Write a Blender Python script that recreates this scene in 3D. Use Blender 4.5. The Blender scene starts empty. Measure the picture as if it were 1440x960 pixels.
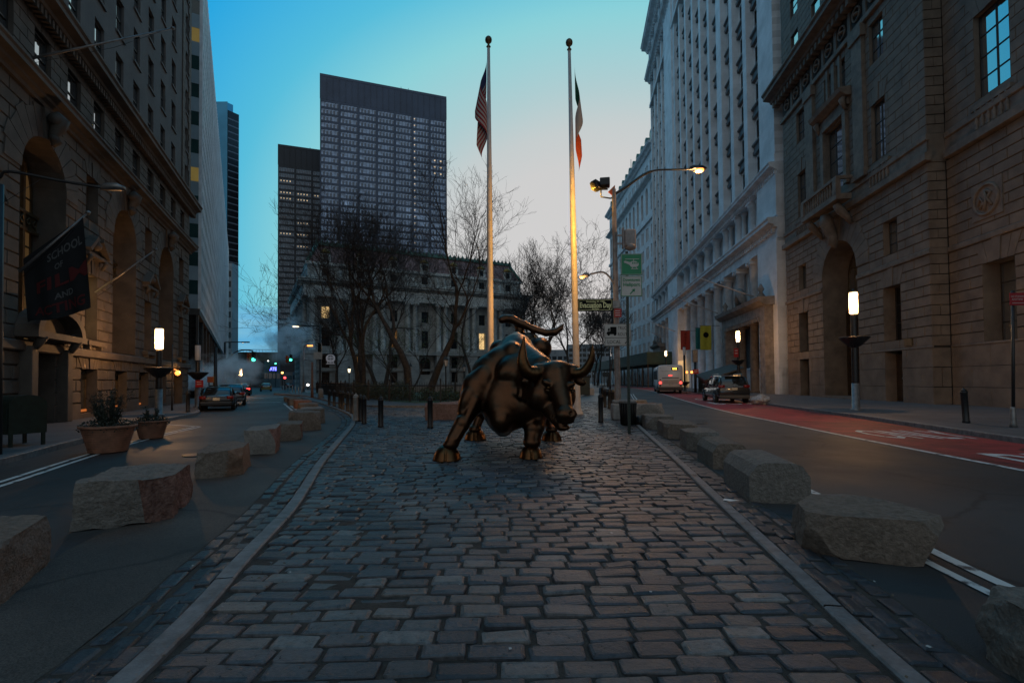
import bpy, bmesh, math, random
import numpy as np
from mathutils import Vector, Matrix, noise
random.seed(7)
SC = bpy.context.scene
COL = SC.collection
rad = math.radians
# ------------------------------------------------------------------ camera
FP, CX, CY, PITCH, ROLL, EYE = 700.0, 720.0, 519.0, rad(1.33), rad(-0.5), 1.5
cam_d = bpy.data.cameras.new('camera'); cam = bpy.data.objects.new('camera', cam_d); COL.objects.link(cam)
cam_d.sensor_width = 36; cam_d.sensor_fit = 'HORIZONTAL'; cam_d.lens = FP/1440*36
cam_d.shift_y = (CY-480)/1440; cam_d.clip_start = .05; cam_d.clip_end = 6000
cam.location = (0, 0, EYE)
cam.rotation_mode = 'QUATERNION'
cam.rotation_quaternion = (Matrix.Rotation(math.pi/2+PITCH, 4, 'X') @ Matrix.Rotation(ROLL, 4, 'Z')).to_quaternion()
SC.camera = cam
def ray(px, py):
    u = (px-CX)/FP; v = (CY-py)/FP
    x = u*math.cos(ROLL)-v*math.sin(ROLL); y = u*math.sin(ROLL)+v*math.cos(ROLL); z = -1.0
    a = math.pi/2+PITCH
    return Vector((x, y*math.cos(a)-z*math.sin(a), y*math.sin(a)+z*math.cos(a)))
def G(px, py, z=0.0):
    d = ray(px, py); t = (z-EYE)/d.z; return Vector((d.x*t, d.y*t, z))
def A(px, py, Y):
    d = ray(px, py); t = Y/d.y; return Vector((d.x*t, Y, EYE+d.z*t))
# ------------------------------------------------------------------ object helpers
def tag(o, label=None, cat=None, group=None, kind=None):
    if label: o['label'] = label
    if cat: o['category'] = cat
    if group: o['group'] = group
    if kind: o['kind'] = kind
    return o
def thing(name, label, cat, loc=(0, 0, 0), rz=0.0, group=None):
    o = bpy.data.objects.new(name, None); COL.objects.link(o); o.empty_display_size = .2
    o.location = loc; o.rotation_euler = (0, 0, rz)
    return tag(o, label, cat, group)
def kids(o): return [c for c in bpy.data.objects if c.parent == o]
def copy_tree(o, parent=None, loc=None, rz=None, label=None, scale=None):
    c = o.copy(); COL.objects.link(c); c.parent = parent
    for ch in kids(o): copy_tree(ch, c)
    if loc is not None: c.location = loc
    if rz is not None: c.rotation_euler = (0, 0, rz)
    if scale is not None: c.scale = scale
    if label: c['label'] = label
    return c
class MB:
    def __init__(s): s.v = []; s.f = []; s.m = []; s.sm = []
    def face(s, pts, mat=0, smooth=False):
        n = len(s.v); s.v.extend([tuple(p) for p in pts]); s.f.append(tuple(range(n, n+len(pts)))); s.m.append(mat); s.sm.append(smooth)
    def poly(s, verts, faces, mat=0, smooth=False):
        n = len(s.v); s.v.extend([tuple(p) for p in verts])
        for f in faces: s.f.append(tuple(n+i for i in f)); s.m.append(mat); s.sm.append(smooth)
    def box(s, x0, x1, y0, y1, z0, z1, mat=0, M=None):
        vs = [(x0,y0,z0),(x1,y0,z0),(x1,y1,z0),(x0,y1,z0),(x0,y0,z1),(x1,y0,z1),(x1,y1,z1),(x0,y1,z1)]
        if M is not None: vs = [M @ Vector(p) for p in vs]
        s.poly(vs, [(0,3,2,1),(4,5,6,7),(0,1,5,4),(1,2,6,5),(2,3,7,6),(3,0,4,7)], mat)
    def cbox(s, c, sx, sy, sz, mat=0, bev=0.0, M=None):
        # box with chamfered edges all round
        x, y, z = c; hx, hy, hz = sx/2, sy/2, sz/2
        if bev <= 0:
            return s.box(x-hx, x+hx, y-hy, y+hy, z-hz, z+hz, mat, M)
        b = min(bev, hx*.9, hy*.9, hz*.9)
        bm = bmesh.new(); bmesh.ops.create_cube(bm, size=1)
        for v in bm.verts: v.co = Vector((v.co.x*sx, v.co.y*sy, v.co.z*sz))
        bmesh.ops.bevel(bm, geom=list(bm.edges), offset=b, segments=2, affect='EDGES', profile=.5)
        vs = [v.co+Vector(c) for v in bm.verts]
        if M is not None: vs = [M @ p for p in vs]
        s.poly(vs, [[v.index for v in f.verts] for f in bm.faces] if False else s._bf(bm), mat); bm.free()
    def _bf(s, bm):
        bm.verts.index_update(); return [[v.index for v in f.verts] for f in bm.faces]
    def prism(s, prof, x0, x1, mat=0, axis='x'):
        # profile is a list of (y,z); extruded along x
        n = len(prof)
        if axis == 'x': a = [(x0, p[0], p[1]) for p in prof]; b = [(x1, p[0], p[1]) for p in prof]
        else: a = [(p[0], x0, p[1]) for p in prof]; b = [(p[0], x1, p[1]) for p in prof]
        vs = a+b; fs = [(i, (i+1) % n, n+(i+1) % n, n+i) for i in range(n)]+[tuple(range(n))[::-1], tuple(range(n, 2*n))]
        s.poly(vs, fs, mat)
    def vprism(s, poly, z0, z1, mat=0):
        n = len(poly); vs = [(p[0], p[1], z0) for p in poly]+[(p[0], p[1], z1) for p in poly]
        s.poly(vs, [(i, (i+1) % n, n+(i+1) % n, n+i) for i in range(n)]+[tuple(range(n))[::-1], tuple(range(n, 2*n))], mat)
    def tube(s, pts, rs, n=8, mat=0, cap=True, smooth=True):
        pts = [Vector(p) for p in pts]
        if not hasattr(rs, '__len__'): rs = [rs]*len(pts)
        vs = []; up = None
        for i, p in enumerate(pts):
            d = (pts[min(i+1, len(pts)-1)]-pts[max(i-1, 0)])
            if d.length < 1e-9: d = Vector((0, 0, 1))
            d.normalize()
            if up is None:
                up = Vector((0, 0, 1)) if abs(d.z) < .9 else Vector((0, 1, 0))
            a = d.cross(up)
            if a.length < 1e-4: a = d.cross(Vector((1, 0, 0)))
            a.normalize(); b = a.cross(d); up = b
            up = b
            for k in range(n):
                t = 2*math.pi*k/n; vs.append(p+(a*math.cos(t)+b*math.sin(t))*rs[i])
        fs = []
        for i in range(len(pts)-1):
            for k in range(n): fs.append((i*n+k, i*n+(k+1) % n, (i+1)*n+(k+1) % n, (i+1)*n+k))
        if cap: fs.append(tuple(range(n))[::-1]); fs.append(tuple(range((len(pts)-1)*n, len(pts)*n)))
        s.poly(vs, fs, mat, smooth)
    def cyl(s, c, r, z0, z1, n=16, mat=0, r2=None):
        s.tube([(c[0], c[1], z0), (c[0], c[1], z1)], [r, r if r2 is None else r2], n, mat)
    def lathe(s, c, prof, n=20, mat=0, smooth=True):
        vs = []
        for r, z in prof:
            for k in range(n):
                t = 2*math.pi*k/n; vs.append((c[0]+r*math.cos(t), c[1]+r*math.sin(t), (c[2] if len(c) > 2 else 0)+z))
        fs = [(i*n+k, i*n+(k+1) % n, (i+1)*n+(k+1) % n, (i+1)*n+k) for i in range(len(prof)-1) for k in range(n)]
        fs.append(tuple(range(n))[::-1]); fs.append(tuple(range((len(prof)-1)*n, len(prof)*n)))
        s.poly(vs, fs, mat, smooth)
    def loft(s, rings, mat=0, smooth=True, cap=True):
        n = len(rings[0]); vs = [p for r in rings for p in r]
        fs = [(i*n+k, i*n+(k+1) % n, (i+1)*n+(k+1) % n, (i+1)*n+k) for i in range(len(rings)-1) for k in range(n)]
        if cap: fs.append(tuple(range(n))[::-1]); fs.append(tuple(range((len(rings)-1)*n, len(rings)*n)))
        s.poly(vs, fs, mat, smooth)
    def mesh(s, name, mats, recalc=True):
        me = bpy.data.meshes.new(name); me.from_pydata(s.v, [], s.f)
        for m in mats: me.materials.append(m)
        me.polygons.foreach_set('material_index', s.m); me.polygons.foreach_set('use_smooth', s.sm)
        if recalc and len(s.f) < 60000:
            bm = bmesh.new(); bm.from_mesh(me); bmesh.ops.recalc_face_normals(bm, faces=bm.faces); bm.to_mesh(me); bm.free()
        me.update(); return me
    def build(s, name, mats, parent=None, loc=None, rz=None, recalc=True):
        if not isinstance(mats, (list, tuple)): mats = [mats]
        o = bpy.data.objects.new(name, s.mesh(name, mats, recalc)); COL.objects.link(o); o.parent = parent
        if loc is not None: o.location = loc
        if rz is not None: o.rotation_euler = (0, 0, rz)
        return o
def link(name, me, parent=None, loc=(0, 0, 0), rz=0.0):
    o = bpy.data.objects.new(name, me); COL.objects.link(o); o.parent = parent; o.location = loc; o.rotation_euler = (0, 0, rz); return o
def structure(name, mb, mats, recalc=True):
    o = mb.build(name, mats, recalc=recalc); o['kind'] = 'structure'; return o
def text_mb(mb, txt, xc, zc, h, mat=0, y=-.004, wscale=1.0, maxw=None, align='CENTER', bold=.0, flat=False):
    cu = bpy.data.curves.new('t', 'FONT'); cu.body = txt; cu.align_x = align; cu.align_y = 'CENTER'; cu.size = h*1.38; cu.offset = bold; cu.resolution_u = 2
    o = bpy.data.objects.new('t', cu); COL.objects.link(o)
    dg = bpy.context.evaluated_depsgraph_get(); me = bpy.data.meshes.new_from_object(o.evaluated_get(dg))
    if maxw:
        xs = [v.co.x for v in me.vertices]; w = max(xs)-min(xs)
        wscale = min(wscale, maxw/w) if w > 0 else wscale
    if flat: vs = [(xc+v.co.x*wscale, zc+v.co.y, y) for v in me.vertices]
    else: vs = [(xc+v.co.x*wscale, y, zc+v.co.y) for v in me.vertices]
    mb.poly(vs, [tuple(p.vertices) for p in me.polygons], mat)
    bpy.data.objects.remove(o); bpy.data.curves.remove(cu); bpy.data.meshes.remove(me)
# ------------------------------------------------------------------ materials
def lin(c): return tuple((x/255/12.92 if x/255 <= .04045 else ((x/255+.055)/1.055)**2.4) for x in c)
def mat(name, col, rough=.6, metal=0.0, var=0.25, scale=3.0, bump=.0, bscale=20.0, emit=None, es=0.0, spec=.5, coat=0.0, col2=None, detail=6.0, rvar=0.0, stretch=None, bdist=.02):
    m = bpy.data.materials.new(name); m.use_nodes = True; nt = m.node_tree; b = nt.nodes['Principled BSDF']
    b.inputs['Roughness'].default_value = rough; b.inputs['Metallic'].default_value = metal; b.inputs['Specular IOR Level'].default_value = spec
    b.inputs['Coat Weight'].default_value = coat
    b.inputs['Base Color'].default_value = (*col, 1)
    tc = nt.nodes.new('ShaderNodeTexCoord'); mp = nt.nodes.new('ShaderNodeMapping'); nt.links.new(tc.outputs['Object'], mp.inputs['Vector'])
    if stretch: mp.inputs['Scale'].default_value = stretch
    if var > 0:
        n = nt.nodes.new('ShaderNodeTexNoise'); n.inputs['Scale'].default_value = scale; n.inputs['Detail'].default_value = detail; n.inputs['Roughness'].default_value = .62
        nt.links.new(mp.outputs[0], n.inputs['Vector'])
        r = nt.nodes.new('ShaderNodeValToRGB'); c2 = col2 if col2 else tuple(min(1, x*(1+var)) for x in col)
        c1 = col if col2 else tuple(x*(1-var) for x in col)
        r.color_ramp.elements[0].position = .35; r.color_ramp.elements[1].position = .65
        r.color_ramp.elements[0].color = (*c1, 1); r.color_ramp.elements[1].color = (*c2, 1)
        nt.links.new(n.outputs['Fac'], r.inputs['Fac']); nt.links.new(r.outputs['Color'], b.inputs['Base Color'])
        if rvar > 0:
            mr = nt.nodes.new('ShaderNodeMapRange'); mr.inputs['To Min'].default_value = rough-rvar; mr.inputs['To Max'].default_value = rough+rvar
            mr.inputs['From Min'].default_value = .3; mr.inputs['From Max'].default_value = .7
            nt.links.new(n.outputs['Fac'], mr.inputs['Value']); nt.links.new(mr.outputs[0], b.inputs['Roughness'])
    if bump > 0:
        n2 = nt.nodes.new('ShaderNodeTexNoise'); n2.inputs['Scale'].default_value = bscale; n2.inputs['Detail'].default_value = 8; n2.inputs['Roughness'].default_value = .6
        nt.links.new(mp.outputs[0], n2.inputs['Vector'])
        bp = nt.nodes.new('ShaderNodeBump'); bp.inputs['Strength'].default_value = bump; bp.inputs['Distance'].default_value = bdist
        nt.links.new(n2.outputs['Fac'], bp.inputs['Height']); nt.links.new(bp.outputs[0], b.inputs['Normal'])
    if emit:
        b.inputs['Emission Color'].default_value = (*emit, 1); b.inputs['Emission Strength'].default_value = es
    return m

def brickify(m, bw, bh, mortar=.012, dark=.45, axis='xz', bump=.5, noise_var=.12):
    """course the material of a wall: the joints are darker mortar, blocks vary a little"""
    nt = m.node_tree; b = nt.nodes['Principled BSDF']
    tc = nt.nodes.new('ShaderNodeTexCoord'); sp = nt.nodes.new('ShaderNodeSeparateXYZ'); cb = nt.nodes.new('ShaderNodeCombineXYZ')
    nt.links.new(tc.outputs['Object'], sp.inputs[0])
    if axis == 'xz': nt.links.new(sp.outputs['X'], cb.inputs['X']); nt.links.new(sp.outputs['Z'], cb.inputs['Y'])
    elif axis == 'sum':
        ad = nt.nodes.new('ShaderNodeMath'); nt.links.new(sp.outputs['X'], ad.inputs[0]); nt.links.new(sp.outputs['Y'], ad.inputs[1])
        nt.links.new(ad.outputs[0], cb.inputs['X']); nt.links.new(sp.outputs['Z'], cb.inputs['Y'])
    else: nt.links.new(sp.outputs['X'], cb.inputs['X']); nt.links.new(sp.outputs['Y'], cb.inputs['Y'])
    br = nt.nodes.new('ShaderNodeTexBrick'); br.inputs['Scale'].default_value = 1; br.inputs['Brick Width'].default_value = bw; br.inputs['Row Height'].default_value = bh
    br.inputs['Mortar Size'].default_value = mortar; br.inputs['Mortar Smooth'].default_value = .3
    nt.links.new(cb.outputs[0], br.inputs['Vector'])
    br.inputs['Color1'].default_value = (1-noise_var, 1-noise_var, 1-noise_var, 1); br.inputs['Color2'].default_value = (1+noise_var, 1+noise_var, 1+noise_var, 1)
    br.inputs['Mortar'].default_value = (dark, dark, dark, 1)
    mx = nt.nodes.new('ShaderNodeMix'); mx.data_type = 'RGBA'; mx.blend_type = 'MULTIPLY'; mx.inputs['Factor'].default_value = 1
    src = b.inputs['Base Color'].links[0].from_socket if b.inputs['Base Color'].links else None
    if src: nt.links.new(src, mx.inputs['A'])
    else: mx.inputs['A'].default_value = b.inputs['Base Color'].default_value
    nt.links.new(br.outputs['Color'], mx.inputs['B']); nt.links.new(mx.outputs['Result'], b.inputs['Base Color'])
    if bump > 0:
        inv = nt.nodes.new('ShaderNodeMath'); inv.operation = 'SUBTRACT'; inv.inputs[0].default_value = 1; nt.links.new(br.outputs['Fac'], inv.inputs[1])
        bp = nt.nodes.new('ShaderNodeBump'); bp.inputs['Strength'].default_value = bump; bp.inputs['Distance'].default_value = .02
        nt.links.new(inv.outputs[0], bp.inputs['Height'])
        if b.inputs['Normal'].links: nt.links.new(b.inputs['Normal'].links[0].from_socket, bp.inputs['Normal'])
        nt.links.new(bp.outputs[0], b.inputs['Normal'])
    return m
M = {}
M['asphalt'] = mat('asphalt', (.029, .028, .028), .62, var=.22, scale=.7, bump=.35, bscale=90, rvar=.1, bdist=.01)
def worn_road(m, crack=.45):
    nt = m.node_tree; b = nt.nodes['Principled BSDF']; src = b.inputs['Base Color'].links[0].from_socket
    tc = nt.nodes.new('ShaderNodeTexCoord'); ds = nt.nodes.new('ShaderNodeTexNoise'); ds.inputs['Scale'].default_value = 1.3; ds.inputs['Detail'].default_value = 5
    nt.links.new(tc.outputs['Object'], ds.inputs['Vector']); ad = nt.nodes.new('ShaderNodeMix'); ad.data_type = 'VECTOR'; ad.inputs['Factor'].default_value = .35
    nt.links.new(tc.outputs['Object'], ad.inputs['A']); nt.links.new(ds.outputs['Color'], ad.inputs['B'])
    v = nt.nodes.new('ShaderNodeTexVoronoi'); v.feature = 'DISTANCE_TO_EDGE'; v.inputs['Scale'].default_value = .42; nt.links.new(ad.outputs['Result'], v.inputs['Vector'])
    r = nt.nodes.new('ShaderNodeMapRange'); r.inputs['From Min'].default_value = .004; r.inputs['From Max'].default_value = .012; r.inputs['To Min'].default_value = crack; r.inputs['To Max'].default_value = 1; nt.links.new(v.outputs['Distance'], r.inputs['Value'])
    n = nt.nodes.new('ShaderNodeTexNoise'); n.inputs['Scale'].default_value = .16; n.inputs['Detail'].default_value = 3; nt.links.new(tc.outputs['Object'], n.inputs['Vector'])
    r2 = nt.nodes.new('ShaderNodeMapRange'); r2.inputs['From Min'].default_value = .4; r2.inputs['From Max'].default_value = .6; r2.inputs['To Min'].default_value = .72; r2.inputs['To Max'].default_value = 1.35; nt.links.new(n.outputs['Fac'], r2.inputs['Value'])
    g = nt.nodes.new('ShaderNodeTexNoise'); g.inputs['Scale'].default_value = 130; g.inputs['Detail'].default_value = 2; nt.links.new(tc.outputs['Object'], g.inputs['Vector'])
    r3 = nt.nodes.new('ShaderNodeMapRange'); r3.inputs['From Min'].default_value = .35; r3.inputs['From Max'].default_value = .7; r3.inputs['To Min'].default_value = .45; r3.inputs['To Max'].default_value = 2.1; nt.links.new(g.outputs['Fac'], r3.inputs['Value'])
    m1 = nt.nodes.new('ShaderNodeMath'); m1.operation = 'MULTIPLY'; nt.links.new(r.outputs[0], m1.inputs[0]); nt.links.new(r2.outputs[0], m1.inputs[1])
    m2 = nt.nodes.new('ShaderNodeMath'); m2.operation = 'MULTIPLY'; nt.links.new(m1.outputs[0], m2.inputs[0]); nt.links.new(r3.outputs[0], m2.inputs[1])
    mx = nt.nodes.new('ShaderNodeMix'); mx.data_type = 'RGBA'; mx.blend_type = 'MULTIPLY'; mx.inputs['Factor'].default_value = 1; nt.links.new(src, mx.inputs['A']); nt.links.new(m2.outputs[0], mx.inputs['B']); nt.links.new(mx.outputs['Result'], b.inputs['Base Color']); return m
worn_road(M['asphalt'])
M['asphalt_old'] = mat('asphalt_old', (.044, .036, .030), .7, var=.2, scale=1.2, bump=.4, bscale=90, bdist=.01)
M['redlane'] = mat('red_bus_lane_paint', (.20, .017, .018), .65, var=.35, scale=1.6, bump=.3, bscale=80, bdist=.01)
M['paint'] = mat('road_paint', (.06, .06, .06), .6, var=.3, scale=5, col2=(.56, .56, .54), bump=.2, bscale=60, bdist=.01)
worn_road(M['redlane'], .3); worn_road(M['asphalt_old'])
pr_ = [n for n in M['paint'].node_tree.nodes if n.type == 'VALTORGB'][0]; pr_.color_ramp.elements[0].position = .36; pr_.color_ramp.elements[1].position = .45
M['walk'] = brickify(mat('pavement_slabs', (.085, .086, .090), .7, var=.2, scale=.9, bump=.25, bscale=50, bdist=.01), 1.5, 1.5, .02, .5, 'xy', .3, .06)
M['kerbstone'] = mat('kerb_granite', (.125, .13, .135), .55, var=.35, scale=9, bump=.5, bscale=60, bdist=.01)
M['joint'] = mat('paving_joint_sand', (.040, .035, .029), .9, var=.4, scale=14, bump=.8, bscale=70)
M['stoneL'] = mat('dark_limestone', (.095, .076, .060), .75, var=.28, scale=1.1, bump=.35, bscale=25)
M['stoneL2'] = mat('dark_limestone_upper', (.10, .09, .08), .8, var=.16, scale=.8, bump=.2, bscale=30)
M['stoneR'] = mat('brown_limestone', (.150, .116, .088), .72, var=.26, scale=1.0, bump=.35, bscale=25)
M['stoneRtrim'] = mat('brown_limestone_trim', (.150, .118, .092), .7, var=.3, scale=2, bump=.3, bscale=30)
M['groove'] = mat('stone_joint', (.035, .028, .023), .9, var=.3, scale=3)
M['white_stone'] = brickify(mat('pale_stone', (.64, .66, .68), .7, var=.14, scale=.5, bump=.25, bscale=20), 1.4, .6, .008, .8, 'xz', .15, .04)
M['white_trim'] = mat('pale_stone_trim', (.58, .60, .62), .7, var=.2, scale=.8, bump=.3, bscale=18)
M['spandrel'] = mat('dark_spandrel', (.12, .125, .13), .6, var=.3, scale=1.5)
M['glass'] = mat('window_glass', (.52, .55, .57), .04, .95, var=.0, spec=1.0)
M['glass'].node_tree.nodes['Principled BSDF'].inputs['IOR'].default_value = 2.0
M['glass_dark'] = mat('dark_glass', (.010, .011, .013), .18, var=.3, scale=.4, spec=.35)
M['glass_warm'] = mat('window_glass_warm', (.03, .022, .012), .15, var=0, emit=(1, .55, .2), es=.05)
M['glass_lit'] = mat('lit_window', (.2, .15, .08), .3, var=0, emit=(1, .66, .28), es=.9)
M['glass_amber'] = mat('amber_lit_door', (.2, .12, .05), .4, var=0, emit=(1, .45, .12), es=.16)
M['glass_green'] = mat('green_tinted_glass', (.012, .045, .045), .12, var=.3, scale=.2, spec=.8)
M['frame'] = mat('window_frame_dark', (.03, .028, .026), .5, var=.2)
M['frame_bronze'] = mat('window_frame_bronze', (.10, .07, .035), .45, .4, var=.3)
M['wood'] = mat('old_oak_door', (.045, .028, .016), .55, var=.4, scale=6, stretch=(6, 6, .6))
M['black'] = mat('black_iron', (.012, .012, .013), .42, .0, var=.3, scale=12, bump=.15, bscale=60)
M['greenblack'] = mat('dark_green_paint', (.008, .02, .015), .4, var=.3, scale=8)
M['steel'] = mat('galvanised_steel', (.22, .215, .21), .45, .6, var=.25, scale=6)
M['polewhite'] = mat('white_pole_paint', (.48, .44, .42), .42, .0, var=.10, scale=4)
M['signpole'] = mat('weathered_grey_pole', (.23, .20, .19), .5, .2, var=.3, scale=5)
M['rubber'] = mat('tyre_rubber', (.012, .012, .012), .8, var=.2)
M['alloy'] = mat('wheel_alloy', (.3, .3, .31), .35, .9, var=.1)
M['lamp_white'] = mat('lit_lamp_glass', (.8, .75, .6), .4, var=0, emit=(1, .80, .52), es=3.2)
def frosted(m, f=.5):
    nt = m.node_tree; out = nt.nodes['Material Output']; b = nt.nodes['Principled BSDF']; t = nt.nodes.new('ShaderNodeBsdfTransparent'); x = nt.nodes.new('ShaderNodeMixShader'); x.inputs[0].default_value = f
    nt.links.new(t.outputs[0], x.inputs[1]); nt.links.new(b.outputs[0], x.inputs[2]); nt.links.new(x.outputs[0], out.inputs['Surface'])
frosted(M['lamp_white'], .45)
M['lamp_orange'] = mat('lit_sodium_lens', (.8, .5, .2), .4, var=0, emit=(1, .30, .06), es=3.0)
M['lamp_yellow'] = mat('lit_flood_lens', (.8, .6, .1), .4, var=0, emit=(1, .62, .05), es=1.6)
M['lamp_off'] = mat('unlit_lamp_glass', (.5, .52, .55), .3, var=0)
M['terracotta'] = mat('terracotta', (.22, .10, .06), .75, var=.3, scale=5, bump=.3, bscale=40)
M['leaf'] = mat('shrub_leaf', (.03, .05, .02), .6, var=.4, scale=9)
M['leafbud'] = mat('spring_leaf', (.11, .15, .035), .6, var=.4, scale=3)
M['bark'] = mat('bark', (.055, .046, .040), .85, var=.45, scale=4, bump=.5, bscale=15)
M['twig'] = mat('twig_bark', (.040, .034, .031), .85, var=.2)
M['grass'] = mat('lawn_grass', (.035, .065, .020), .8, var=.4, scale=2.5, bump=.6, bscale=30)
M['concrete'] = mat('concrete', (.26, .25, .24), .8, var=.25, scale=4, bump=.4, bscale=40)
M['red'] = mat('red_enamel', (.42, .02, .02), .5, var=.15)
M['white'] = mat('white_enamel', (.62, .61, .58), .5, var=.08)
M['signwhite'] = mat('sign_white_sheet', (.48, .45, .42), .5, var=.1, scale=4)
M['signgreen'] = mat('sign_green_sheet', (.005, .20, .085), .45, var=.08)
M['blackpaint'] = mat('black_paint', (.004, .004, .004), .6, var=0, spec=.12)
M['yellowpaint'] = mat('sign_yellow', (.75, .58, .12), .5, var=0)
M['orange'] = mat('orange_plastic', (.55, .11, .02), .5, var=.1)
M['bagblack'] = mat('black_bag', (.01, .01, .011), .35, var=.2, bump=.6, bscale=6, bdist=.1)
# ------------------------------------------------------------------ polylines on the ground
def interp(poly, y):
    """x of a polyline (sorted by y) at y"""
    if y <= poly[0][1]:
        a, b = poly[0], poly[1]
    elif y >= poly[-1][1]:
        a, b = poly[-2], poly[-1]
    else:
        for a, b in zip(poly, poly[1:]):
            if a[1] <= y <= b[1]: break
    t = (y-a[1])/(b[1]-a[1]); return a[0]+(b[0]-a[0])*t
def smooth_poly(p, n=6):
    """Catmull-Rom through the points"""
    q = [Vector((*a, 0)) for a in p]; q = [q[0]*2-q[1]]+q+[q[-1]*2-q[-2]]; out = []
    for i in range(1, len(q)-2):
        for k in range(n):
            t = k/n; a, b, c, d = q[i-1], q[i], q[i+1], q[i+2]
            v = .5*((2*b)+(c-a)*t+(2*a-5*b+4*c-d)*t*t+(3*b-a-3*c+d)*t**3); out.append((v.x, v.y))
    out.append((q[-2].x, q[-2].y)); return out
KL = smooth_poly([(-1.35, -3), (-1.70, 0), (-1.92, 2.6), (-2.24, 4.2), (-2.62, 6), (-3.47, 9), (-4.74, 14.1), (-5.75, 18), (-7.31, 22.5), (-10.28, 28.8), (-13.8, 35.8), (-18.0, 44), (-25, 58), (-33, 74), (-44, 96)])
KR = smooth_poly([(1.40, -3), (1.68, 0), (1.93, 2.5), (2.13, 3.8), (2.45, 5.8), (3.05, 9.6), (3.90, 15.2), (4.82, 20.6), (6.0, 27), (7.3, 34), (8.5, 41), (9.5, 60), (8, 100)])
SL = smooth_poly([(-1.85, -3), (-2.2, 0), (-2.43, 2.6), (-2.76, 4.2), (-3.17, 6), (-4.02, 9), (-5.2, 14.1), (-6.2, 18), (-7.9, 22.5), (-10.9, 28.8), (-14.4, 35.8), (-18.6, 44)])
SR = smooth_poly([(1.83, -3), (2.16, 0), (2.43, 2.5), (2.66, 3.8), (2.97, 5.8), (3.5, 9.6), (4.35, 15.2), (5.3, 20.6), (6.5, 27), (7.8, 34), (9.0, 41)])
def offset(poly, d):
    out = []
    for i, p in enumerate(poly):
        a = Vector(poly[max(0, i-1)]); b = Vector(poly[min(len(poly)-1, i+1)]); t = (b-a).normalized(); out.append((p[0]+t.y*d, p[1]-t.x*d))
    return out
def strip(mb, a, b, z, mat=0):
    for i in range(len(a)-1): mb.face([(*a[i], z), (*b[i], z), (*b[i+1], z), (*a[i+1], z)], mat)
def ribbon(mb, poly, w, z, mat=0):
    strip(mb, offset(poly, -w/2), offset(poly, w/2), z, mat)
def raised(mb, a, b, z0, z1, mat=0, side=None):
    strip(mb, a, b, z1, mat)
    for p in (a, b):
        for i in range(len(p)-1): mb.face([(*p[i], z0), (*p[i+1], z0), (*p[i+1], z1), (*p[i], z1)], mat if side is None else side)
    mb.face([(*a[0], z0), (*b[0], z0), (*b[0], z1), (*a[0], z1)], mat)
g = MB()
for i in range(-8, 8):
    for j in range(-2, 14): g.face([(i*100, j*100, 0), (i*100+100, j*100, 0), (i*100+100, j*100+100, 0), (i*100, j*100+100, 0)])
structure('road', g, M['asphalt'])
# older brownish asphalt of the closed lane between cobbles and stones
lane = MB(); strip(lane, offset(SL, 0), [(x-1.15-.012*max(0, y), y) for x, y in SL], .004); structure('cycle_lane', lane, M['asphalt_old'])
# kerbs of the cobbled island
kb = MB()
def kerb(mb, poly, w, z0, z1, seglen=1.6, side=1):
    # separate stones with narrow gaps, slightly uneven
    d = 0; cur = [poly[0]]; stones = []
    dense = []
    for a, b in zip(poly, poly[1:]):
        L = (Vector(b)-Vector(a)).length; n = max(1, int(L/.4))
        for k in range(n): dense.append((a[0]+(b[0]-a[0])*k/n, a[1]+(b[1]-a[1])*k/n))
    dense.append(poly[-1]); acc = 0; cur = [dense[0]]
    for a, b in zip(dense, dense[1:]):
        L = (Vector(b)-Vector(a)).length; acc += L; cur.append(b)
        if acc > seglen*random.uniform(.8, 1.25): stones.append(cur); cur = [b]; acc = 0
    if len(cur) > 1: stones.append(cur)
    for s in stones:
        dz = random.uniform(-.006, .006); dx = random.uniform(-.006, .006)
        a0 = offset(s, -w/2+dx); b0 = offset(s, w/2+dx)
        # shorten ends a touch
        def sh(p):
            p = list(p); u = (Vector(p[1])-Vector(p[0])).normalized()*.008; v = (Vector(p[-1])-Vector(p[-2])).normalized()*.008
            p[0] = tuple(Vector(p[0])+u); p[-1] = tuple(Vector(p[-1])-v); return p
        a0 = sh(a0); b0 = sh(b0); c = .012
        a1 = offset(sh(s), -w/2+dx+c); b1 = offset(sh(s), w/2+dx-c)
        strip(mb, a1, b1, z1+dz)
        for lo, hi in ((a0, a1), (b0, b1)):
            for i in range(len(lo)-1):
                mb.face([(*lo[i], z1+dz-c), (*lo[i+1], z1+dz-c), (*hi[i+1], z1+dz), (*hi[i], z1+dz)])
                mb.face([(*lo[i], z0), (*lo[i+1], z0), (*lo[i+1], z1+dz-c), (*lo[i], z1+dz-c)])
        for lo, hi, k in ((a0, b0, 0), (a0, b0, -1)):
            mb.face([(*lo[k], z0), (*hi[k], z0), (*hi[k], z1+dz-c), (*lo[k], z1+dz-c)])
kerb(kb, KL, .14, -.02, .072); kerb(kb, KR, .12, -.02, .066)
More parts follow.
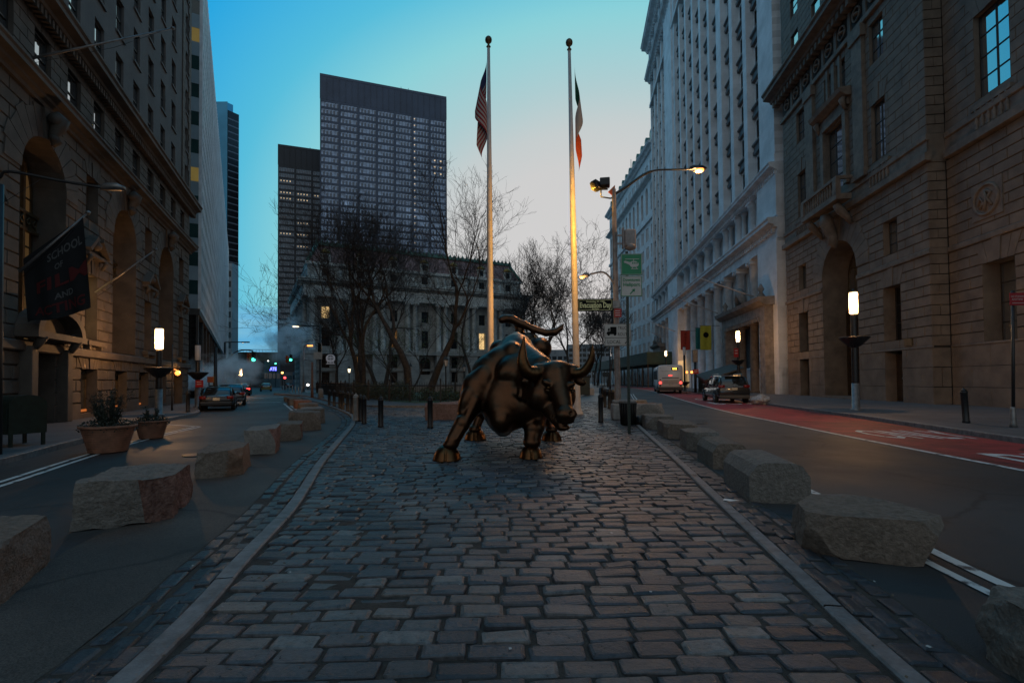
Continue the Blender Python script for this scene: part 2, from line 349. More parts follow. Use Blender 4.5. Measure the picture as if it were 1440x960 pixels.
# cobbles ------------------------------------------------------------
cob = bpy.data.meshes.new('cobbles')
V = []; F = []; TONE = []
def block(cx, cy, w, l, ang, z, h=.0, rot=True, tmax=1.0):
    """one worn granite block: domed top, rounded corners, slightly tilted and skewed"""
    c, s = math.cos(ang), math.sin(ang); tx, ty = random.gauss(0, .022), random.gauss(0, .035); dz = random.gauss(0, .0065)
    n0 = len(V); tone = random.random()*tmax
    cs = [(random.uniform(.91, 1.0), random.uniform(.90, 1.0)) for _ in range(4)]
    hw, hl = w/2, l/2
    corners = [(-hw*cs[0][0], -hl*cs[0][1]), (hw*cs[1][0], -hl*cs[1][1]), (hw*cs[2][0], hl*cs[2][1]), (-hw*cs[3][0], hl*cs[3][1])]
    def ring(ins, zz, cut):
        pts = []
        for k in range(4):
            p = Vector(corners[k]); a = Vector(corners[k-1]); b = Vector(corners[(k+1) % 4])
            pa = p+(a-p).normalized()*cut; pb = p+(b-p).normalized()*cut
            for q in (pa, pb):
                q = q*1.0; f = Vector((1-ins/hw, 1-ins/hl)); pts.append((q.x*f.x, q.y*f.y, zz))
        return pts
    q_ = random.uniform(.008, .018); R = ring(0, -.045, q_)+ring(.001, -.011, q_)+ring(.007, -.003, q_+.001)+ring(.024, .001+random.uniform(-.004, .004), .010)
    for x, y, zz in R:
        X = x*c-y*s+cx; Y = x*s+y*c+cy; V.append((X+(random.uniform(-.003, .003) if zz > -.02 else 0), Y+(random.uniform(-.003, .003) if zz > -.02 else 0), z+dz+zz+x*tx+y*ty+(random.uniform(-.003, .003) if zz > -.02 else 0)))
    for r in range(3):
        for k in range(8): F.append((n0+r*8+k, n0+r*8+(k+1) % 8, n0+r*8+8+(k+1) % 8, n0+r*8+8+k)); TONE.append(tone)
    F.append(tuple(n0+24+k for k in range(8))); TONE.append(tone)
PARK = smooth_poly([(-30, 63), (-21.5, 52), (-15.2, 40.5), (-12.2, 34.5), (-8.4, 29.2), (-5.4, 28), (-1.5, 28.2), (1.2, 31), (2.6, 36), (3.2, 44), (2.0, 60), (-8, 84)])
def park_rows(y):
    """x intervals of the cobbled island at depth y (outside the park loop)"""
    xs = []
    for a, b in zip(PARK, PARK[1:]):
        if (a[1]-y)*(b[1]-y) < 0: xs.append(a[0]+(b[0]-a[0])*(y-a[1])/(b[1]-a[1]))
    return sorted(xs)
def spans(y, ang=0):
    l = interp(KL, y)+.10; r = interp(KR, y)-.09; xs = park_rows(y)
    if len(xs) >= 2: return [(l, xs[0]-.12), (xs[-1]+.12, r)]
    return [(l, r)]
y = .8; row = 0
while y < 34:
    pitch = .156
    wob = random.uniform(-.012, .012)
    for (l, r) in spans(y):
        if r-l < .3: continue
        x = l+random.uniform(0, .05) if row % 2 else l-.0
        first = True
        while x < r-.06:
            w = random.uniform(.235, .345)
            if first and row % 2: w *= .55
            first = False
            if x+w > r-.10: w = r-x
            w = min(w, .40)
            yc = y+.030*math.sin(x*1.1+y*.33)+.02*math.sin(x*2.7-y*.8)+wob*.4
            block(x+w/2, yc, w-random.choice((.004, .005, .008, .015)), pitch*random.uniform(.91, .975), .03*math.cos(x*1.1)+random.gauss(0, .018), .052)
            x += w
    y += pitch*random.uniform(.97, 1.04); row += 1
def gutter(a, b, y0, y1, inner):
    # two or three courses laid along the kerb
    yy = y0
    while yy < y1:
        xa, xb = sorted((interp(a, yy), interp(b, yy))); n = max(2, round((xb-xa-.12)/.155)); w = (xb-xa-.13)/n
        x0 = xa+(.105 if inner > 0 else .02); dx = interp(a, yy+.3)-interp(a, yy); ang = -math.atan2(dx, .3)
        for k in range(n):
            L = random.uniform(.24, .27); block(x0+w*(k+.5), yy+(k % 2)*.13, w-.008, min(L, .264), ang+random.gauss(0, .015), .018, tmax=.3)
        yy += .275
gutter(KR, SR, .8, 27, 1); gutter(SL, KL, .8, 27, -1)
cob.from_pydata(V, [], F)
at = cob.attributes.new('tone', 'FLOAT', 'FACE'); at.data.foreach_set('value', TONE)
cm = mat('granite_block', (.1, .1, .1), .5, var=.5, scale=6)
nt = cm.node_tree; b = nt.nodes['Principled BSDF']
an = nt.nodes.new('ShaderNodeAttribute'); an.attribute_name = 'tone'
rp = nt.nodes.new('ShaderNodeValToRGB'); els = rp.color_ramp.elements
els[0].position = 0; els[0].color = (.026, .029, .035, 1); els[1].position = 1; els[1].color = (.12, .12, .118, 1)
for p_, c_ in ((.3, (.038, .043, .052, 1)), (.6, (.054, .057, .064, 1)), (.85, (.076, .076, .076, 1))):
    e = els.new(p_); e.color = c_
nt.links.new(an.outputs['Fac'], rp.inputs['Fac'])
nn = nt.nodes.new('ShaderNodeTexNoise'); nn.inputs['Scale'].default_value = 22; nn.inputs['Detail'].default_value = 9; nn.inputs['Roughness'].default_value = .7
tc = nt.nodes.new('ShaderNodeTexCoord'); nt.links.new(tc.outputs['Object'], nn.inputs['Vector'])
n3 = nt.nodes.new('ShaderNodeTexNoise'); n3.inputs['Scale'].default_value = .9; n3.inputs['Detail'].default_value = 3; nt.links.new(tc.outputs['Object'], n3.inputs['Vector'])
m1 = nt.nodes.new('ShaderNodeMapRange'); m1.inputs['From Min'].default_value = .3; m1.inputs['From Max'].default_value = .7; m1.inputs['To Min'].default_value = .45; m1.inputs['To Max'].default_value = 1.65
nt.links.new(nn.outputs['Fac'], m1.inputs['Value'])
mx = nt.nodes.new('ShaderNodeMix'); mx.data_type = 'RGBA'; mx.blend_type = 'MULTIPLY'; mx.inputs['Factor'].default_value = 1
nt.links.new(rp.outputs['Color'], mx.inputs['A']); nt.links.new(m1.outputs[0], mx.inputs['B'])
m2 = nt.nodes.new('ShaderNodeMapRange'); m2.inputs['From Min'].default_value = .35; m2.inputs['From Max'].default_value = .65; m2.inputs['To Min'].default_value = .75; m2.inputs['To Max'].default_value = 1.25
nt.links.new(n3.outputs['Fac'], m2.inputs['Value'])
mx2 = nt.nodes.new('ShaderNodeMix'); mx2.data_type = 'RGBA'; mx2.blend_type = 'MULTIPLY'; mx2.inputs['Factor'].default_value = 1
nt.links.new(mx.outputs['Result'], mx2.inputs['A']); nt.links.new(m2.outputs[0], mx2.inputs['B'])
nt.links.new(mx2.outputs['Result'], b.inputs['Base Color'])
rr = nt.nodes.new('ShaderNodeMapRange'); rr.inputs['From Min'].default_value = .3; rr.inputs['From Max'].default_value = .7; rr.inputs['To Min'].default_value = .24; rr.inputs['To Max'].default_value = .52
nt.links.new(nn.outputs['Fac'], rr.inputs['Value']); nt.links.new(rr.outputs[0], b.inputs['Roughness'])
bp = nt.nodes.new('ShaderNodeBump'); bp.inputs['Strength'].default_value = .9; bp.inputs['Distance'].default_value = .012
nt.links.new(nn.outputs['Fac'], bp.inputs['Height']); nt.links.new(bp.outputs[0], b.inputs['Normal'])
cob.materials.append(cm)
cobo = link('cobblestones', cob); cobo['kind'] = 'structure'
# bedding under the blocks, inside the kerbs and in the gutters
bed = MB()
ys = [-.5+i*.8 for i in range(44)]
for a, c in zip(ys, ys[1:]):
    bed.face([(interp(KL, a)+.05, a, .036), (interp(KR, a)-.05, a, .036), (interp(KR, c)-.05, c, .036), (interp(KL, c)+.05, c, .036)])
for a, c in zip(ys[:36], ys[1:37]):
    bed.face([(interp(SL, a), a, .004), (interp(KL, a), a, .004), (interp(KL, c), c, .004), (interp(SL, c), c, .004)])
    bed.face([(interp(KR, a), a, .004), (interp(SR, a), a, .004), (interp(SR, c), c, .004), (interp(KR, c), c, .004)])
structure('paving_bed', bed, M['joint'])
far = MB(); pm = brickify(mat('far_granite_blocks', (.11, .11, .112), .5, var=.35, scale=3), .29, .18, .02, .4, 'xy', .5, .25)
for a in range(44):
    ya = 33.7+a*1.2; yb = ya+1.2
    far.face([(interp(KL, ya)+.05, ya, .04), (interp(KR, ya)-.05, ya, .04), (interp(KR, yb)-.05, yb, .04), (interp(KL, yb)+.05, yb, .04)])
structure('far_cobblestones', far, pm)
structure('island_kerb', kb, M['kerbstone'])
# park: raised walk round it with a dark kerb, then lawn
def inset(poly, d): return offset(poly, d)
pk = MB(); W1 = inset(PARK, -3.2)
cen = (-10, 60)
raised(pk, PARK, W1, 0, .16)
structure('park_path', pk, M['walk'])
pkb = MB(); kerb(pkb, offset(PARK, .08), .16, 0, .17, 2.2); structure('park_kerb', pkb, M['kerbstone'])
lw = MB(); n = len(W1); pts = [(*p, .165) for p in W1]; lw.face(pts); lw.sm[-1] = False
lawn = structure('park_lawn', lw, M['grass'])
# sidewalks ----------------------------------------------------------
KSL = smooth_poly([(-4.4, -4), (-6.4, 1), (-9.35, 8.8), (-10.8, 12.2), (-12.2, 16), (-14.0, 20.6), (-15.4, 24.5), (-19.5, 31), (-25.9, 44), (-36, 64), (-60, 108), (-90, 162)])
FL = [(-9.6-.389*y, y) for y in [p[1] for p in KSL]]
FL = [(x if y < 38 else min(-24.4-.547*(y-38)-3.5, x), y) for x, y in FL]
sw = MB(); raised(sw, [(x-.17, y) for x, y in KSL], FL, 0, .125); structure('left_pavement', sw, M['walk'])
k2 = MB(); kerb(k2, [(x-.08, y) for x, y in KSL], .17, 0, .13, 1.8); structure('left_kerb', k2, M['kerbstone'])
KSR = smooth_poly([(9.6, -4), (10.2, 3), (11.35, 11), (12.1, 15), (12.9, 19), (13.5, 23.3), (14.6, 29.5), (16.4, 38), (18.6, 48), (22.3, 64), (24.8, 80), (26, 110), (26, 160)])
FR = [(18.0+.13*y+.3, y) for x, y in KSR]; FR = [(max(x, 18+.13*y+.3), y) for x, y in FR]
sw = MB(); raised(sw, [(x+.17, y) for x, y in KSR], [(max(a, b[0]+5), y) for (a, y), b in zip([(22.6+.13*y, y) for x, y in KSR], KSR)], 0, .125); structure('right_pavement', sw, M['walk'])
k2 = MB(); kerb(k2, [(x+.08, y) for x, y in KSR], .17, 0, .13, 1.8); structure('right_kerb', k2, M['kerbstone'])
# red bus lane
WL = smooth_poly([(7.3, -3), (7.65, 3), (8.11, 7.93), (8.6, 13.0), (9.05, 16.7), (9.62, 21.5), (10.74, 28.1), (12.3, 36), (16.0, 54), (19.6, 74), (21.5, 95), (22, 120)])
bl = MB()
for i in range(60):
    a = -3+i*2; c = a+2
    bl.face([(interp(WL, a), a, .004), (interp(KSR, a)-.05, a, .004), (interp(KSR, c)-.05, c, .004), (interp(WL, c), c, .004)])
structure('bus_lane', bl, M['redlane'])
mk = MB(); ribbon(mk, WL, .13, .008)
DR = [(3.22, -2), (3.35, 1), (3.52, 3.6), (3.72, 5), (3.93, 6.5), (4.3, 9.6), (5.1, 15), (6.1, 21), (7.5, 28), (9.5, 38), (12.6, 52)]
DR = smooth_poly(DR); ribbon(mk, DR, .10, .008); ribbon(mk, offset(DR, -.22), .08, .008)
DL = smooth_poly([(-6.0, 2), (-6.75, 4.8), (-7.6, 7.41), (-8.62, 10.0), (-9.74, 13.1), (-10.8, 17.28)])
ribbon(mk, DL, .09, .008); ribbon(mk, offset(DL, -.2), .09, .008)
ribbon(mk, [(-10.85, 17.3), (-13.2, 18.6)], .12, .0082)
# right edge line of the far left street, beside the stones
L2 = smooth_poly([(-9.3, 22.0), (-11.0, 25.2), (-13.2, 29.5), (-16.5, 36)]); ribbon(mk, L2, .12, .008); ribbon(mk, offset(L2, .25), .12, .008)
# stop line and crossing blocks
p, q = G(395, 565.5), G(341, 566); ribbon(mk, [(q.x, q.y), (p.x, p.y)], .45, .0084)
for k in range(8):
    c = G(341+k*9.2, 560.5-k*.35); mk.face([(c.x-.38, c.y-.55, .008), (c.x+.38, c.y-.55, .008), (c.x+.3, c.y+.55, .008), (c.x-.46, c.y+.55, .008)])
for k in range(7):
    c = G(392+k*5, 546.4-k*.2); mk.face([(c.x-1, c.y-1.6, .008), (c.x+.4, c.y-1.6, .008), (c.x+.1, c.y+1.6, .008), (c.x-1.4, c.y+1.6, .008)])
structure('road_markings', mk, M['paint'])
def road_word(txt, x, y, w, h, rz):
    mb = MB(); text_mb(mb, txt, 0, 0, h, 0, 0, 1, w, flat=True, bold=.008*h)
    o = mb.build('lane_lettering', M['paint']); o.location = (x, y, .0092); o.rotation_euler = (0, 0, rz); o['kind'] = 'structure'
road_word('ONLY', 10.45, 13.0, 2.2, 2.1, -.13)
road_word('BUS', 9.95, 8.5, 2.2, 2.1, -.13)
road_word('ONLY', 14.7, 36.5, 2.4, 3.2, -.2)
road_word('BUS', 13.4, 30.5, 2.4, 3.2, -.18)
lv = MB(); rr_ = random.Random(12)
for _ in range(420):
    yy = .9+rr_.random()**1.6*14; e_ = rr_.random(); xx = interp(KL, yy)+rr_.gauss(0, .25) if e_ < .35 else (interp(KR, yy)+rr_.gauss(0, .25) if e_ < .7 else rr_.uniform(interp(KL, yy), interp(KR, yy)))
    s_ = rr_.uniform(.006, .018); a_ = rr_.uniform(0, 6.28); zz = .062 if interp(KL, yy) < xx < interp(KR, yy) else .034; c_, n_ = math.cos(a_)*s_, math.sin(a_)*s_
    lv.face([(xx-c_, yy-n_, zz), (xx+n_*.6, yy-c_*.6, zz+.006), (xx+c_, yy+n_, zz+.004), (xx-n_*.6, yy+c_*.6, zz)], 0 if rr_.random() < .8 else 1)
tag(lv.build('fallen_leaves', [mat('dead_leaf', (.10, .07, .04), .8, var=.4), mat('paper_bit', (.4, .4, .38), .8, var=.2)], recalc=False), kind='stuff')
# small debris: metal covers and a patch
cv = MB(); cv.lathe((6.3, 17, 0), [(.33, .0), (.33, .012), (.3, .014), (.001, .014)], 24); cv.lathe((-6.6, 10.5, 0), [(.3, .0), (.3, .012), (.27, .014), (.001, .014)], 24)
structure('manhole_covers', cv, M['black'])
# ------------------------------------------------------------------ implicit surfaces -> one continuous mesh
def surf_nets(fn, lo, hi, h):
    lo = np.array(lo); hi = np.array(hi); N = np.ceil((hi-lo)/h).astype(int)+1
    X, Y, Z = np.meshgrid(*[lo[i]+np.arange(N[i])*h for i in range(3)], indexing='ij')
    S = fn(X.astype(np.float32), Y.astype(np.float32), Z.astype(np.float32)).astype(np.float32)
    C = np.array(N)-1
    acc = np.zeros((*C, 3), np.float32); cnt = np.zeros(C, np.float32)
    def sl(o): return tuple(slice(o[i], o[i]+C[i]) for i in range(3))
    for ax in range(3):
        others = [a for a in range(3) if a != ax]
        for d0 in (0, 1):
            for d1 in (0, 1):
                o = [0, 0, 0]; o[others[0]] = d0; o[others[1]] = d1; o2 = list(o); o2[ax] = 1
                a = S[sl(o)]; b = S[sl(o2)]; m = (a < 0) != (b < 0)
                t = np.where(m, a/np.where(a-b == 0, 1, a-b), 0)
                P = np.zeros((*C, 3), np.float32); P[..., others[0]] = d0; P[..., others[1]] = d1; P[..., ax] = t
                acc += P*m[..., None]; cnt += m
    act = cnt > 0; idx = -np.ones(C, int); idx[act] = np.arange(act.sum())
    ii = np.argwhere(act); verts = (ii+acc[act]/cnt[act][:, None])*h+lo
    faces = []
    for ax in range(3):
        o0, o1 = [a for a in range(3) if a != ax]
        sa = [slice(1, C[i]) for i in range(3)]; sa[ax] = slice(0, C[ax]); sb = list(sa); sb[ax] = slice(1, C[ax]+1)
        a = S[tuple(sa)]; b = S[tuple(sb)]; m = (a < 0) != (b < 0); q = np.argwhere(m); neg = (a < 0)[m]
        base = q.copy(); base[:, o0] += 1; base[:, o1] += 1
        def at(d0, d1):
            p = base.copy(); p[:, o0] -= d0; p[:, o1] -= d1; return idx[p[:, 0], p[:, 1], p[:, 2]]
        Q = np.stack([at(1, 1), at(0, 1), at(0, 0), at(1, 0)], 1)
        flip = neg if ax != 1 else ~neg
        Q[~flip] = Q[~flip][:, ::-1]; faces.append(Q)
    return verts, np.concatenate(faces)
def ell(X, Y, Z, c, r, rz=0.0, rx=0.0, ry=0.0):
    x, y, z = X-c[0], Y-c[1], Z-c[2]
    if rz: cs, sn = math.cos(rz), math.sin(rz); x, y = x*cs+y*sn, -x*sn+y*cs
    if rx: cs, sn = math.cos(rx), math.sin(rx); y, z = y*cs+z*sn, -y*sn+z*cs
    if ry: cs, sn = math.cos(ry), math.sin(ry); z, x = z*cs+x*sn, -z*sn+x*cs
    k0 = np.sqrt((x/r[0])**2+(y/r[1])**2+(z/r[2])**2)+1e-6; k1 = np.sqrt((x/r[0]**2)**2+(y/r[1]**2)**2+(z/r[2]**2)**2)+1e-6
    return k0*(k0-1)/k1
def cone(X, Y, Z, a, b, ra, rb):
    ax, ay, az = a; dx, dy, dz = b[0]-a[0], b[1]-a[1], b[2]-a[2]; L = dx*dx+dy*dy+dz*dz
    t = np.clip(((X-ax)*dx+(Y-ay)*dy+(Z-az)*dz)/L, 0, 1)
    return np.sqrt((X-ax-t*dx)**2+(Y-ay-t*dy)**2+(Z-az-t*dz)**2)-(ra+(rb-ra)*t)
def smin(a, b, k):
    h = np.clip(.5+.5*(b-a)/k, 0, 1); return b+(a-b)*h-k*h*(1-h)
def smax(a, b, k): return -smin(-a, -b, k)
def nets_mesh(name, fn, lo, hi, h, mats):
    v, f = surf_nets(fn, lo, hi, h); me = bpy.data.meshes.new(name); me.from_pydata(v.tolist(), [], f.tolist())
    me.polygons.foreach_set('use_smooth', [True]*len(me.polygons))
    for m in mats: me.materials.append(m)
    bm = bmesh.new(); bm.from_mesh(me); bmesh.ops.smooth_vert(bm, verts=bm.verts, factor=.5, use_axis_x=True, use_axis_y=True, use_axis_z=True)
    bmesh.ops.recalc_face_normals(bm, faces=bm.faces); bm.to_mesh(me); bm.free(); me.update(); return me
def P(px, py, Y): return tuple(A(px, py, Y))
def bull_body(X, Y, Z):
    E = lambda c, r, **k: ell(X, Y, Z, c, r, **k)
    R = lambda a, b, ra, rb: cone(X, Y, Z, a, b, ra, rb)
    # trunk: deep chest, barrel, rump
    d = E(P(716, 537, 10.25), (.66, .85, .72))
    d = smin(d, E((.10, 11.1, 1.50), (.70, 1.15, .70)), .25)
    d = smin(d, E(P(733, 522, 12.05), (.70, .70, .74)), .2)
    d = smin(d, E(P(726, 512, 10.35), (.46, .72, .64), rx=-.25), .16)       # hump
    d = smin(d, E(P(708, 572, 9.75), (.40, .60, .50), rx=.2), .18)           # brisket
    d = smin(d, R(P(703, 592, 9.35), P(708, 600, 10.2), .16, .2), .12)       # dewlap keel
    d = smin(d, E(P(737, 570, 9.65), (.46, .5, .42), ry=.25), .12)
    d = smin(d, E(P(713, 562, 9.70), (.52, .52, .60)), .07)                     # breast
    d = smin(d, E(P(706, 586, 9.50), (.24, .42, .30), rx=.2), .06)              # keel of the breast
    d = smin(d, E(P(742, 560, 9.45), (.26, .3, .36), ry=.2), .06)
    d = smin(d, R(P(726, 474, 10.6), P(732, 484, 12.0), .12, .16), .12)       # spine
    # hips
    for q, s in (((703, 492, 12.0), .25), ((760, 490, 12.0), .27), ((741, 484, 12.3), .3)): d = smin(d, E(P(*q), (s, .35, s)), .07)
    # shoulders with separate muscle heads
    d = smin(d, E(P(690, 528, 9.85), (.40, .42, .46), ry=.35), .06)
    d = smin(d, E(P(679, 534, 9.55), (.22, .20, .30), ry=.35), .035)
    d = smin(d, E(P(667, 548, 9.60), (.25, .28, .36), ry=.3), .04)
    d = smin(d, E(P(702, 508, 9.90), (.28, .36, .28), ry=.6), .05)
    d = smin(d, E(P(712, 523, 9.45), (.20, .22, .26), ry=.5), .04)
    d = smin(d, E(P(720, 492, 9.75), (.13, .2, .16)), .05)
    d = smin(d, E(P(757, 548, 9.8), (.38, .45, .50)), .10)
    # neck: crest, sides and throat folds
    d = smin(d, R(P(727, 524, 9.95), P(770, 536, 9.05), .58, .34), .18)
    d = smin(d, R(P(728, 486, 10.2), P(762, 512, 9.2), .17, .17), .09)
    for k in range(6):
        x = 712+k*7.5; d = smin(d, R(P(x+4, 496+k*4.5, 9.70-k*.12), P(x-2, 545+k*4, 9.42-k*.09), .06, .075), .03)
    for k in range(3): d = smin(d, R(P(745+k*8, 488+k*6, 10.6-.3*k), P(764+k*4, 508+k*3, 10.4-.3*k), .07, .05), .05)
    # ribs
    for k in range(4): d = smin(d, R((-.40, 10.6+.3*k, 2.0), (-.60, 10.5+.3*k, 1.25), .08, .07), .07)
    # near front leg, thrown out to the side
    d = smin(d, R(P(673, 548, 9.65), P(662, 570, 9.5), .33, .21), .10)
    d = smin(d, E(P(657, 562, 9.4), (.15, .17, .30), ry=.35), .035)
    d = smin(d, E(P(667, 570, 9.45), (.10, .14, .24), ry=.45), .03)
    d = smin(d, R(P(661, 570, 9.5), P(651, 595, 9.32), .225, .14), .045)
    d = smin(d, R(P(668, 562, 9.35), P(656, 588, 9.22), .10, .06), .03)
    d = smin(d, E(P(650.5, 594, 9.26), (.145, .15, .15)), .03)
    d = smin(d, R(P(649, 596, 9.3), P(637, 619, 9.15), .145, .13), .035)
    d = smin(d, R(P(653, 598, 9.18), P(641, 617, 9.05), .045, .035), .02)
    d = smin(d, E(P(634, 625, 9.16), (.15, .15, .10)), .04)
    # other front leg under the head
    d = smin(d, R(P(748, 572, 9.65), P(751, 596, 9.45), .34, .22), .07)
    d = smin(d, E(P(751, 601, 9.35), (.19, .17, .15)), .035)
    d = smin(d, R(P(751, 602, 9.4), P(748, 620, 9.28), .185, .155), .035)
    d = smin(d, E(P(748, 622, 9.28), (.17, .16, .09)), .04)
    # hind legs
    for sx, k in ((-1, (-.92, 12.2)), (1, (.94, 11.98))):
        hip = (.22+sx*.42, 12.05, 1.45); knee = (.16+sx*.66, 11.62, 1.0); hock = (k[0]*.82+sx*.0, 12.42, .72); fet = (k[0], k[1]+.05, .32)
        d = smin(d, R(hip, knee, .44, .26), .12); d = smin(d, R(knee, hock, .25, .14), .07)
        d = smin(d, E(hock, (.13, .17, .15)), .04); d = smin(d, R(hock, fet, .125, .11), .05); d = smin(d, E(fet, (.15, .15, .10)), .04)
    # tail: root, short upright, S over the back
    pts = [P(731, 474, 12.4), P(731, 460, 12.5), P(724, 450, 12.5), P(712, 448, 12.45), P(706, 450, 12.4)]
    pts2 = [P(707, 448, 12.45), P(720, 449, 12.4), P(736, 456, 12.35), P(751, 463, 12.3), P(768, 468, 12.25), P(780, 467, 12.2), P(788, 462, 12.2), P(792, 456, 12.2)]
    for (p, rr) in ((pts, [.15, .11, .09, .095, .09]), (pts2, [.085, .10, .09, .085, .085, .085, .065, .025])):
        for i in range(len(p)-1): d = smin(d, R(p[i], p[i+1], rr[i], rr[i+1]), .04)
    # ------------- head, lowered and swung to its left
    hd = E(P(782, 533, 8.85), (.29, .26, .31), rx=.25)
    hd = smin(hd, E(P(783, 518, 8.9), (.30, .2, .14)), .08)                   # poll between the horns
    hd = smin(hd, R(P(785, 542, 8.72), P(794, 577, 8.34), .215, .145), .08)  # nose bone
    hd = smin(hd, E(P(761, 556, 8.93), (.27, .32, .31), rx=.3), .09)           # near jaw
    hd = smin(hd, E(P(797, 556, 8.95), (.16, .26, .26), rx=.3), .09)
    hd = smin(hd, R(P(774, 575, 8.75), P(790, 598, 8.36), .16, .10), .05)  # lower jaw
    hd = smin(hd, E(P(796, 582, 8.24), (.185, .13, .125), rx=.3), .05)          # muzzle pad
    hd = smin(hd, E(P(796, 591, 8.27), (.15, .12, .06), rx=.2), .025)            # upper lip
    hd = smin(hd, E(P(793, 601, 8.33), (.11, .11, .05)), .03)                     # chin
    for q in ((769, 538), (802, 541)): hd = smin(hd, E(P(q[0], q[1], 8.60), (.10, .09, .055), ry=.35 if q[0] < 780 else -.35), .03)   # brows
    for q in ((771, 549), (804, 550)): hd = smin(hd, E(P(q[0], q[1], 8.63), (.075, .07, .035), ry=.3 if q[0] < 780 else -.3), .02)
    hd = smin(hd, R(P(785, 520, 8.66), P(787, 548, 8.50), .05, .03), .05)       # furrow ridges of the brow
    hd = smin(hd, R(P(779, 536, 8.58), P(784, 552, 8.50), .03, .02), .03)
    for k in range(3): hd = smin(hd, R(P(771+k*3, 585+k*4, 8.62-.08*k), P(783, 593+k*3, 8.36), .03, .03), .02)
    for q, s in (((771, 544), .045), ((803.5, 546.5), .04)): hd = smax(hd, -E(P(q[0], q[1], 8.50), (s, .05, s*.8)), .015)   # sockets
    for q in ((784.5, 579), (803.5, 581)): hd = smax(hd, -E(P(q[0], q[1], 8.12), (.042, .06, .030), ry=.4), .012)   # nostrils
    # mouth line
    for i in range(5):
        a = P(776+i*4.2, 586+i*2.4, 8.52-.085*i); b_ = P(776+(i+1)*4.2, 586+(i+1)*2.4, 8.52-.085*(i+1)); hd = smax(hd, -R(a, b_, .018, .018), .01)
    hd = smax(hd, -R(P(793, 595.5, 8.17), P(804, 594, 8.17), .016, .016), .01)
    # ears, laid back under the horns
    hd = smin(hd, E(P(747, 533, 9.05), (.20, .07, .075), ry=-.25, rz=.3), .04); hd = smin(hd, E(P(815, 536, 9.0), (.13, .06, .08), ry=.5), .04)
    # horn bases
    for q in ((758, 521), (806.5, 523)): hd = smin(hd, E(P(q[0], q[1], 8.88), (.15, .14, .13)), .04)
    d = smin(d, hd, .07)
    n1 = np.sin(X*9+1.3*np.sin(Z*7+Y*3))*np.sin(Z*8+1.7*np.sin(X*6-Y*4))*np.sin(Y*8+np.sin(Z*9))
    n2 = np.sin(X*23+2*np.sin(Z*17))*np.sin(Z*25+2*np.sin(Y*15))*np.sin(Y*21+X*9)
    return d+n1*.005+n2*.0025
bz = mat('bronze', (.070, .034, .019), .37, 1.0, var=.45, scale=3.2, bump=.14, bscale=34, coat=.0, rvar=.05, col2=(.105, .052, .029), bdist=.01)
bzg = mat('polished_bronze', (.105, .050, .022), .33, 1.0, var=.35, scale=4, bump=.12, bscale=30, rvar=.06, bdist=.01)
bull = thing('bull_statue', 'large bronze statue of a charging bull with lowered head and raised tail on the cobbles', 'statue', (.1, 10.6, .05))
me = nets_mesh('body', bull_body, (-1.5, 7.9, .02), (1.75, 13.3, 3.35), .024, [bz])
me.transform(Matrix.Translation((-.1, -10.6, -.05)))
body = link('body', me, bull)
def hoof_fn(c, r, yaw):
    def fn(X, Y, Z):
        d = ell(X, Y, Z, (c[0], c[1], .05), (r*1.02, r*1.15, r*1.22), rz=yaw)
        d = smin(d, ell(X, Y, Z, (c[0], c[1]-.02, .02), (r*1.06, r*1.18, r*.75), rz=yaw), .03)
        cl = cone(X, Y, Z, (c[0], c[1]-r*1.4, -.1), (c[0], c[1]-r*.75, r*1.25), .020, .012)
        return smax(smax(d, -cl, .02), .052-Z, .012)
    return fn
for c, r, yw in (((-1.21, 9.20), .245, -.35), ((.34, 9.35), .215, .05), ((-.92, 12.35), .255, -.2), ((.94, 12.08), .235, .2)):
    m_ = nets_mesh('hoof', hoof_fn(c, r, yw), (c[0]-.4, c[1]-.45, .0), (c[0]+.4, c[1]+.45, .5), .016, [bzg]); m_.transform(Matrix.Translation((-.1, -10.6, -.05))); link('hoof', m_, bull)
def spline(pts, n=6):
    q = [Vector(p) for p in pts]; q = [q[0]*2-q[1]]+q+[q[-1]*2-q[-2]]; out = []
    for i in range(1, len(q)-2):
        for k in range(n):
            t = k/n; a, b, c, d = q[i-1], q[i], q[i+1], q[i+2]; out.append(.5*((2*b)+(c-a)*t+(2*a-5*b+4*c-d)*t*t+(3*b-a-3*c+d)*t**3))
    out.append(q[-2]); return out
off = Vector((-.1, -10.6, -.05))
for pts, rs in (([P(764, 522, 8.9), P(752, 525, 8.8), P(741, 522, 8.72), P(735.5, 510, 8.68), P(735, 495, 8.66), P(737, 473, 8.64)], [.13, .135, .125, .105, .07, .008]),
                ([P(800, 523, 8.88), P(811, 525, 8.8), P(821, 522, 8.72), P(829, 511, 8.66), P(832.5, 499, 8.62), P(833, 484, 8.58)], [.11, .105, .09, .075, .05, .007])):
    mb = MB(); sp = [p+off for p in spline(pts)]; n = len(sp); rr = []
    for i in range(n):
        t = i/(n-1)*(len(rs)-1); k = min(int(t), len(rs)-2); rr.append((rs[k]+(rs[k+1]-rs[k])*(t-k))*(1+.02*math.sin(i*2.2)*(1-i/n)))
    mb.tube(sp, rr, 20); mb.build('horn', bzg, bull)
for q in ((771, 545), (803.5, 547)):
    mb = MB(); c = A(q[0], q[1], 8.56)+off; mb.lathe((c.x, c.y, c.z), [(.001, -.032), (.018, -.026), (.03, -.012), (.033, 0), (.03, .012), (.018, .026), (.001, .032)], 14); mb.build('eye', bzg, bull)
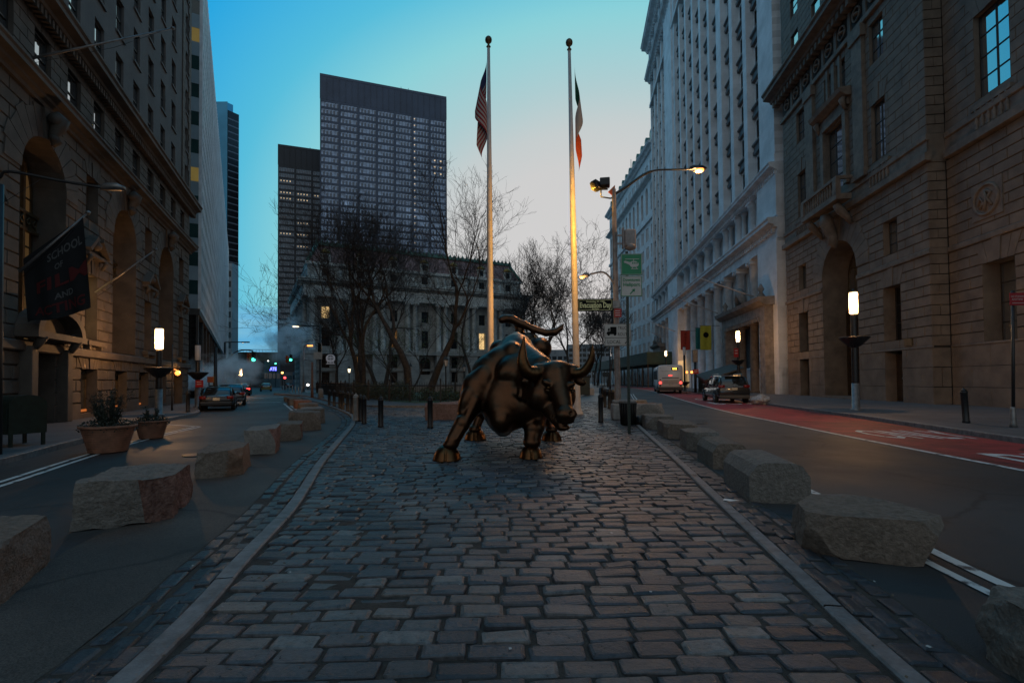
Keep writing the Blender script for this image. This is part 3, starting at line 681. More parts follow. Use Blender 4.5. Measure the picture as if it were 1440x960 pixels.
# ------------------------------------------------------------------ masonry facades (local frame: x along, z up, y into the building)
class Op:
    def __init__(s, xc, w, z0, z1, arch=False, depth=.35, kind='win'):
        s.xc, s.w, s.z0, s.z1, s.arch, s.depth, s.kind = xc, w, z0, z1, arch, depth, kind; s.zs = z1-w/2 if arch else z1
    def half(s, z):
        if not s.arch or z <= s.zs: return s.w/2
        return math.sqrt(max(0, (s.w/2)**2-(z-s.zs)**2))
def row_segs(x0, x1, za, zb, ops):
    cur = (x0, x0); out = []
    for o in sorted(ops, key=lambda o: o.xc):
        if o.z1 <= za+1e-3 or o.z0 >= zb-1e-3 or o.xc+o.w/2 < x0 or o.xc-o.w/2 > x1: continue
        ha = o.half(za) if za < o.z1 else 0; hb = o.half(zb) if zb < o.z1 else (0 if o.arch else o.w/2)
        if o.arch and hb == 0 and ha == 0: continue
        l = (max(x0, o.xc-ha), max(x0, o.xc-hb)); r = (min(x1, o.xc+ha), min(x1, o.xc+hb))
        out.append((cur, l)); cur = r
    out.append((cur, (x1, x1))); return [s for s in out if max(s[1][0]-s[0][0], s[1][1]-s[0][1]) > .01]
def plain(mb, x0, x1, z0, z1, ops, y=0.0, mat=0):
    zs = {round(z0, 4), round(z1, 4)}
    for o in ops:
        for z in (o.z0, o.z1): zs.add(round(z, 4))
        if o.arch:
            zs.add(round(o.zs, 4))
            for k in range(1, 10): zs.add(round(o.zs+(o.z1-o.zs)*math.sin(k/10*math.pi/2), 4))
    zs = sorted(z for z in zs if z0-1e-4 <= z <= z1+1e-4)
    for a, b in zip(zs, zs[1:]):
        if b-a < .002: continue
        for l, r in row_segs(x0, x1, a, b, ops): mb.face([(l[0], y, a), (r[0], y, a), (r[1], y, b), (l[1], y, b)], mat)
def rustic(mb, x0, x1, z0, z1, ops, course=.45, L=1.1, g=.05, mat=0, j=.022, c=.022):
    n = max(1, round((z1-z0)/course)); ch = (z1-z0)/n
    for o in ops:      # snap square openings to the courses
        if not o.arch:
            if z0 < o.z1 < z1: o.z1 = z0+round((o.z1-z0)/ch)*ch; o.zs = o.z1
            if z0 < o.z0 < z1: o.z0 = z0+round((o.z0-z0)/ch)*ch
    for k in range(n):
        a = z0+k*ch; b = a+ch
        for l, r in row_segs(x0, x1, a, b, ops):
            xs = []; s0 = math.floor(x0/L)*L+(L/2 if k % 2 else 0)
            q = s0
            while q < max(r):
                if q > max(l)+.18 and q < min(r)-.18: xs.append(q)
                q += L
            ed = [l]+[(q, q) for q in xs]+[r]
            for p, t in zip(ed, ed[1:]):
                # p,t = (x at bottom, x at top)
                jj = j/2
                lo = [(p[0]+jj, g, a+jj), (t[0]-jj, g, a+jj), (t[1]-jj, g, b-jj), (p[1]+jj, g, b-jj)]
                h = j/2+c; dy = random.uniform(-.006, .006)
                hi = [(p[0]+h, dy, a+h), (t[0]-h, dy, a+h), (t[1]-h, dy, b-h), (p[1]+h, dy, b-h)]
                if t[0]-p[0] < .12 or t[1]-p[1] < .12:
                    if t[1]-p[1] < .12 and t[0]-p[0] < .12: continue
                mb.face(hi, mat)
                for i in range(4): mb.face([lo[i], lo[(i+1) % 4], hi[(i+1) % 4], hi[i]], mat)
def reveals(mb, ops, y0=0.0, mat=0, sill=True):
    for o in ops:
        y1 = o.depth; a, b = o.xc-o.w/2, o.xc+o.w/2
        mb.face([(a, y0, o.z0), (a, y1, o.z0), (a, y1, o.zs), (a, y0, o.zs)], mat); mb.face([(b, y0, o.z0), (b, y1, o.z0), (b, y1, o.zs), (b, y0, o.zs)], mat)
        mb.face([(a, y0, o.z0), (b, y0, o.z0), (b, y1, o.z0), (a, y1, o.z0)], mat)
        if o.arch:
            n = 16; r = o.w/2; p = [(o.xc-r*math.cos(math.pi*k/n), o.zs+r*math.sin(math.pi*k/n)) for k in range(n+1)]
            for u, v in zip(p, p[1:]): mb.face([(u[0], y0, u[1]), (v[0], y0, v[1]), (v[0], y1, v[1]), (u[0], y1, u[1])], mat)
        else: mb.face([(a, y0, o.z1), (b, y0, o.z1), (b, y1, o.z1), (a, y1, o.z1)], mat)
def voussoirs(mb, o, t=.8, proud=.03, n=11, mat=0, key=.25, back=.07):
    r = o.w/2
    for k in range(n):
        a0 = math.pi*k/n+.012/r; a1 = math.pi*(k+1)/n-.012/r; isk = (k == n//2); R = r+t+(key if isk else (.12 if k % 2 else 0)); pr = -proud-(.07 if isk else 0)
        if isk: a0 -= .02; a1 += .02
        q = []
        for (rr, aa) in ((r-.004, a0), (r-.004, a1), (R, a1), (R, a0)): q.append((o.xc-rr*math.cos(aa), o.zs+rr*math.sin(aa)))
        vs = [(x, back, z) for x, z in q]+[(x+(o.xc-x)*.0, pr, z) for x, z in q]
        mb.poly(vs, [(4, 5, 6, 7), (0, 1, 5, 4), (1, 2, 6, 5), (2, 3, 7, 6), (3, 0, 4, 7)], mat)
def flat_arch(mb, xc, w, z, h=.75, n=7, spread=.45, proud=.02, mat=0, back=.06):
    for k in range(n):
        t0 = -1+2*k/n; t1 = -1+2*(k+1)/n; gp = .012; kk = (k == n//2); hh = h+(.12 if kk else 0)
        q = [(xc+t0*w/2+gp, z), (xc+t1*w/2-gp, z), (xc+t1*(w/2+spread)-gp, z+hh), (xc+t0*(w/2+spread)+gp, z+hh)]; pr = -proud-(.04 if kk else 0)
        vs = [(x, back, zz) for x, zz in q]+[(x, pr, zz) for x, zz in q]
        mb.poly(vs, [(4, 5, 6, 7), (0, 1, 5, 4), (1, 2, 6, 5), (2, 3, 7, 6), (3, 0, 4, 7)], mat)
def cornice(mb, x0, x1, z, h=.6, out=.6, mat=0, dent=0, back=.06, dw=.16):
    prof = [(back, z), (-out*.18, z), (-out*.22, z+h*.2), (-out*.45, z+h*.3), (-out*.5, z+h*.45), (-out*.9, z+h*.55), (-out*.9, z+h*.78), (-out, z+h*.88), (-out, z+h), (back, z+h+.04)]
    mb.prism(prof, x0, x1, mat)
    if dent:
        x = x0+dw
        while x < x1-dw: mb.box(x, x+dw, -out*.42, -.0, z-h*.12, z+h*.24, mat); x += dw*2
def band(mb, x0, x1, z0, z1, out=.06, mat=0, back=.06): mb.prism([(back, z0), (-out*.6, z0), (-out, z0+.04), (-out, z1-.05), (-out*.5, z1), (back, z1)], x0, x1, mat)
def sash_mesh(w, h, arch=False, cols=1, rows=2, fr=.07, transom=None, glass=1, name='window', bar=.035):
    """frame (material 0) and panes (material 1); y=0 is the frame's face"""
    mb = MB()
    if not arch:
        for (a, b, c, d) in ((-w/2, -w/2+fr, 0, h), (w/2-fr, w/2, 0, h), (-w/2+fr, w/2-fr, 0, fr), (-w/2+fr, w/2-fr, h-fr, h)): mb.box(a, b, 0, .07, c, d, 0)
        for k in range(1, cols): x = -w/2+w*k/cols; mb.box(x-bar/2, x+bar/2, .003, .06, fr, h-fr, 0)
        for k in range(1, rows): z = h*k/rows; mb.box(-w/2+fr, w/2-fr, .006, .058, z-bar/2-.004, z+bar/2+.004, 0)
        mb.face([(-w/2+fr*.5, .045, fr*.5), (w/2-fr*.5, .045, fr*.5), (w/2-fr*.5, .045, h-fr*.5), (-w/2+fr*.5, .045, h-fr*.5)], 1)
    else:
        r = w/2; zs = h-r; n = 18
        P_ = [(-r, 0), (-r, zs)]+[(-r*math.cos(math.pi*k/n), zs+r*math.sin(math.pi*k/n)) for k in range(1, n)]+[(r, zs), (r, 0)]
        mb.face([(x*.99, .05, z) for x, z in P_], 1)
        I = [((x)*(1-fr/r), (z if z <= zs else zs+(z-zs)*(1-fr/r))) for x, z in P_]
        for i in range(len(P_)-1):
            a, b, c, d = P_[i], P_[i+1], I[i+1], I[i]
            mb.poly([(a[0], 0, a[1]), (b[0], 0, b[1]), (c[0], 0, c[1]), (d[0], 0, d[1]), (a[0], .07, a[1]), (b[0], .07, b[1]), (c[0], .07, c[1]), (d[0], .07, d[1])], [(0, 1, 2, 3), (3, 2, 6, 7)], 0)
        for k in range(1, cols):
            x = -r+w*k/cols; top = zs+math.sqrt(max(0, r*r-x*x))-.02; bb = bar*(1.8 if cols <= 4 else 1.2); mb.box(x-bb/2, x+bb/2, -.01, .06, 0, top, 0)
        for k in range(1, rows):
            z = h*k/rows; hw = r if z < zs else math.sqrt(max(0, r*r-(z-zs)**2)); mb.box(-hw+.03, hw-.03, .004, .058, z-bar/2, z+bar/2, 0)
        if transom: mb.box(-r+.02, r-.02, -.12, .08, transom, transom+.55, 0)
    return mb
def windows(parent, ops, mats_for, cols=1, rows=2, limit=95, name='window', inset=0.0, **kw):
    """each opening gets its own window part; beyond the limit the rest become one part"""
    cache = {}; rest = MB(); restm = None
    for i, o in enumerate(ops):
        ms = mats_for(i, o)
        key = (round(o.w, 3), round(o.z1-o.z0, 3), o.arch, cols, rows, tuple(m.name for m in ms))
        if i < limit:
            if key not in cache: cache[key] = sash_mesh(o.w, o.z1-o.z0, o.arch, cols, rows, **kw).mesh(name, ms)
            link(name, cache[key], parent, (o.xc, o.depth-.07-inset, o.z0))
        else:
            s = sash_mesh(o.w, o.z1-o.z0, o.arch, cols, rows, **kw); restm = restm or ms; rest.poly([(x+o.xc, y+o.depth-.07-inset, z+o.z0) for x, y, z in s.v], [], 0)
            n = len(rest.v)-len(s.v); rest.f += [tuple(n+q for q in f) for f in s.f]; rest.m += s.m; rest.sm += s.sm
    if rest.f: r = rest.build(name, restm, parent); r['kind'] = 'stuff'
def column(mb, x, y, z0, z1, r, n=16, mat=0, base=True, cap='ionic'):
    h = z1-z0; mb.lathe((x, y, z0), [(r*1.25, .0), (r*1.25, r*.35), (r*1.1, r*.5), (r*1.0, r*.6), (r*1.0, h*.3), (r*.86, h-r*1.3), (r*1.0, h-r*1.2), (r*1.25, h-r*.5), (r*1.25, h-r*.4)], n, mat)
    mb.box(x-r*1.4, x+r*1.4, y-r*1.4, y+r*1.4, z0-.001, z0+r*.3, mat); mb.box(x-r*1.3, x+r*1.3, y-r*1.3, y+r*1.3, z1-r*.42, z1, mat)
    if cap == 'ionic':
        for s in (-1, 1): mb.tube([(x+s*r*1.05, y-r*1.28, z1-r*.75), (x+s*r*1.05, y+r*1.28, z1-r*.75)], r*.36, 10, mat)
def baluster_row(mb, x0, x1, y, z0, z1, mat=0, pitch=.26, r=.075):
    n = max(1, int((x1-x0)/pitch)); h = z1-z0
    for k in range(n):
        x = x0+(k+.5)*(x1-x0)/n; mb.lathe((x, y, z0), [(r*.9, 0), (r*.9, h*.1), (r*.5, h*.18), (r, h*.38), (r*.45, h*.62), (r*.55, h*.8), (r*.9, h*.9), (r*.9, h)], 8, mat)
def local_frame(p0, p1, flip=False):
    """frame for a wall running p0 -> p1"""
    d = Vector(p1)-Vector(p0); return (p0[0], p0[1], 0), math.atan2(d.y, d.x), d.length
# ------------------------------------------------------------------ left: dark limestone building with arches
o_, a_, L_ = local_frame((-11.16, 4), (-9.6-.389*36.8, 36.8))
lb = thing('arcaded_building', 'dark limestone office building with tall arches and dentilled cornice at the left edge', 'building', o_, a_)
sY = lambda Y: (Y-4)*1.073
LE = L_
arches = [Op(s, 3.1, 3.0, 10.1, True, 1.05) for s in (6.6, 14.3, 22.1, 29.3)]
mids = [10.4, 18.2, 25.7, 32.9]
tall = [Op(s, 1.15, 3.35, 6.35, depth=.5) for s in mids]; small = [Op(s, 1.15, 8.35, 10.35, depth=.45) for s in mids]
row = [Op(sY(15.0+2.22*k-9), 1.1, 12.1, 13.75, depth=.2) for k in range(14)]; row = [o for o in row if 1 < o.xc < LE-.9]
shops = [Op(s, 1.55, .3, 2.02, depth=.45) for s in (6.5, 10.2, 18.1, 21.7, 25.1, 28.6)]
ent = [Op(32.3, 2.2, .12, 2.1, depth=1.2)]; door = [Op(14.3, 1.7, .12, 2.75, depth=.6)]
w = MB()
rustic(w, 0, LE, .75, 2.6, shops+ent+door, .46, 1.25, .055, 0, .03, .03)
rustic(w, 0, LE, 2.95, 11.15, arches+tall+small, .455, 1.15, .05, 0)
plain(w, 0, LE, 2.6, 11.2, arches+tall+small+door, .05, 1); plain(w, 0, LE, .0, 2.6, shops+ent+door, .055, 1)
plain(w, 0, LE, .0, .73, shops+ent+door, .0, 0)
reveals(w, arches+tall+small+shops+ent+door+row, 0.0, 0)
rustic(w, 0, LE, 11.75, 14.05, row, .38, .9, .03, 0, .014, .014); plain(w, 0, LE, 11.7, 14.1, row, .03, 1)
for o in arches: voussoirs(w, o, .95, .03, 13)
for o in tall+small: flat_arch(w, o.xc, o.w, o.z1+.0, .5, 5, .25)
for o in shops+ent: flat_arch(w, o.xc, o.w, o.z1+.01, .5, 7, .35)
# upper storeys
up = []
k = 0
for f in range(10):
    z = 15.6+2.78*f
    for k in range(14):
        s = sY(15.0+2.22*k-9)
        if 1 < s < LE-2.6: up.append(Op(s, 1.0, z, z+1.75, depth=.2))
    up.append(Op(LE-1.15, .9, z, z+1.75, depth=.35))
wu = MB(); plain(wu, 0, LE, 14.8, 44, up, 0.02, 0); reveals(wu, up, .02, 0)
for o in up: wu.box(o.xc-o.w/2-.06, o.xc+o.w/2+.06, -.06, .02, o.z0-.12, o.z0-.0, 0)
side = MB(); side.face([(LE, .05, 0), (LE, 14, 0), (LE, 14, 44), (LE, .05, 44)]); side.face([(0, .05, 0), (0, 14, 0), (0, 14, 44), (0, .05, 44)]); side.face([(0, .05, 44), (LE, .05, 44), (LE, 14, 44), (0, 14, 44)])
side.face([(0, 14, 0), (LE, 14, 0), (LE, 14, 44), (0, 14, 44)])
q = MB(); z = 14.85
while z < 43.5: q.box(LE-2.35, LE-1.75+(.15 if int(z/.45) % 2 else 0), -.05, .02, z+.012, z+.44, 0); q.box(LE-.55-(.15 if int(z/.45) % 2 else 0), LE+.04, -.05, .02, z+.012, z+.44, 0); z += .45
w.build('wall', [M['stoneL'], M['groove']], lb); wu.poly(q.v, q.f, 1); wu.build('upper_wall', [brickify(mat('upper_brickwork', (.135, .122, .112), .85, var=.15, scale=.6, bump=.2, bscale=25), .6, .2, .008, .8, 'xz', .2, .05), M['stoneL']], lb)
side.build('side_wall', M['stoneL2'], lb)
c = MB(); cornice(c, 0, LE+.3, 11.15, .62, .55); c.build('cornice', M['stoneL'], lb)
c = MB(); cornice(c, 0, LE+.5, 14.05, .75, .75, dent=1, dw=.13); c.build('cornice', M['stoneL'], lb)
c = MB(); band(c, 0, LE, 2.6, 2.95, .16); c.build('string_course', M['stoneL'], lb)
for o in arches:   # carved scroll keystones
    sk = MB()
    x = o.xc; z = o.z1
    sk.tube([(x, -.28, z+1.0), (x, -.42, z+.75), (x, -.34, z+.45), (x, -.22, z+.2), (x, -.30, z-.02), (x, -.2, z-.2)], [.12, .26, .22, .15, .17, .05], 10)
    sk.tube([(x-.26, -.34, z+.72), (x+.26, -.34, z+.72)], .2, 10); sk.tube([(x-.18, -.28, z+.05), (x+.18, -.28, z+.05)], .12, 10)
    sk.build('keystone', M['stoneL'], lb)
for s in mids:
    pd = MB(); z = 6.95
    for sg in (-1, 1):
        pd.poly([(s+sg*.95, -.34, z), (s+sg*.25, -.34, z+.62), (s+sg*.25, -.34, z+.80), (s+sg*1.05, -.34, z+.14), (s+sg*.95, .05, z), (s+sg*.25, .05, z+.62), (s+sg*.25, .05, z+.80), (s+sg*1.05, .05, z+.14)], [(0, 1, 2, 3), (4, 5, 6, 7), (0, 1, 5, 4), (2, 3, 7, 6), (1, 2, 6, 5), (3, 0, 4, 7)])
        pd.tube([(s+sg*.75, -.12, z-.05), (s+sg*.78, -.25, z-.2), (s+sg*.75, -.1, z-.5)], [.08, .1, .05], 8)
    pd.box(s-.95, s+.95, -.26, .05, z-.12, z, 0); pd.poly([(s-.95, -.05, z-.05), (s+.95, -.05, z-.05), (s, -.05, z+.6), (s-.95, .05, z-.05), (s+.95, .05, z-.05), (s, .05, z+.6)], [(0, 1, 2), (0, 3, 4, 1), (1, 4, 5, 2), (2, 5, 3, 0)])
    pd.lathe((s, -.16, z+.2), [(.05, 0), (.18, .1), (.2, .25), (.1, .4), (.14, .5), (.02, .62)], 10)
    pd.build('pediment', M['stoneL'], lb); pd = MB(); pd.box(s-.85, s+.85, -.24, .05, 3.12, 3.3, 0)
    for sg in (-1, 1): pd.box(s+sg*.6-.09, s+sg*.6+.09, -.2, .05, 2.96, 3.12, 0)
    pd.build('window_sill', M['stoneL'], lb)
hd = MB()     # hooded doorway
x = 14.3
for sg in (-1, 1):
    hd.cbox((x+sg*1.25, -.12, 1.45), .42, .4, 2.65, 0, .03); hd.tube([(x+sg*1.25, -.3, 3.3), (x+sg*1.25, -.5, 3.05), (x+sg*1.25, -.3, 2.7)], [.12, .17, .09], 10)
n = 14; arc = [(x-1.75*math.cos(math.pi*k/n), 3.25+.95*math.sin(math.pi*k/n)) for k in range(n+1)]
for u, v in zip(arc, arc[1:]):
    uu = (x+(u[0]-x)*.82, 3.25+(u[1]-3.25)*.78); vv = (x+(v[0]-x)*.82, 3.25+(v[1]-3.25)*.78)
    hd.poly([(u[0], -.6, u[1]), (v[0], -.6, v[1]), (vv[0], -.6, vv[1]), (uu[0], -.6, uu[1]), (u[0], .05, u[1]), (v[0], .05, v[1]), (vv[0], .05, vv[1]), (uu[0], .05, uu[1])], [(0, 1, 2, 3), (0, 1, 5, 4), (2, 3, 7, 6)])
hd.box(x-1.8, x+1.8, -.62, .05, 3.05, 3.26, 0); hd.face([(p[0], -.1, p[1]) for p in arc])
hd.build('door_hood', M['stoneL'], lb)
dm = MB()
for s in (-1, 1):
    dm.box(x+s*.42-.40, x+s*.42+.40, .45, .52, .14, 2.7, 0)
    for z0, z1 in ((.3, .9), (1.05, 1.75), (1.9, 2.55)): dm.cbox((x+s*.42, .44, (z0+z1)/2), .56, .05, z1-z0, 0, .02)
dr = dm.build('door', M['wood'], lb)
hm = MB(); hm.tube([(x+.08, .38, 1.0), (x+.08, .36, 1.2), (x+.08, .38, 1.4)], .015, 8); hm.build('handle', M['frame_bronze'], dr)
warm = lambda i, o: [M['frame_bronze'], M['glass_warm']]
cool = lambda i, o: [M['frame'], M['glass']]
windows(lb, arches, warm, cols=4, rows=8, transom=4.1, fr=.12, bar=.05)
for o in arches:   # carved bronze-like spandrel panels inside the arches
    tr = MB()
    y = o.depth-.24
    for k in range(7):
        xx = o.xc-1.25+k*2.5/6; tr.tube([(xx-.12, y, 7.38), (xx, y-.03, 7.52), (xx+.12, y, 7.38), (xx, y, 7.26), (xx-.1, y, 7.36)], .03, 6)
    tr.box(o.xc-1.5, o.xc+1.5, y-.04, y+.1, 7.62, 7.72, 0); tr.box(o.xc-1.5, o.xc+1.5, y-.04, y+.1, 7.02, 7.12, 0)
    for s in (-.55, .55): tr.box(o.xc+s-.07, o.xc+s+.07, y-.02, y+.18, 3.0, 9.4, 0)
    tr.build('window_spandrel', M['frame_bronze'], lb)
windows(lb, tall+small, lambda i, o: [M['frame_bronze'], M['glass_lit'] if i == 1 else M['glass']], cols=2, rows=3)
windows(lb, row, cool, cols=1, rows=2)
sh = lambda i, o: [M['frame_bronze'], M['glass_amber'] if i in (2, 3, 4) and False else M['glass']]
windows(lb, shops, sh, cols=1, rows=1, name='shop_window')
up.sort(key=lambda o: o.z0*1.0-o.xc*.2)
windows(lb, up, cool, cols=1, rows=2, limit=88)
# posters / orange sills glowing inside the shop windows
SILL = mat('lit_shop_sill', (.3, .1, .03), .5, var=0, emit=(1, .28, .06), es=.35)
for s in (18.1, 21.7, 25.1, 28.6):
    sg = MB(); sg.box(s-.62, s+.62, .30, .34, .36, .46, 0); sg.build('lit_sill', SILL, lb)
#'lit_sill', mat('lit_shop_sill', (.3, .1, .03), .5, var=0, emit=(1, .28, .06), es=.55), lb)
PM_ = [M['blackpaint'], mat('poster_blue', (.10, .16, .2), .4, var=.5, scale=5)]
for s in (18.1, 21.7, 25.1):
    ps = MB(); ps.box(s-.62, s+.62, .315, .335, 1.72, 1.92, 0); ps.box(s-.55, s-.05, .315, .335, .8, 1.6, 1); ps.build('shop_poster', PM_, lb)
en = MB(); en.box(31.2, 33.4, .8, .86, .12, 2.1, 0); en.box(32.2, 32.3, .74, .8, .12, 2.1, 0); en.build('entrance_screen', mat('timber_entrance', (.16, .09, .03), .5, var=.3, scale=4), lb)
lt = MB(); lt.lathe((31.0, -.25, 2.2), [(.01, -.17), (.13, -.1), (.17, 0), (.13, .1), (.01, .17)], 12); lt.tube([(31.0, -.25, 2.35), (31.0, -.1, 2.45), (31.0, .0, 2.45)], .02, 6)
lt.build('entrance_lantern', M['lamp_orange'], lb)
# ------------------------------------------------------------------ slab block with glass ends and light metal grid face
p0 = Vector((-29.6, 47.3)); d = Vector((-.547, 1)).normalized(); e = p0+d*125
o_, a_, L2_ = local_frame(p0, e)
gb = thing('glass_office_slab', 'tall pale metal and glass office slab beyond the limestone building', 'building', o_, a_)
H2 = 46.5
sl = MB()
sl.box(0, L2_, .25, 20, 8.6, H2, 0)
body_ = sl.build('wall', mat('grey_metal_cladding', (.66, .71, .73), .38, .3, var=.14, scale=.15), gb)
gl = MB(); rows_ = int((H2-8.6)/1.9)
for r_ in range(rows_):
    z = 8.8+r_*1.9
    for k in range(62): x = .6+k*2.25; gl.face([(x, .235, z+.5), (x+1.6, .235, z+.5), (x+1.6, .235, z+1.35), (x, .235, z+1.35)])
gl.build('window_grid', mat('slab_side_glass', (.14, .20, .24), .22, var=.5, scale=.08, spec=.8), gb)['kind'] = 'stuff'
fins = MB()
for k in range(126): fins.box(k*1.125-.03, k*1.125+.03, .205, .248, 8.6, H2+.3, 0)
fins.build('metal_fins', mat('light_fins', (.78, .80, .80), .45, .1, var=.2, scale=.3), gb)
# north end with green glass bands
nb = MB(); gbn = MB(); lit = MB(); z = 8.6; k = 0
while z < H2:
    nb.box(-.06, -.001, .05, 20, z, z+1.35, 0)
    (lit if k in (4, 9) else gbn).box(-.03, -.002, .05, 20, z+1.35, z+2.7, 0)
    z += 2.7; k += 1
nb.build('spandrel_band', mat('blue_grey_panel', (.20, .27, .31), .5, var=.15, scale=.3), gb); gbn.build('window_band', M['glass_green'], gb)
lit.build('window_band', mat('yellow_lit_window_band', (.1, .09, .03), .3, var=.6, scale=.5, emit=(.9, .62, .15), es=.12), gb)
cn = MB(); cn.box(-.12, .3, -.02, .24, 8.6, H2+.3, 0); cn.build('corner_column', M['white_trim'], gb)
gf = MB()
gf.box(0, L2_, 3.0, 3.1, 0, 8.6, 1)
for k in range(20): gf.box(k*6.6, k*6.6+.7, .2, .9, 0, 8.6, 0)
gf.box(-.1, L2_, .1, 3.2, 8.0, 8.6, 0)
gf.build('ground_floor', [M['frame'], M['glass_dark']], gb)
gk = MB(); gk.box(.0, .3, .4, 20, .1, 8.6, 0); gk.build('black_end_wall', M['blackpaint'], gb)
# second far block and blue glass tower
def simple_block(name, label, x0, x1, y, depth, z1, rowh, wall, glass, rz=0, cat='building', group=None, colw=3.0, fr=.25):
    t = thing(name, label, cat, (x0, y, 0), rz, group); W = x1-x0
    b = MB(); b.box(0, W, 0, depth, 0, z1, 0); b.build('wall', wall, t)
    gmb = MB(); z = 3; 
    while z < z1-rowh:
        n = int(W/colw)
        for k in range(n): gmb.box(k*W/n+W/n*fr*.5, (k+1)*W/n-W/n*fr*.5, -.04, .0, z, z+rowh*.6, 0)
        if depth > 5:
            n = int(depth/colw)
            for k in range(n): gmb.box(W, W+.04, k*depth/n+.3, (k+1)*depth/n-.3, z, z+rowh*.6, 0)
        z += rowh
    g_ = gmb.build('window_rows', glass, t); g_['kind'] = 'stuff'; return t
a = A(319.5, 385, 175)
t = simple_block('far_office_block', 'narrow grey office block between the pale slab and the open sky', a.x-14, A(326.5, 385, 175).x, 175, 4, A(325, 370, 175).z, 3.6, mat('grey_block', (.22, .25, .27), .5, var=.2, scale=.1), M['glass_dark'])
bt = thing('blue_glass_tower', 'blue mirrored glass tower with black banded edge rising behind the pale slab', 'building', (A(300, 150, 300).x, 300, 0))
x1 = A(320, 150, 300).x-A(300, 150, 300).x; x2 = A(328.5, 155, 300).x-A(300, 150, 300).x; zt = A(312, 143, 300).z
b = MB(); b.vprism([(0, 0), (x1, 0), (x1-24, 40), (-20, 40)], 0, zt, 0); b.build('glass_face', mat('blue_mirror_glass', (.05, .22, .38), .12, .7, var=.15, scale=.05), bt)
b = MB(); b.vprism([(x1, .5), (x2, 6), (x2-24, 40), (x1-24, 40)], 0, zt-5, 0); b.build('dark_corner', mat('black_tower_glass', (.012, .014, .018), .25, var=.2), bt)
b = MB()
for k in range(44):
    z = 3+k*4; 
    if z < zt-8: b.poly([(x1+.02, .46, z), (x2+.02, 5.96, z), (x2+.02, 5.96, z+.7), (x1+.02, .46, z+.7)], [(0, 1, 2, 3)])
o = b.build('white_bands', mat('tower_band', (.13, .16, .2), .5, var=0), bt); o['kind'] = 'stuff'
b = MB(); b.vprism([(x1-.3, -.1), (x2-2, 3), (x2-14, 20), (x1-14, 20)], zt-5, zt-.5, 0); b.build('crown', mat('tower_crown', (.10, .36, .5), .2, .5, var=.1), bt)
# ------------------------------------------------------------------ right: brown limestone palazzo
P0 = (23.51, 42.4); a_ = math.atan2(-1, -.13)
rb = thing('palazzo_building', 'massive brown rusticated stone building with arched portal at the right edge', 'building', (*P0, 0), a_)
XE = 17.4
pa = Op(8.55, 4.5, .12, 10.85, True, 1.9)
nic = [Op(x, 1.55, 3.75, 6.6, depth=.7) for x in (3.1, 14.25)]; smr = [Op(x, 1.25, 8.55, 10.45, depth=.4) for x in (3.1, 14.25)]
dlo = [Op(x, 1.55, .12, 2.85, depth=.7) for x in (3.1, 14.25)]
w = MB()
rustic(w, 0, XE, 3.08, 7.75, [pa]+nic, .52, 1.35, .055); rustic(w, 0, XE, 8.05, 12.45, [pa]+smr, .49, 1.35, .055)
rustic(w, 0, XE, .0, 3.0, [pa]+dlo, 1.0, 2.2, .02, 0, .012, .01)
plain(w, 0, XE, 0, 12.5, [pa]+nic+smr+dlo, .056, 1); reveals(w, [pa]+nic+smr+dlo, 0, 0)
voussoirs(w, pa, 1.35, .04, 15)
for o in nic: flat_arch(w, o.xc, o.w, o.z1, .95, 5, .35)
# second zone
pn = [Op(x, 1.35, 14.3, 18.0, depth=.28) for x in (3.3, 13.4)]; pu = [Op(x, 1.35, 20.3, 22.9, depth=.25) for x in (3.3, 13.4)]
big = [Op(8.55, 2.5, 14.5, 18.9, depth=.3)]; two = [Op(x, 1.15, 20.7, 23.0, depth=.25) for x in (7.75, 9.4)]
rustic(w, 0, XE, 13.9, 23.3, pn+pu+big+two, .5, 1.25, .035, 0, .016, .014); plain(w, 0, XE, 12.5, 26.5, pn+pu+big+two, .04, 1); reveals(w, pn+pu+big+two, 0, 0)
for o in pn: flat_arch(w, o.xc, o.w, o.z1, .95, 5, .35)
top = [Op(x, 1.3, 27.6+3.25*f, 29.5+3.25*f, depth=.16) for f in range(5) for x in (2.6, 6.2, 9.9, 13.4)]
rustic(w, 0, XE, 26.6, 43, top, .5, 1.3, .03, 0, .014, .012); plain(w, 0, XE, 26.5, 43, top, .03, 1); reveals(w, top, 0, 0)
# pavilion return and set-back wing
RX = 40.0
w2 = MB()
wz = [Op(x, 1.7, 3.3, 6.5, depth=.8) for x in (20.35, 27.0, 33.7)]; wz2 = [Op(x, 1.9, 14.4, 18.4, depth=.3) for x in (20.35, 27.0, 33.7)]; wz3 = [Op(x, 1.6, 20.6, 23.0, depth=.5) for x in (20.35, 27, 33.7)]
rustic(w2, XE+.02, RX, 3.08, 7.75, wz, .52, 1.5, .055); rustic(w2, XE+.02, RX, 8.05, 12.45, [], .49, 1.5, .055); rustic(w2, XE+.02, RX, .0, 3.0, [], 1.0, 2.2, .02, 0, .012, .01)
plain(w2, XE, RX, 0, 12.5, wz, .056, 1); rustic(w2, XE+.02, RX, 13.9, 23.3, wz2+wz3, .5, 1.35, .035, 0, .016, .014); plain(w2, XE, RX, 12.5, 26.5, wz2+wz3, .04, 1)
plain(w2, XE, RX, 26.5, 43, [], .03, 0); reveals(w2, wz+wz2+wz3, 0, 0)
for o in wz+wz2: flat_arch(w2, o.xc, o.w, o.z1, 1.0, 5, .45)
w2.v = [(x, y+.85, z) for x, y, z in w2.v]
w.build('wall', [M['stoneR'], M['groove']], rb); w2.build('wing_wall', [M['stoneR'], M['groove']], rb)
r_ = MB(); z = .0
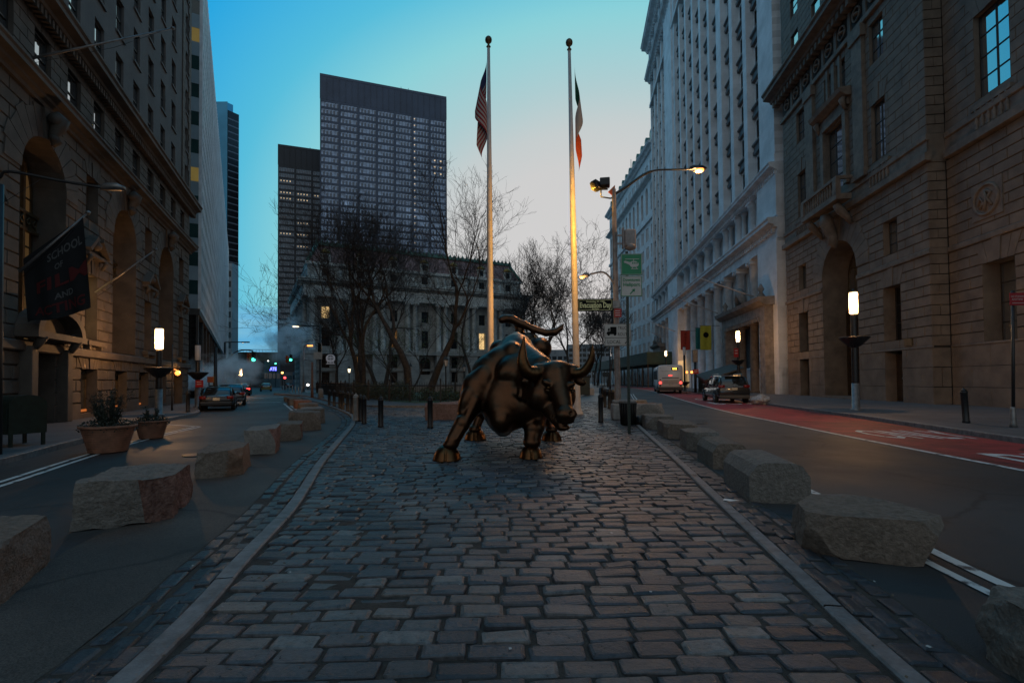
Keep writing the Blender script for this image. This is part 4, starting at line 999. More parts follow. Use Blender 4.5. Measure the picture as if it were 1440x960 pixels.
for (za, zb, ch) in ((0, 3, 1.0), (3.08, 7.75, .52), (8.05, 12.45, .49), (13.9, 23.3, .5), (26.6, 43, .5)):
    n = round((zb-za)/ch); c = (zb-za)/n
    for k in range(n):
        for ya, yb in ((.0, .42), (.42, .85)) if k % 2 else ((.0, .85),):
            r_.box(XE-.05, XE+.0, ya+.015, yb-.015, za+k*c+.025, za+(k+1)*c-.025, 0)
for za, zb in ((7.75, 8.05), (12.45, 13.9), (23.3, 26.6)): r_.box(XE-.1, XE+.03, .01, .86, za, zb, 0)
r_.face([(XE-.05, 0, 0), (XE-.05, .9, 0), (XE-.05, .9, 43), (XE-.05, 0, 43)], 1)
r_.build('corner_return', [M['stoneR'], M['groove']], rb)
tr = MB()
def ledge(z0, z1, out, fn=band, **k):
    fn(tr, -.02, XE+out, z0, z1, out, **k) if fn is band else None
for (z0, z1, out) in ((3.0, 3.1, .03), (7.75, 8.05, .10), (12.45, 12.9, .28), (13.55, 13.9, .12), (23.3, 23.7, .2)):
    if z0 in (3.0, 7.75): band(tr, -.02, 6.26, z0, z1, out); band(tr, 10.84, XE+out, z0, z1, out)
    else: band(tr, -.02, XE+out, z0, z1, out)
    n0 = len(tr.v); band(tr, XE+out+.003, RX, z0, z1, out); tr.v[n0:] = [(x, y+.85, z) for x, y, z in tr.v[n0:]]
tr.box(0, XE+.03, -.03, .05, 12.9, 13.55, 0); tr.box(XE+.04, RX, .82, .9, 12.9, 13.55, 0)
tr.build('string_course', M['stoneRtrim'], rb)
co = MB(); cornice(co, -1.0, XE+1.1, 25.3, 1.2, 1.35, dent=1, dw=.3); n0 = len(co.v); cornice(co, XE+1.2, RX, 25.3, 1.2, 1.35, dent=1, dw=.3); co.v[n0:] = [(x, y+.85, z) for x, y, z in co.v[n0:]]
cr = co.build('cornice', M['stoneRtrim'], rb)
fz = MB()
for k in range(10):
    x = 1.0+k*1.75; c = [(x+.42*math.cos(t*math.pi/8), -.05, 24.5+.42*math.sin(t*math.pi/8)) for t in range(17)]; fz.tube(c, .06, 6); fz.lathe((x, -.0, 24.42), [(.01, -.0), (.2, .04), (.2, .14), (.01, .18)], 8)
    fz.box(x+.72, x+1.03, -.05, .04, 23.8, 25.2, 0)
fz.build('carved_frieze', M['stoneRtrim'], cr)
for x in (5.2, 11.7):
    pl = MB(); pl.box(x-.55, x+.55, -.22, .05, 14.1, 22.6, 0); pl.box(x-.68, x+.68, -.32, .05, 13.9, 14.35, 0); pl.box(x-.7, x+.7, -.34, .05, 22.6, 23.35, 0)
    pl.build('pilaster', M['stoneRtrim'], rb)
# centre window dressing, hood and balcony
hd = MB(); x = 8.55
for s in (-1, 1): hd.box(x+s*1.5-.2, x+s*1.5+.2, -.22, .05, 14.3, 19.3, 0); hd.tube([(x+s*1.75, -.2, 20.0), (x+s*1.75, -.42, 19.7), (x+s*1.75, -.2, 19.1)], [.14, .2, .1], 8)
hd.box(x-1.7, x+1.7, -.24, .05, 19.0, 19.35, 0); hd.prism([(.05, 19.85), (-.3, 19.85), (-.7, 20.1), (-.8, 20.35), (.05, 20.45)], x-2.15, x+2.15)
hd.box(x-1.9, x+1.9, -.18, .05, 19.36, 19.84, 0)
for s in (-1, 0, 1): hd.box(x+s*.82-.22*(s == 0)-.13, x+s*.82+.22*(s == 0)+.13, -.1, .05, 20.46, 23.2, 0) if s else hd.box(x-.2, x+.2, -.1, .05, 20.46, 23.2, 0)
hd.build('window_hood', M['stoneRtrim'], rb)
bc = MB(); bc.box(x-2.5, x+2.5, -1.25, -.33, 12.95, 13.3, 0); bc.box(x-2.5, x+2.5, -1.25, -1.0, 14.25, 14.45, 0)
for s in (-1, 1):
    bc.box(x+s*2.3-.22, x+s*2.3+.22, -1.28, -.98, 13.3, 14.24, 0); bc.box(x+s*2.42-.1, x+s*2.42+.1, -1.0, -.05, 14.25, 14.45, 0)
    bc.tube([(x+s*1.9, -1.0, 12.8), (x+s*1.9, -.75, 12.4), (x+s*1.9, -.3, 11.9), (x+s*1.9, -.1, 11.5)], [.2, .28, .2, .1], 8)
baluster_row(bc, x-2.05, x+2.05, -1.12, 13.3, 14.25, 0, .34, .1)
bc.build('balcony', M['stoneRtrim'], rb)
for xc, yo in ((3.3, 0), (13.4, 0), (20.35, .85), (27, .85), (33.7, .85)):
    bb = MB(); baluster_row(bb, xc-1.0, xc+1.0, -.06+yo, 12.95, 13.9, 0, .3, .1); bb.box(xc-1.1, xc+1.1, -.15+yo, .02+yo, 13.9, 14.1, 0); bb.build('balustrade', M['stoneRtrim'], rb)
ks = MB(); ks.tube([(x, -.75, 12.7), (x, -.7, 12.2), (x, -.5, 11.6), (x, -.32, 11.2), (x, -.3, 10.75), (x, -.1, 10.4)], [.3, .42, .36, .3, .32, .1], 12); ks.tube([(x-.35, -.6, 12.3), (x+.35, -.6, 12.3)], .22, 10); ks.build('keystone', M['stoneRtrim'], rb)
# carved round medallion on the wing
md = MB(); cx_, cz_ = 19.9, 9.6; y_ = .85
md.box(cx_-.85, cx_+.85, y_-.05, y_+.02, cz_-.85, cz_+.85, 0); md.tube([(cx_+.68*math.cos(t*math.pi/14), y_-.07, cz_+.68*math.sin(t*math.pi/14)) for t in range(29)], .07, 8, cap=False)
md.tube([(cx_-.1, y_-.08, cz_-.5), (cx_+.02, y_-.1, cz_-.1), (cx_, y_-.1, cz_+.42)], [.08, .07, .04], 8); md.tube([(cx_+.05, y_-.08, cz_+.4), (cx_+.28, y_-.08, cz_+.25), (cx_+.08, y_-.08, cz_+.02), (cx_+.33, y_-.08, cz_-.35)], .06, 8)
md.tube([(cx_-.45, y_-.08, cz_-.2), (cx_-.3, y_-.08, cz_+.15), (cx_-.12, y_-.08, cz_-.15), (cx_-.36, y_-.08, cz_-.36)], .055, 8)
md.build('carved_medallion', M['stoneRtrim'], rb)
wi = lambda i, o: [M['frame'], M['glass']]
windows(rb, smr+pn+pu+two, wi, cols=2, rows=3); windows(rb, big, wi, cols=3, rows=4, fr=.1); windows(rb, top, wi, cols=1, rows=2)
n0 = [o for o in kids(rb)]
windows(rb, wz+wz2+wz3, wi, cols=2, rows=4, inset=-.85)
windows(rb, nic, lambda i, o: [M['frame'], M['glass_dark']], cols=2, rows=3)
for o in dlo:
    dd = MB(); dd.box(o.xc-.77, o.xc+.77, .6, .66, .14, 2.84, 0)
    for s in (-1, 1):
        for z0, z1 in ((.3, 1.1), (1.25, 2.6)): dd.cbox((o.xc+s*.37, .59, (z0+z1)/2), .55, .06, z1-z0, 0, .02)
    d_ = dd.build('door', mat('bronze_door', (.06, .035, .018), .45, .3, var=.3, scale=3), rb)
    h_ = MB(); h_.lathe((o.xc, .53, 1.45), [(.01, -.09), (.08, -.06), (.1, 0), (.08, .06), (.01, .09)], 10); h_.build('knocker', M['steel'], d_)
# inside the portal: bronze doors, arched fanlight
pi = MB(); pi.box(6.3, 10.8, 1.75, 1.85, .12, 5.6, 0); pi.box(6.3, 10.8, 1.6, 1.85, 5.6, 6.3, 0)
for k in range(4):
    for r_2 in range(4): pi.cbox((6.3+.56+k*1.13, 1.74, .8+r_2*1.3), .85, .07, 1.05, 0, .02)
for s in (-1, 1): pi.box(8.55+s*2.0-.18, 8.55+s*2.0+.18, 1.5, 1.8, .12, 6.3, 0); pi.box(8.55+s*.9-.12, 8.55+s*.9+.12, 1.5, 1.8, .12, 5.6, 0)
dp = pi.build('door', mat('bronze_portal', (.08, .045, .02), .4, .5, var=.4, scale=3), rb)
fl = sash_mesh(4.4, 4.5, True, 5, 3, .12).build('fanlight', [M['frame_bronze'], M['glass']], rb, (8.55, 1.7, 6.3))
sd = MB()
sd.face([(0, .06, 0), (0, 16, 0), (0, 16, 43), (0, .06, 43)]); sd.face([(0, .1, 43), (RX, .9, 43), (RX, 16, 43), (0, 16, 43)]); sd.face([(RX, .9, 0), (RX, 16, 0), (RX, 16, 43), (RX, .9, 43)]); sd.face([(0, 16, 0), (RX, 16, 0), (RX, 16, 43), (0, 16, 43)])
sd.build('side_wall', M['stoneR'], rb)
pq = MB(); pq.box(15.3, 15.95, -.06, .05, 3.2, 3.6, 0); pq.build('plaque', M['frame_bronze'], rb)
stp = MB(); stp.box(6.3, 10.8, -.35, 1.7, .0, .24, 0); stp.build('step', M['stoneRtrim'], rb)
# ------------------------------------------------------------------ pale high-rise with piers
Q0 = (18+.13*113, 113.0)
wb = thing('pale_high_rise', 'tall pale stone office building with closely set vertical piers', 'building', (*Q0, 0), a_)
LW = 70.2; xs = lambda Y: (113-Y)*1.0084
piers = [(0, 1.0), (4.8, .9), (9.2, .9), (13.6, .9), (18.2, 1.0), (26.6, 1.2)]+[(x, 1.0) for x in (31.3, 35.8, 40.3, 44.7, 49.1)]+[(53.6, 1.9), (58.3, 1.1), (62.7, 1.1), (68.2, 3.6)]
ZB, ZT = 20.6, 70.0
w = MB(); pr = MB(); sp = MB(); ops = []
fl_h = 3.75
for (xa, wa), (xb, wb_) in zip(piers, piers[1:]):
    l = xa+wa/2; r = xb-wb_/2
    if 18 < xa < 19: continue
    f = 0; z = ZB+.9
    while z+2.4 < ZT:
        m = (l+r)/2; ops.append(Op(m, (r-l)-.5, z, z+2.35, depth=.75)); sp.prism([(.7, z-1.15), (.22, z-1.1), (.2, z-.75), (.32, z-.7), (.32, z-.3), (.12, z-.2), (.1, z-.05), (.7, z)], l, r); z += fl_h
for x, ww in piers: pr = MB(); pr.box(x-ww/2, x+ww/2, -.25, .7, ZB, ZT, 0); pr.box(x-ww/2-.06, x+ww/2+.06, -.32, .7, ZB, ZB+.8, 0); pr.build('pier', M['white_stone'], wb)
pr = MB(); pr.box(18.7, 26.0, -.55, .7, ZB, ZT, 0); pr.build('pier', M['white_stone'], wb)
plain(w, 0, LW, ZB, ZT+12, ops, .55, 0)
for k in range(int((ZT-ZB)/fl_h)): pass
w.face([(LW, .55, 0), (LW, 20, 0), (LW, 20, ZT+12), (LW, .55, ZT+12)]); w.face([(0, .55, 0), (0, 20, 0), (0, 20, ZT+12), (0, .55, ZT+12)]); w.face([(0, .55, ZT+12), (LW, .55, ZT+12), (LW, 20, ZT+12), (0, 20, ZT+12)]); w.face([(0, 20, 0), (LW, 20, 0), (LW, 20, ZT+12), (0, 20, ZT+12)])
w.poly(sp.v, sp.f, 1); w.build('wall', [M['white_stone'], M['spandrel']], wb)
ops.sort(key=lambda o: -o.xc+abs(o.z0-30)*.3)
windows(wb, ops, wi, cols=2, rows=2, limit=95, fr=.09)
c = MB(); cornice(c, -1.2, LW, ZT, 1.4, 1.5, dent=1, dw=.5, back=.7); c.build('cornice', M['white_trim'], wb); c = MB(); cornice(c, -1.5, LW, ZT+7.2, 1.8, 2.2, dent=1, dw=.6, back=.7); c.build('cornice', M['white_trim'], wb); c = MB(); band(c, -.4, LW, ZT-6, ZT-5.3, .55, back=.7); c.build('string_course', M['white_trim'], wb); c = MB(); c.box(18.4, 26.3, -.9, .7, ZT+1.5, ZT+7.1)
for k in range(16): c.box(k*4.4-.6, k*4.4+.6, -.5, .55, ZT+1.5, ZT+7.1)
c.build('attic_piers', M['white_trim'], wb)
# lower orders
lo = MB()
lop = []; 
edges = [x for x, _ in piers]
for (xa, wa), (xb, wb_) in zip(piers, piers[1:]):
    if 18 < xa < 19: continue
    m = (xa+xb)/2; ww = (xb-wb_/2)-(xa+wa/2)-1.0
    lop += [Op(m, ww, 9.2, 12.6, depth=1.3), Op(m, ww, 3.0, 8.2, depth=1.3), Op(m, ww*.95, 16.6, 19.2, depth=1.2)]
plain(lo, 0, LW, .0, ZB, lop, .9, 0); reveals(lo, lop, .9, 0)
lo.box(18.0, 27.0, -.35, .9, .1, 13.9); lo.box(65.6, LW, -.35, .9, .1, 13.9); lo.box(-.4, 1.0, -.35, .9, .1, 13.9); lo.box(18.0, 27.0, -.35, .9, 15.9, 19.6); lo.box(65.6, LW, -.3, .9, 15.9, 19.6)
lo.box(0, LW, -.12, .9, .1, 2.4)
lo.build('lower_wall', M['white_stone'], wb)
windows(wb, lop, lambda i, o: [M['frame'], M['glass_dark']], cols=3, rows=3, limit=30, fr=.1)
for x, ww in piers:
    if 17 < x < 28 or x > 66 or x < 1: continue
    cm_ = MB(); column(cm_, x, .35, 2.4, 13.6, .52, 16); column(cm_, x, .35, 15.95, 19.5, .48, 14, cap=None); cm_.build('column', M['white_trim'], wb)
    for s in (-1.15, 1.15):
        if x > 50: cm_ = MB(); column(cm_, x+s, .5, 15.95, 19.5, .30, 12, cap=None); cm_.build('column', M['white_trim'], wb)
en = MB(); en.box(-.2, LW, -.25, .9, 13.6, 14.6); cornice(en, -.6, LW, 14.6, 1.1, 1.1, dent=1, dw=.3, back=.9); en.box(-.2, LW, -.2, .9, 15.75, 15.95); en.box(-.2, LW, -.2, .9, 19.5, 19.75); cornice(en, -.6, LW, 19.7, .9, .9, dent=1, dw=.26, back=.9)
en.build('entablature', M['white_trim'], wb)
def portico(x0, x1, zt):
    p = MB(); p.box(x0, x0+1.3, -1.1, .9, .1, zt-1.6); p.box(x1-1.3, x1, -1.1, .9, .1, zt-1.6); p.box(x0, x1, -1.1, .9, zt-1.6, zt-.7); p.prism([(.9, zt-.7), (-1.2, zt-.7), (-1.7, zt-.35), (-1.8, zt), (.9, zt+.1)], x0-.4, x1+.4)
    n = int((x1-x0-2.6)/.45)
    for k in range(n): x = x0+1.3+(k+.5)*(x1-x0-2.6)/n; p.box(x-.1, x+.1, -1.16, -1.09, zt-2.0, zt-1.65)
    for x in (x0+1.08, x1-1.08):
        z = .6
        while z < zt-2: p.box(x-.1, x+.1, -1.16, -1.09, z, z+.28); z += .55
    p.tube([((x0+x1)/2-1.2, -1.0, zt), ((x0+x1)/2-.6, -1.1, zt+.9), ((x0+x1)/2, -1.1, zt+1.5), ((x0+x1)/2+.6, -1.1, zt+.9), ((x0+x1)/2+1.2, -1.0, zt)], [.2, .4, .5, .4, .2], 10)
    for s in (-1, 1): p.lathe(((x0+x1)/2+s*(x1-x0)*.42, -1.0, zt), [(.3, 0), (.35, .3), (.15, .6), (.3, .9), (.05, 1.4)], 10)
    o = p.build('portico', mat('portico_stone', (.20, .175, .155), .75, var=.3, scale=2, bump=.3, bscale=20), wb)
    for t in (.36, .64): m = MB(); column(m, x0+(x1-x0)*t, -.4, .12, zt-1.62, .42, 16); m.build('portico_column', M['stoneRtrim'], o)
    m = MB(); m.box(x0+1.3, x1-1.3, .5, .55, .1, zt-1.6); m.build('portico_glazing', M['glass_dark'], o)
portico(56.0, 69.2, 8.8); portico(3.5, 13.0, 8.8)
for x, z in ((64.5, 9.6), (52.0, 9.6), (25, 10.0), (13, 10.0)):
    f = MB(); f.tube([(x, -.4, z), (x-1.2, -5.6, z+2.4)], [.08, .04], 8); f.lathe((x-1.2, -5.6, z+2.35), [(.01, 0), (.1, .08), (.01, .16)], 8); f.build('flagpole', M['polewhite'], wb)
lg = MB(); lg.box(28.0, 34.0, -.6, -.55, .3, 4.6); lg.build('lit_entrance', mat('lit_entrance', (.3, .25, .15), .4, var=.8, scale=1.6, emit=(1, .62, .28), es=.55), wb)
# ------------------------------------------------------------------ next block with green mansard
R0 = (33.2, 166.0)
ob = thing('mansard_office_block', 'light stone office block with arched top windows and green copper mansard', 'building', (*R0, 0), math.atan2(-1, -.0))
LO = 52.0; ops = []; ar = []
for k in range(12):
    x = 2.6+k*4.3
    for f in range(7):
        for s in (-.62, .62): ops.append(Op(x+s, .95, 7.5+f*4.6, 10.6+f*4.6, depth=.4))
    ar.append(Op(x, 2.0, 41.5, 48.0, True, .6)); ops += [Op(x+s, .9, 50.6, 53.4, depth=.4) for s in (-.7, .7)]
w = MB(); plain(w, 0, LO, 0, 56, ops+ar, 0, 0); reveals(w, ops+ar, 0, 0); w.face([(LO, 0, 0), (LO, 18, 0), (LO, 18, 56), (LO, 0, 56)]); w.face([(0, 0, 0), (0, 18, 0), (0, 18, 56), (0, 0, 56)]); w.face([(0, 18, 0), (LO, 18, 0), (LO, 18, 56), (0, 18, 56)])
w.build('wall', M['white_stone'], ob)
windows(ob, ar, lambda i, o: [M['frame'], M['glass_dark']], cols=2, rows=4); ops.sort(key=lambda o: -o.xc); windows(ob, ops, lambda i, o: [M['frame'], M['glass_dark']], cols=1, rows=2, limit=80)
for fn_ in (lambda c: band(c, 0, LO+.3, 5.6, 6.3, .35), lambda c: band(c, 0, LO, 39.2, 40.0, .5)): c = MB(); fn_(c); c.build('string_course', M['white_trim'], ob)
for fn_ in (lambda c: cornice(c, -1, LO+.6, 55.5, 1.2, 1.5, dent=1, dw=.45), lambda c: cornice(c, -1, LO+.3, 48.9, .7, 1.3)): c = MB(); fn_(c); c.build('cornice', M['white_trim'], ob)
copper = mat('green_copper', (.07, .16, .13), .6, var=.35, scale=.8)
r = MB(); r.poly([(0, .3, 56.7), (LO, .3, 56.7), (LO, 3.6, 62.5), (0, 3.6, 62.5), (LO, 15, 62.5), (0, 15, 62.5), (LO, 17, 56.7), (0, 17, 56.7)], [(0, 1, 2, 3), (3, 2, 4, 5), (5, 4, 6, 7), (1, 6, 4, 2), (0, 3, 5, 7)])
rf = r.build('roof', copper, ob)
for k in range(12):
    dm = MB(); x = 2.6+k*4.3; o = Op(x, 1.3, 57.4, 60.2, True); dm.box(x-1.0, x+1.0, .0, 3.2, 56.8, 59.6, 0); dm.tube([(x, -.05, 59.5), (x, 3.2, 59.5)], 1.0, 14, 0); dm.box(x-.5, x+.5, -.08, -.055, 57.4, 59.6, 1); dm.build('dormer', [copper, M['glass_dark']], rf)
c = MB(); c.tube([(6, 6, 62.5), (6, 6, 73)], [.2, .08], 6); c.build('mast', M['steel'], ob)
# sidewalk shed in front of it
sh = thing('sidewalk_shed', 'dark green boarded pavement shed on timber posts below the mansard block', 'scaffold', (28.6, 118, 0))
m = MB(); m.box(-3.6, 3.6, -26, 40, 4.3, 4.5, 0); m.box(-3.65, -3.55, -26, 40, 4.5, 6.6, 0); m.box(-3.6, 3.6, -26.1, -26, 4.5, 6.6, 0); m.build('hoarding', mat('dark_green_boards', (.012, .045, .035), .6, var=.25, scale=.6), sh)
TP = mat('timber_posts', (.10, .06, .035), .7, var=.3)
for k in range(17):
    for x in (-3.3, 3.2): m = MB(); m.box(x-.08, x+.08, -25.5+k*4, -25.3+k*4, 0, 4.3, 0); m.build('timber_post', TP, sh)
    if k < 16: m = MB(); m.tube([(-3.3, -25.4+k*4, .2), (-3.3, -21.4+k*4, 4.2)], .05, 5); m.build('brace', TP, sh)
# ------------------------------------------------------------------ columned government house behind the park
o_, a_, W_ = local_frame((-53.5, 130), (-53.5+56.5, 130+.524*56.5))
ch = thing('columned_museum', 'grey granite beaux-arts building with giant columns and mansard roof behind the bare trees', 'building', o_, a_)
gst = brickify(mat('grey_granite', (.36, .36, .34), .75, var=.25, scale=.4, bump=.2, bscale=12), 1.8, .8, .03, .6, 'xz', .3, .08)
gtr = mat('grey_granite_trim', (.48, .48, .45), .75, var=.3, scale=.6, bump=.2, bscale=12)
D_ = 42
bays = [W_*(k+.5)/7 for k in range(7)]
w = MB(); ops = []; at_ = []
for k, x in enumerate(bays):
    if k == 3: ops.append(Op(x, 3.2, 3.5, 8.4, True, .9))
    else: ops.append(Op(x, 2.0, 1.2, 4.2, depth=.6)); ops.append(Op(x, 2.0, 5.4, 8.6, depth=.6))
    ops.append(Op(x, 2.1, 11.2, 16.2, depth=.8)); ops.append(Op(x, 2.1, 18.6, 21.8, depth=.7)); at_.append(Op(x, 1.9, 29.6, 31.9, depth=.5)); 
plain(w, 0, W_, 0, 33.2, ops+at_, 0, 0); reveals(w, ops+at_, 0, 0)
def poly_shift(mb, n0, fn):
    mb.v[n0:] = [fn(*p) for p in mb.v[n0:]]
# long left side wall, running away from the camera
n0 = len(w.v); sops = [Op(4+6.4*k, 2.0, z, z+h, depth=.6) for k in range(6) for z, h in ((1.4, 3), (5.4, 3), (11.2, 5), (18.6, 3), (29.6, 2.3))]
plain(w, 0, D_, 0, 33.2, sops, 0, 0); reveals(w, sops, 0, 0); poly_shift(w, n0, lambda x, y, z: (y+.0, x, z))
w.face([(W_, 0, 0), (W_, D_, 0), (W_, D_, 33.2), (W_, 0, 33.2)]); w.face([(0, 0, 33), (W_, 0, 33), (W_, D_, 33), (0, D_, 33)]); w.face([(0, D_, 0), (W_, D_, 0), (W_, D_, 33.2), (0, D_, 33.2)])
w.build('wall', gst, ch)
windows(ch, ops, lambda i, o: [M['frame'], M['glass_lit'] if i in (3, 21) else (M['glass_amber'] if i in (10, 5) else M['glass_dark'])], cols=2, rows=3)
windows(ch, at_, lambda i, o: [M['frame'], M['glass_dark']], cols=2, rows=2)
m = MB()
for o in sops: m.face([(o.depth-.1, o.xc-o.w/2, o.z0), (o.depth-.1, o.xc+o.w/2, o.z0), (o.depth-.1, o.xc+o.w/2, o.z1), (o.depth-.1, o.xc-o.w/2, o.z1)])
m.build('side_windows', M['glass_dark'], ch)
base = MB(); base.box(-.8, W_+.8, -2.8, -.0, 9.0, 9.9); band(base, -.5, W_+.5, 4.5, 5.1, .5); 
n0 = len(base.v); base.box(-.8, D_, -1.4, -.0, 9.0, 9.9); poly_shift(base, n0, lambda x, y, z: (y, x+.02, z))
for k in range(8):
    x = W_*k/7; base.box(x-1.9, x+1.9, -2.6, 0, .1, 9.0)
base.build('plinth', gst, ch)
for k in range(8):
    x0 = W_*k/7
    for s in (-1.05, 1.05):
        x = min(max(x0+s, .9), W_-.9) if k in (0, 7) else x0+s
        m = MB(); column(m, x, -1.75, 9.9, 24.0, .74, 16); m.build('column', gtr, ch)
for k in range(7):
    m = MB(); column(m, -.6, 2+6.4*k, 9.9, 24, .7, 12); m.build('column', gtr, ch)
en = MB()
en.box(-1.2, W_+1.2, -2.6, .0, 24.0, 26.2); cornice(en, -2.6, W_+2.6, 26.8, 1.7, 3.6, dent=1, dw=.5, back=.0)
en.box(-1.2, W_+1.2, -2.4, 0, 26.2, 26.8)
n0 = len(en.v); en.box(.0, D_, -1.4, .0, 24, 26.8); cornice(en, -1, D_, 26.82, 1.68, 2.4, back=0); poly_shift(en, n0, lambda x, y, z: (y, x, z))
band(en, -.5, W_+.5, 32.6, 33.4, .7)
baluster_row(en, 0, W_, -.9, 28.5, 29.4, 0, 1.0, .25); en.box(0, W_, -1.1, -.7, 29.4, 29.6)
en.build('entablature', gtr, ch)
for k in range(12):    # statues standing on the entablature in front of the attic
    st = MB(); x = W_*(math.floor(k/2)+.5+.5)/7+(-1.1 if k % 2 else 1.1); z = 28.5
    st.box(x-.5, x+.5, -1.35, -.35, z, z+.7); st.lathe((x, -.85, z+.7), [(.42, 0), (.45, .6), (.35, 1.3), (.42, 1.8), (.38, 2.1), (.12, 2.3), (.2, 2.5), (.2, 2.7), (.03, 2.9)], 8)
    st.tube([(x-.35, -.95, z+2.6), (x-.55, -1.1, z+2.0), (x-.3, -1.3, z+1.9)], .11, 6); st.build('attic_statue', gtr, ch)
rf = MB(); zr0, zr1, ins = 33.4, 38.6, 2.6
rf.poly([(0, 0, zr0), (W_, 0, zr0), (W_, D_, zr0), (0, D_, zr0), (ins, ins, zr1), (W_-ins, ins, zr1), (W_-ins, D_-ins, zr1), (ins, D_-ins, zr1)], [(0, 1, 5, 4), (1, 2, 6, 5), (2, 3, 7, 6), (3, 0, 4, 7), (4, 5, 6, 7)])
roof = rf.build('roof', mat('red_roof_tiles', (.19, .115, .11), .7, var=.35, scale=.6), ch)
rg = MB(); rg.box(ins-.4, W_-ins+.4, ins-.4, ins+.3, zr1, zr1+.8)
rg.box(ins-.4, ins+.3, ins+.3, D_-ins, zr1, zr1+.8)
for k in range(44): rg.lathe((ins+k*(W_-2*ins)/43, ins-.1, zr1+.8), [(.35, 0), (.4, .3), (.12, .6), (.02, 1.0)], 6)
for x, x2 in ((0, ins), (W_, W_-ins)): rg.tube([(x, -.0, zr0), (x2, ins, zr1)], .45, 6)
rg.build('copper_ridge', copper, roof)
for x in bays:
    d = MB(); d.box(x-1.3, x+1.3, .1, 2.4, zr0, zr0+2.6, 0); d.lathe((x, .6, zr0+2.6), [(1.35, 0), (1.1, .7), (.5, 1.2), (.05, 1.4)], 10, 2); d.box(x-.6, x+.6, .04, .09, zr0+.5, zr0+2.2, 1)
    d.build('dormer', [gtr, M['glass_dark'], mat('gilt_dormer', (.30, .19, .04), .5, .3, var=.4, scale=1)], roof)
# ------------------------------------------------------------------ high-rise slabs beyond
def tower(name, label, pxl, pyl, Y, pxr, slope, depth, bays_, lights, top_band, rowh, wallm, panes_, lit, ribbon_=False, zlow=20):
    a = A(pxl, pyl, Y); 
    # right corner on the line a + t*(1,slope)
    q = ray(pxr, 300); q = q.x/q.y; t = (q*a.y-a.x)/(1-q*slope); b = (a.x+t, a.y+slope*t)
    o, ang, W = local_frame((a.x, a.y), b); H = a.z
    th = thing(name, label, 'building', o, ang)
    m = MB(); m.box(0, W, .3, depth, 0, H, 0); m.build('wall', wallm, th)
    m = MB(); m.box(0, W, .0, .3, H-top_band, H-1.2, 0); m.box(-.1, W+.1, -.1, .3, H-1.2, H+.2, 0)
    for k in range(bays_*3+1): x = W*k/(bays_*3); m.box(x-.1, x+.1, -.25, .0, H-top_band, H-1.2, 0)
    z = H-top_band-rowh; rows_ = int((H-top_band-zlow)/rowh)
    for k in range(rows_+1): zz = H-top_band-k*rowh; m.box(0, W, .05, .3, zz-rowh*.33, zz, 0)
    for k in range(bays_+1): x = W*k/bays_; m.box(max(0, x-.55), min(W, x+.55), -.05, .3, 0, H-top_band, 0)
    m.build('facade_frame', wallm, th)
    bw = W/bays_-1.1; wh = rowh*.67
    protos = []
    for v in range(4):
        g_ = MB(); rnd = random.Random(v)
        for i in range(lights):
            x0 = -bw/2+i*bw/lights; x1_ = x0+bw/lights
            g_.box(x0, x0+.12, .1, .29, 0, wh, 1)
            kk = rnd.random(); zt = wh*(1 if kk < .14 else rnd.uniform(.18, .34)); xm = x0+(x1_-x0)*.48
            g_.face([(x0+.12, .245, 0), (xm, .245, 0), (xm, .245, wh), (x0+.12, .245, wh)], 0)
            g_.face([(xm, .24, wh-zt), (x1_, .24, wh-zt), (x1_, .24, wh), (xm, .24, wh)], 0)
            g_.face([(x0+.12, .26, 0), (x1_, .26, 0), (x1_, .26, wh), (x0+.12, .26, wh)], 2)
        protos.append(g_)
    litm = [g_.mesh('window', panes_) for g_ in protos]
    lm = MB(); nlit = max(1, lights//2)
    lm.v = list(protos[1].v); lm.f = list(protos[1].f); lm.m = list(protos[1].m); lm.sm = list(protos[1].sm)
    for i in range(nlit): x0 = -bw/2+(i+.5)*bw/nlit*.8; lm.box(x0, x0+bw/lights*.55, .16, .2, wh*.45, wh*.75, 3)
    lme = lm.mesh('window', panes_+[M['tower_light']])
    cnt = 0; rest = MB()
    for r_ in range(rows_):
        for k in range(bays_):
            x = W*(k+.5)/bays_; zz = H-top_band-(r_+1)*rowh+.001; v = random.randrange(4)
            if cnt < 99: link('window', lme if (r_, k) in lit else litm[v], th, (x, 0, zz))
            else:
                g_ = protos[v]; n = len(rest.v); rest.v += [(p[0]+x, p[1], p[2]+zz) for p in g_.v]; rest.f += [tuple(n+q for q in f) for f in g_.f]; rest.m += g_.m; rest.sm += g_.sm
            cnt += 1
    if rest.f: r_o = rest.build('window', panes_, th, recalc=False); r_o['kind'] = 'stuff'
    return th, W, H
M['tower_light'] = mat('office_ceiling_light', (.5, .4, .3), .5, var=0, emit=(1, .72, .42), es=.75)
blind = mat('pale_blinds', (.42, .49, .64), .6, var=.5, scale=.12); mull = mat('dark_mullion', (.035, .042, .055), .5, var=0)
tg = mat('tower_glass', (.10, .13, .18), .25, var=.4, scale=.08, spec=.8)
th, W, H = tower('grid_tower', 'broad dark slab tower with a dense grid of pale windows and blank top storeys', 450, 103.5, 262, 628.5, .36, 34, 7, 5, 13.5, 3.72,
      mat('blue_black_cladding', (.045, .062, .10), .45, .2, var=.15, scale=.1), [blind, mull, tg], {(6, 6), (7, 6), (8, 6)})
lp = MB()
for k in range(24): lp.box(W*5/7+.9, W*5/7+1.4, -.02, .1, H-13.5-(k+1)*3.72+1.1, H-13.5-(k+1)*3.72+1.55, 0)
lp.build('stair_lights', M['tower_light'], th)
an = MB()
for x in (.63, .69): an.tube([(W*x, 4, H), (W*x, 4, H+3.4)], .12, 6)
an.build('aerial', M['steel'], th)
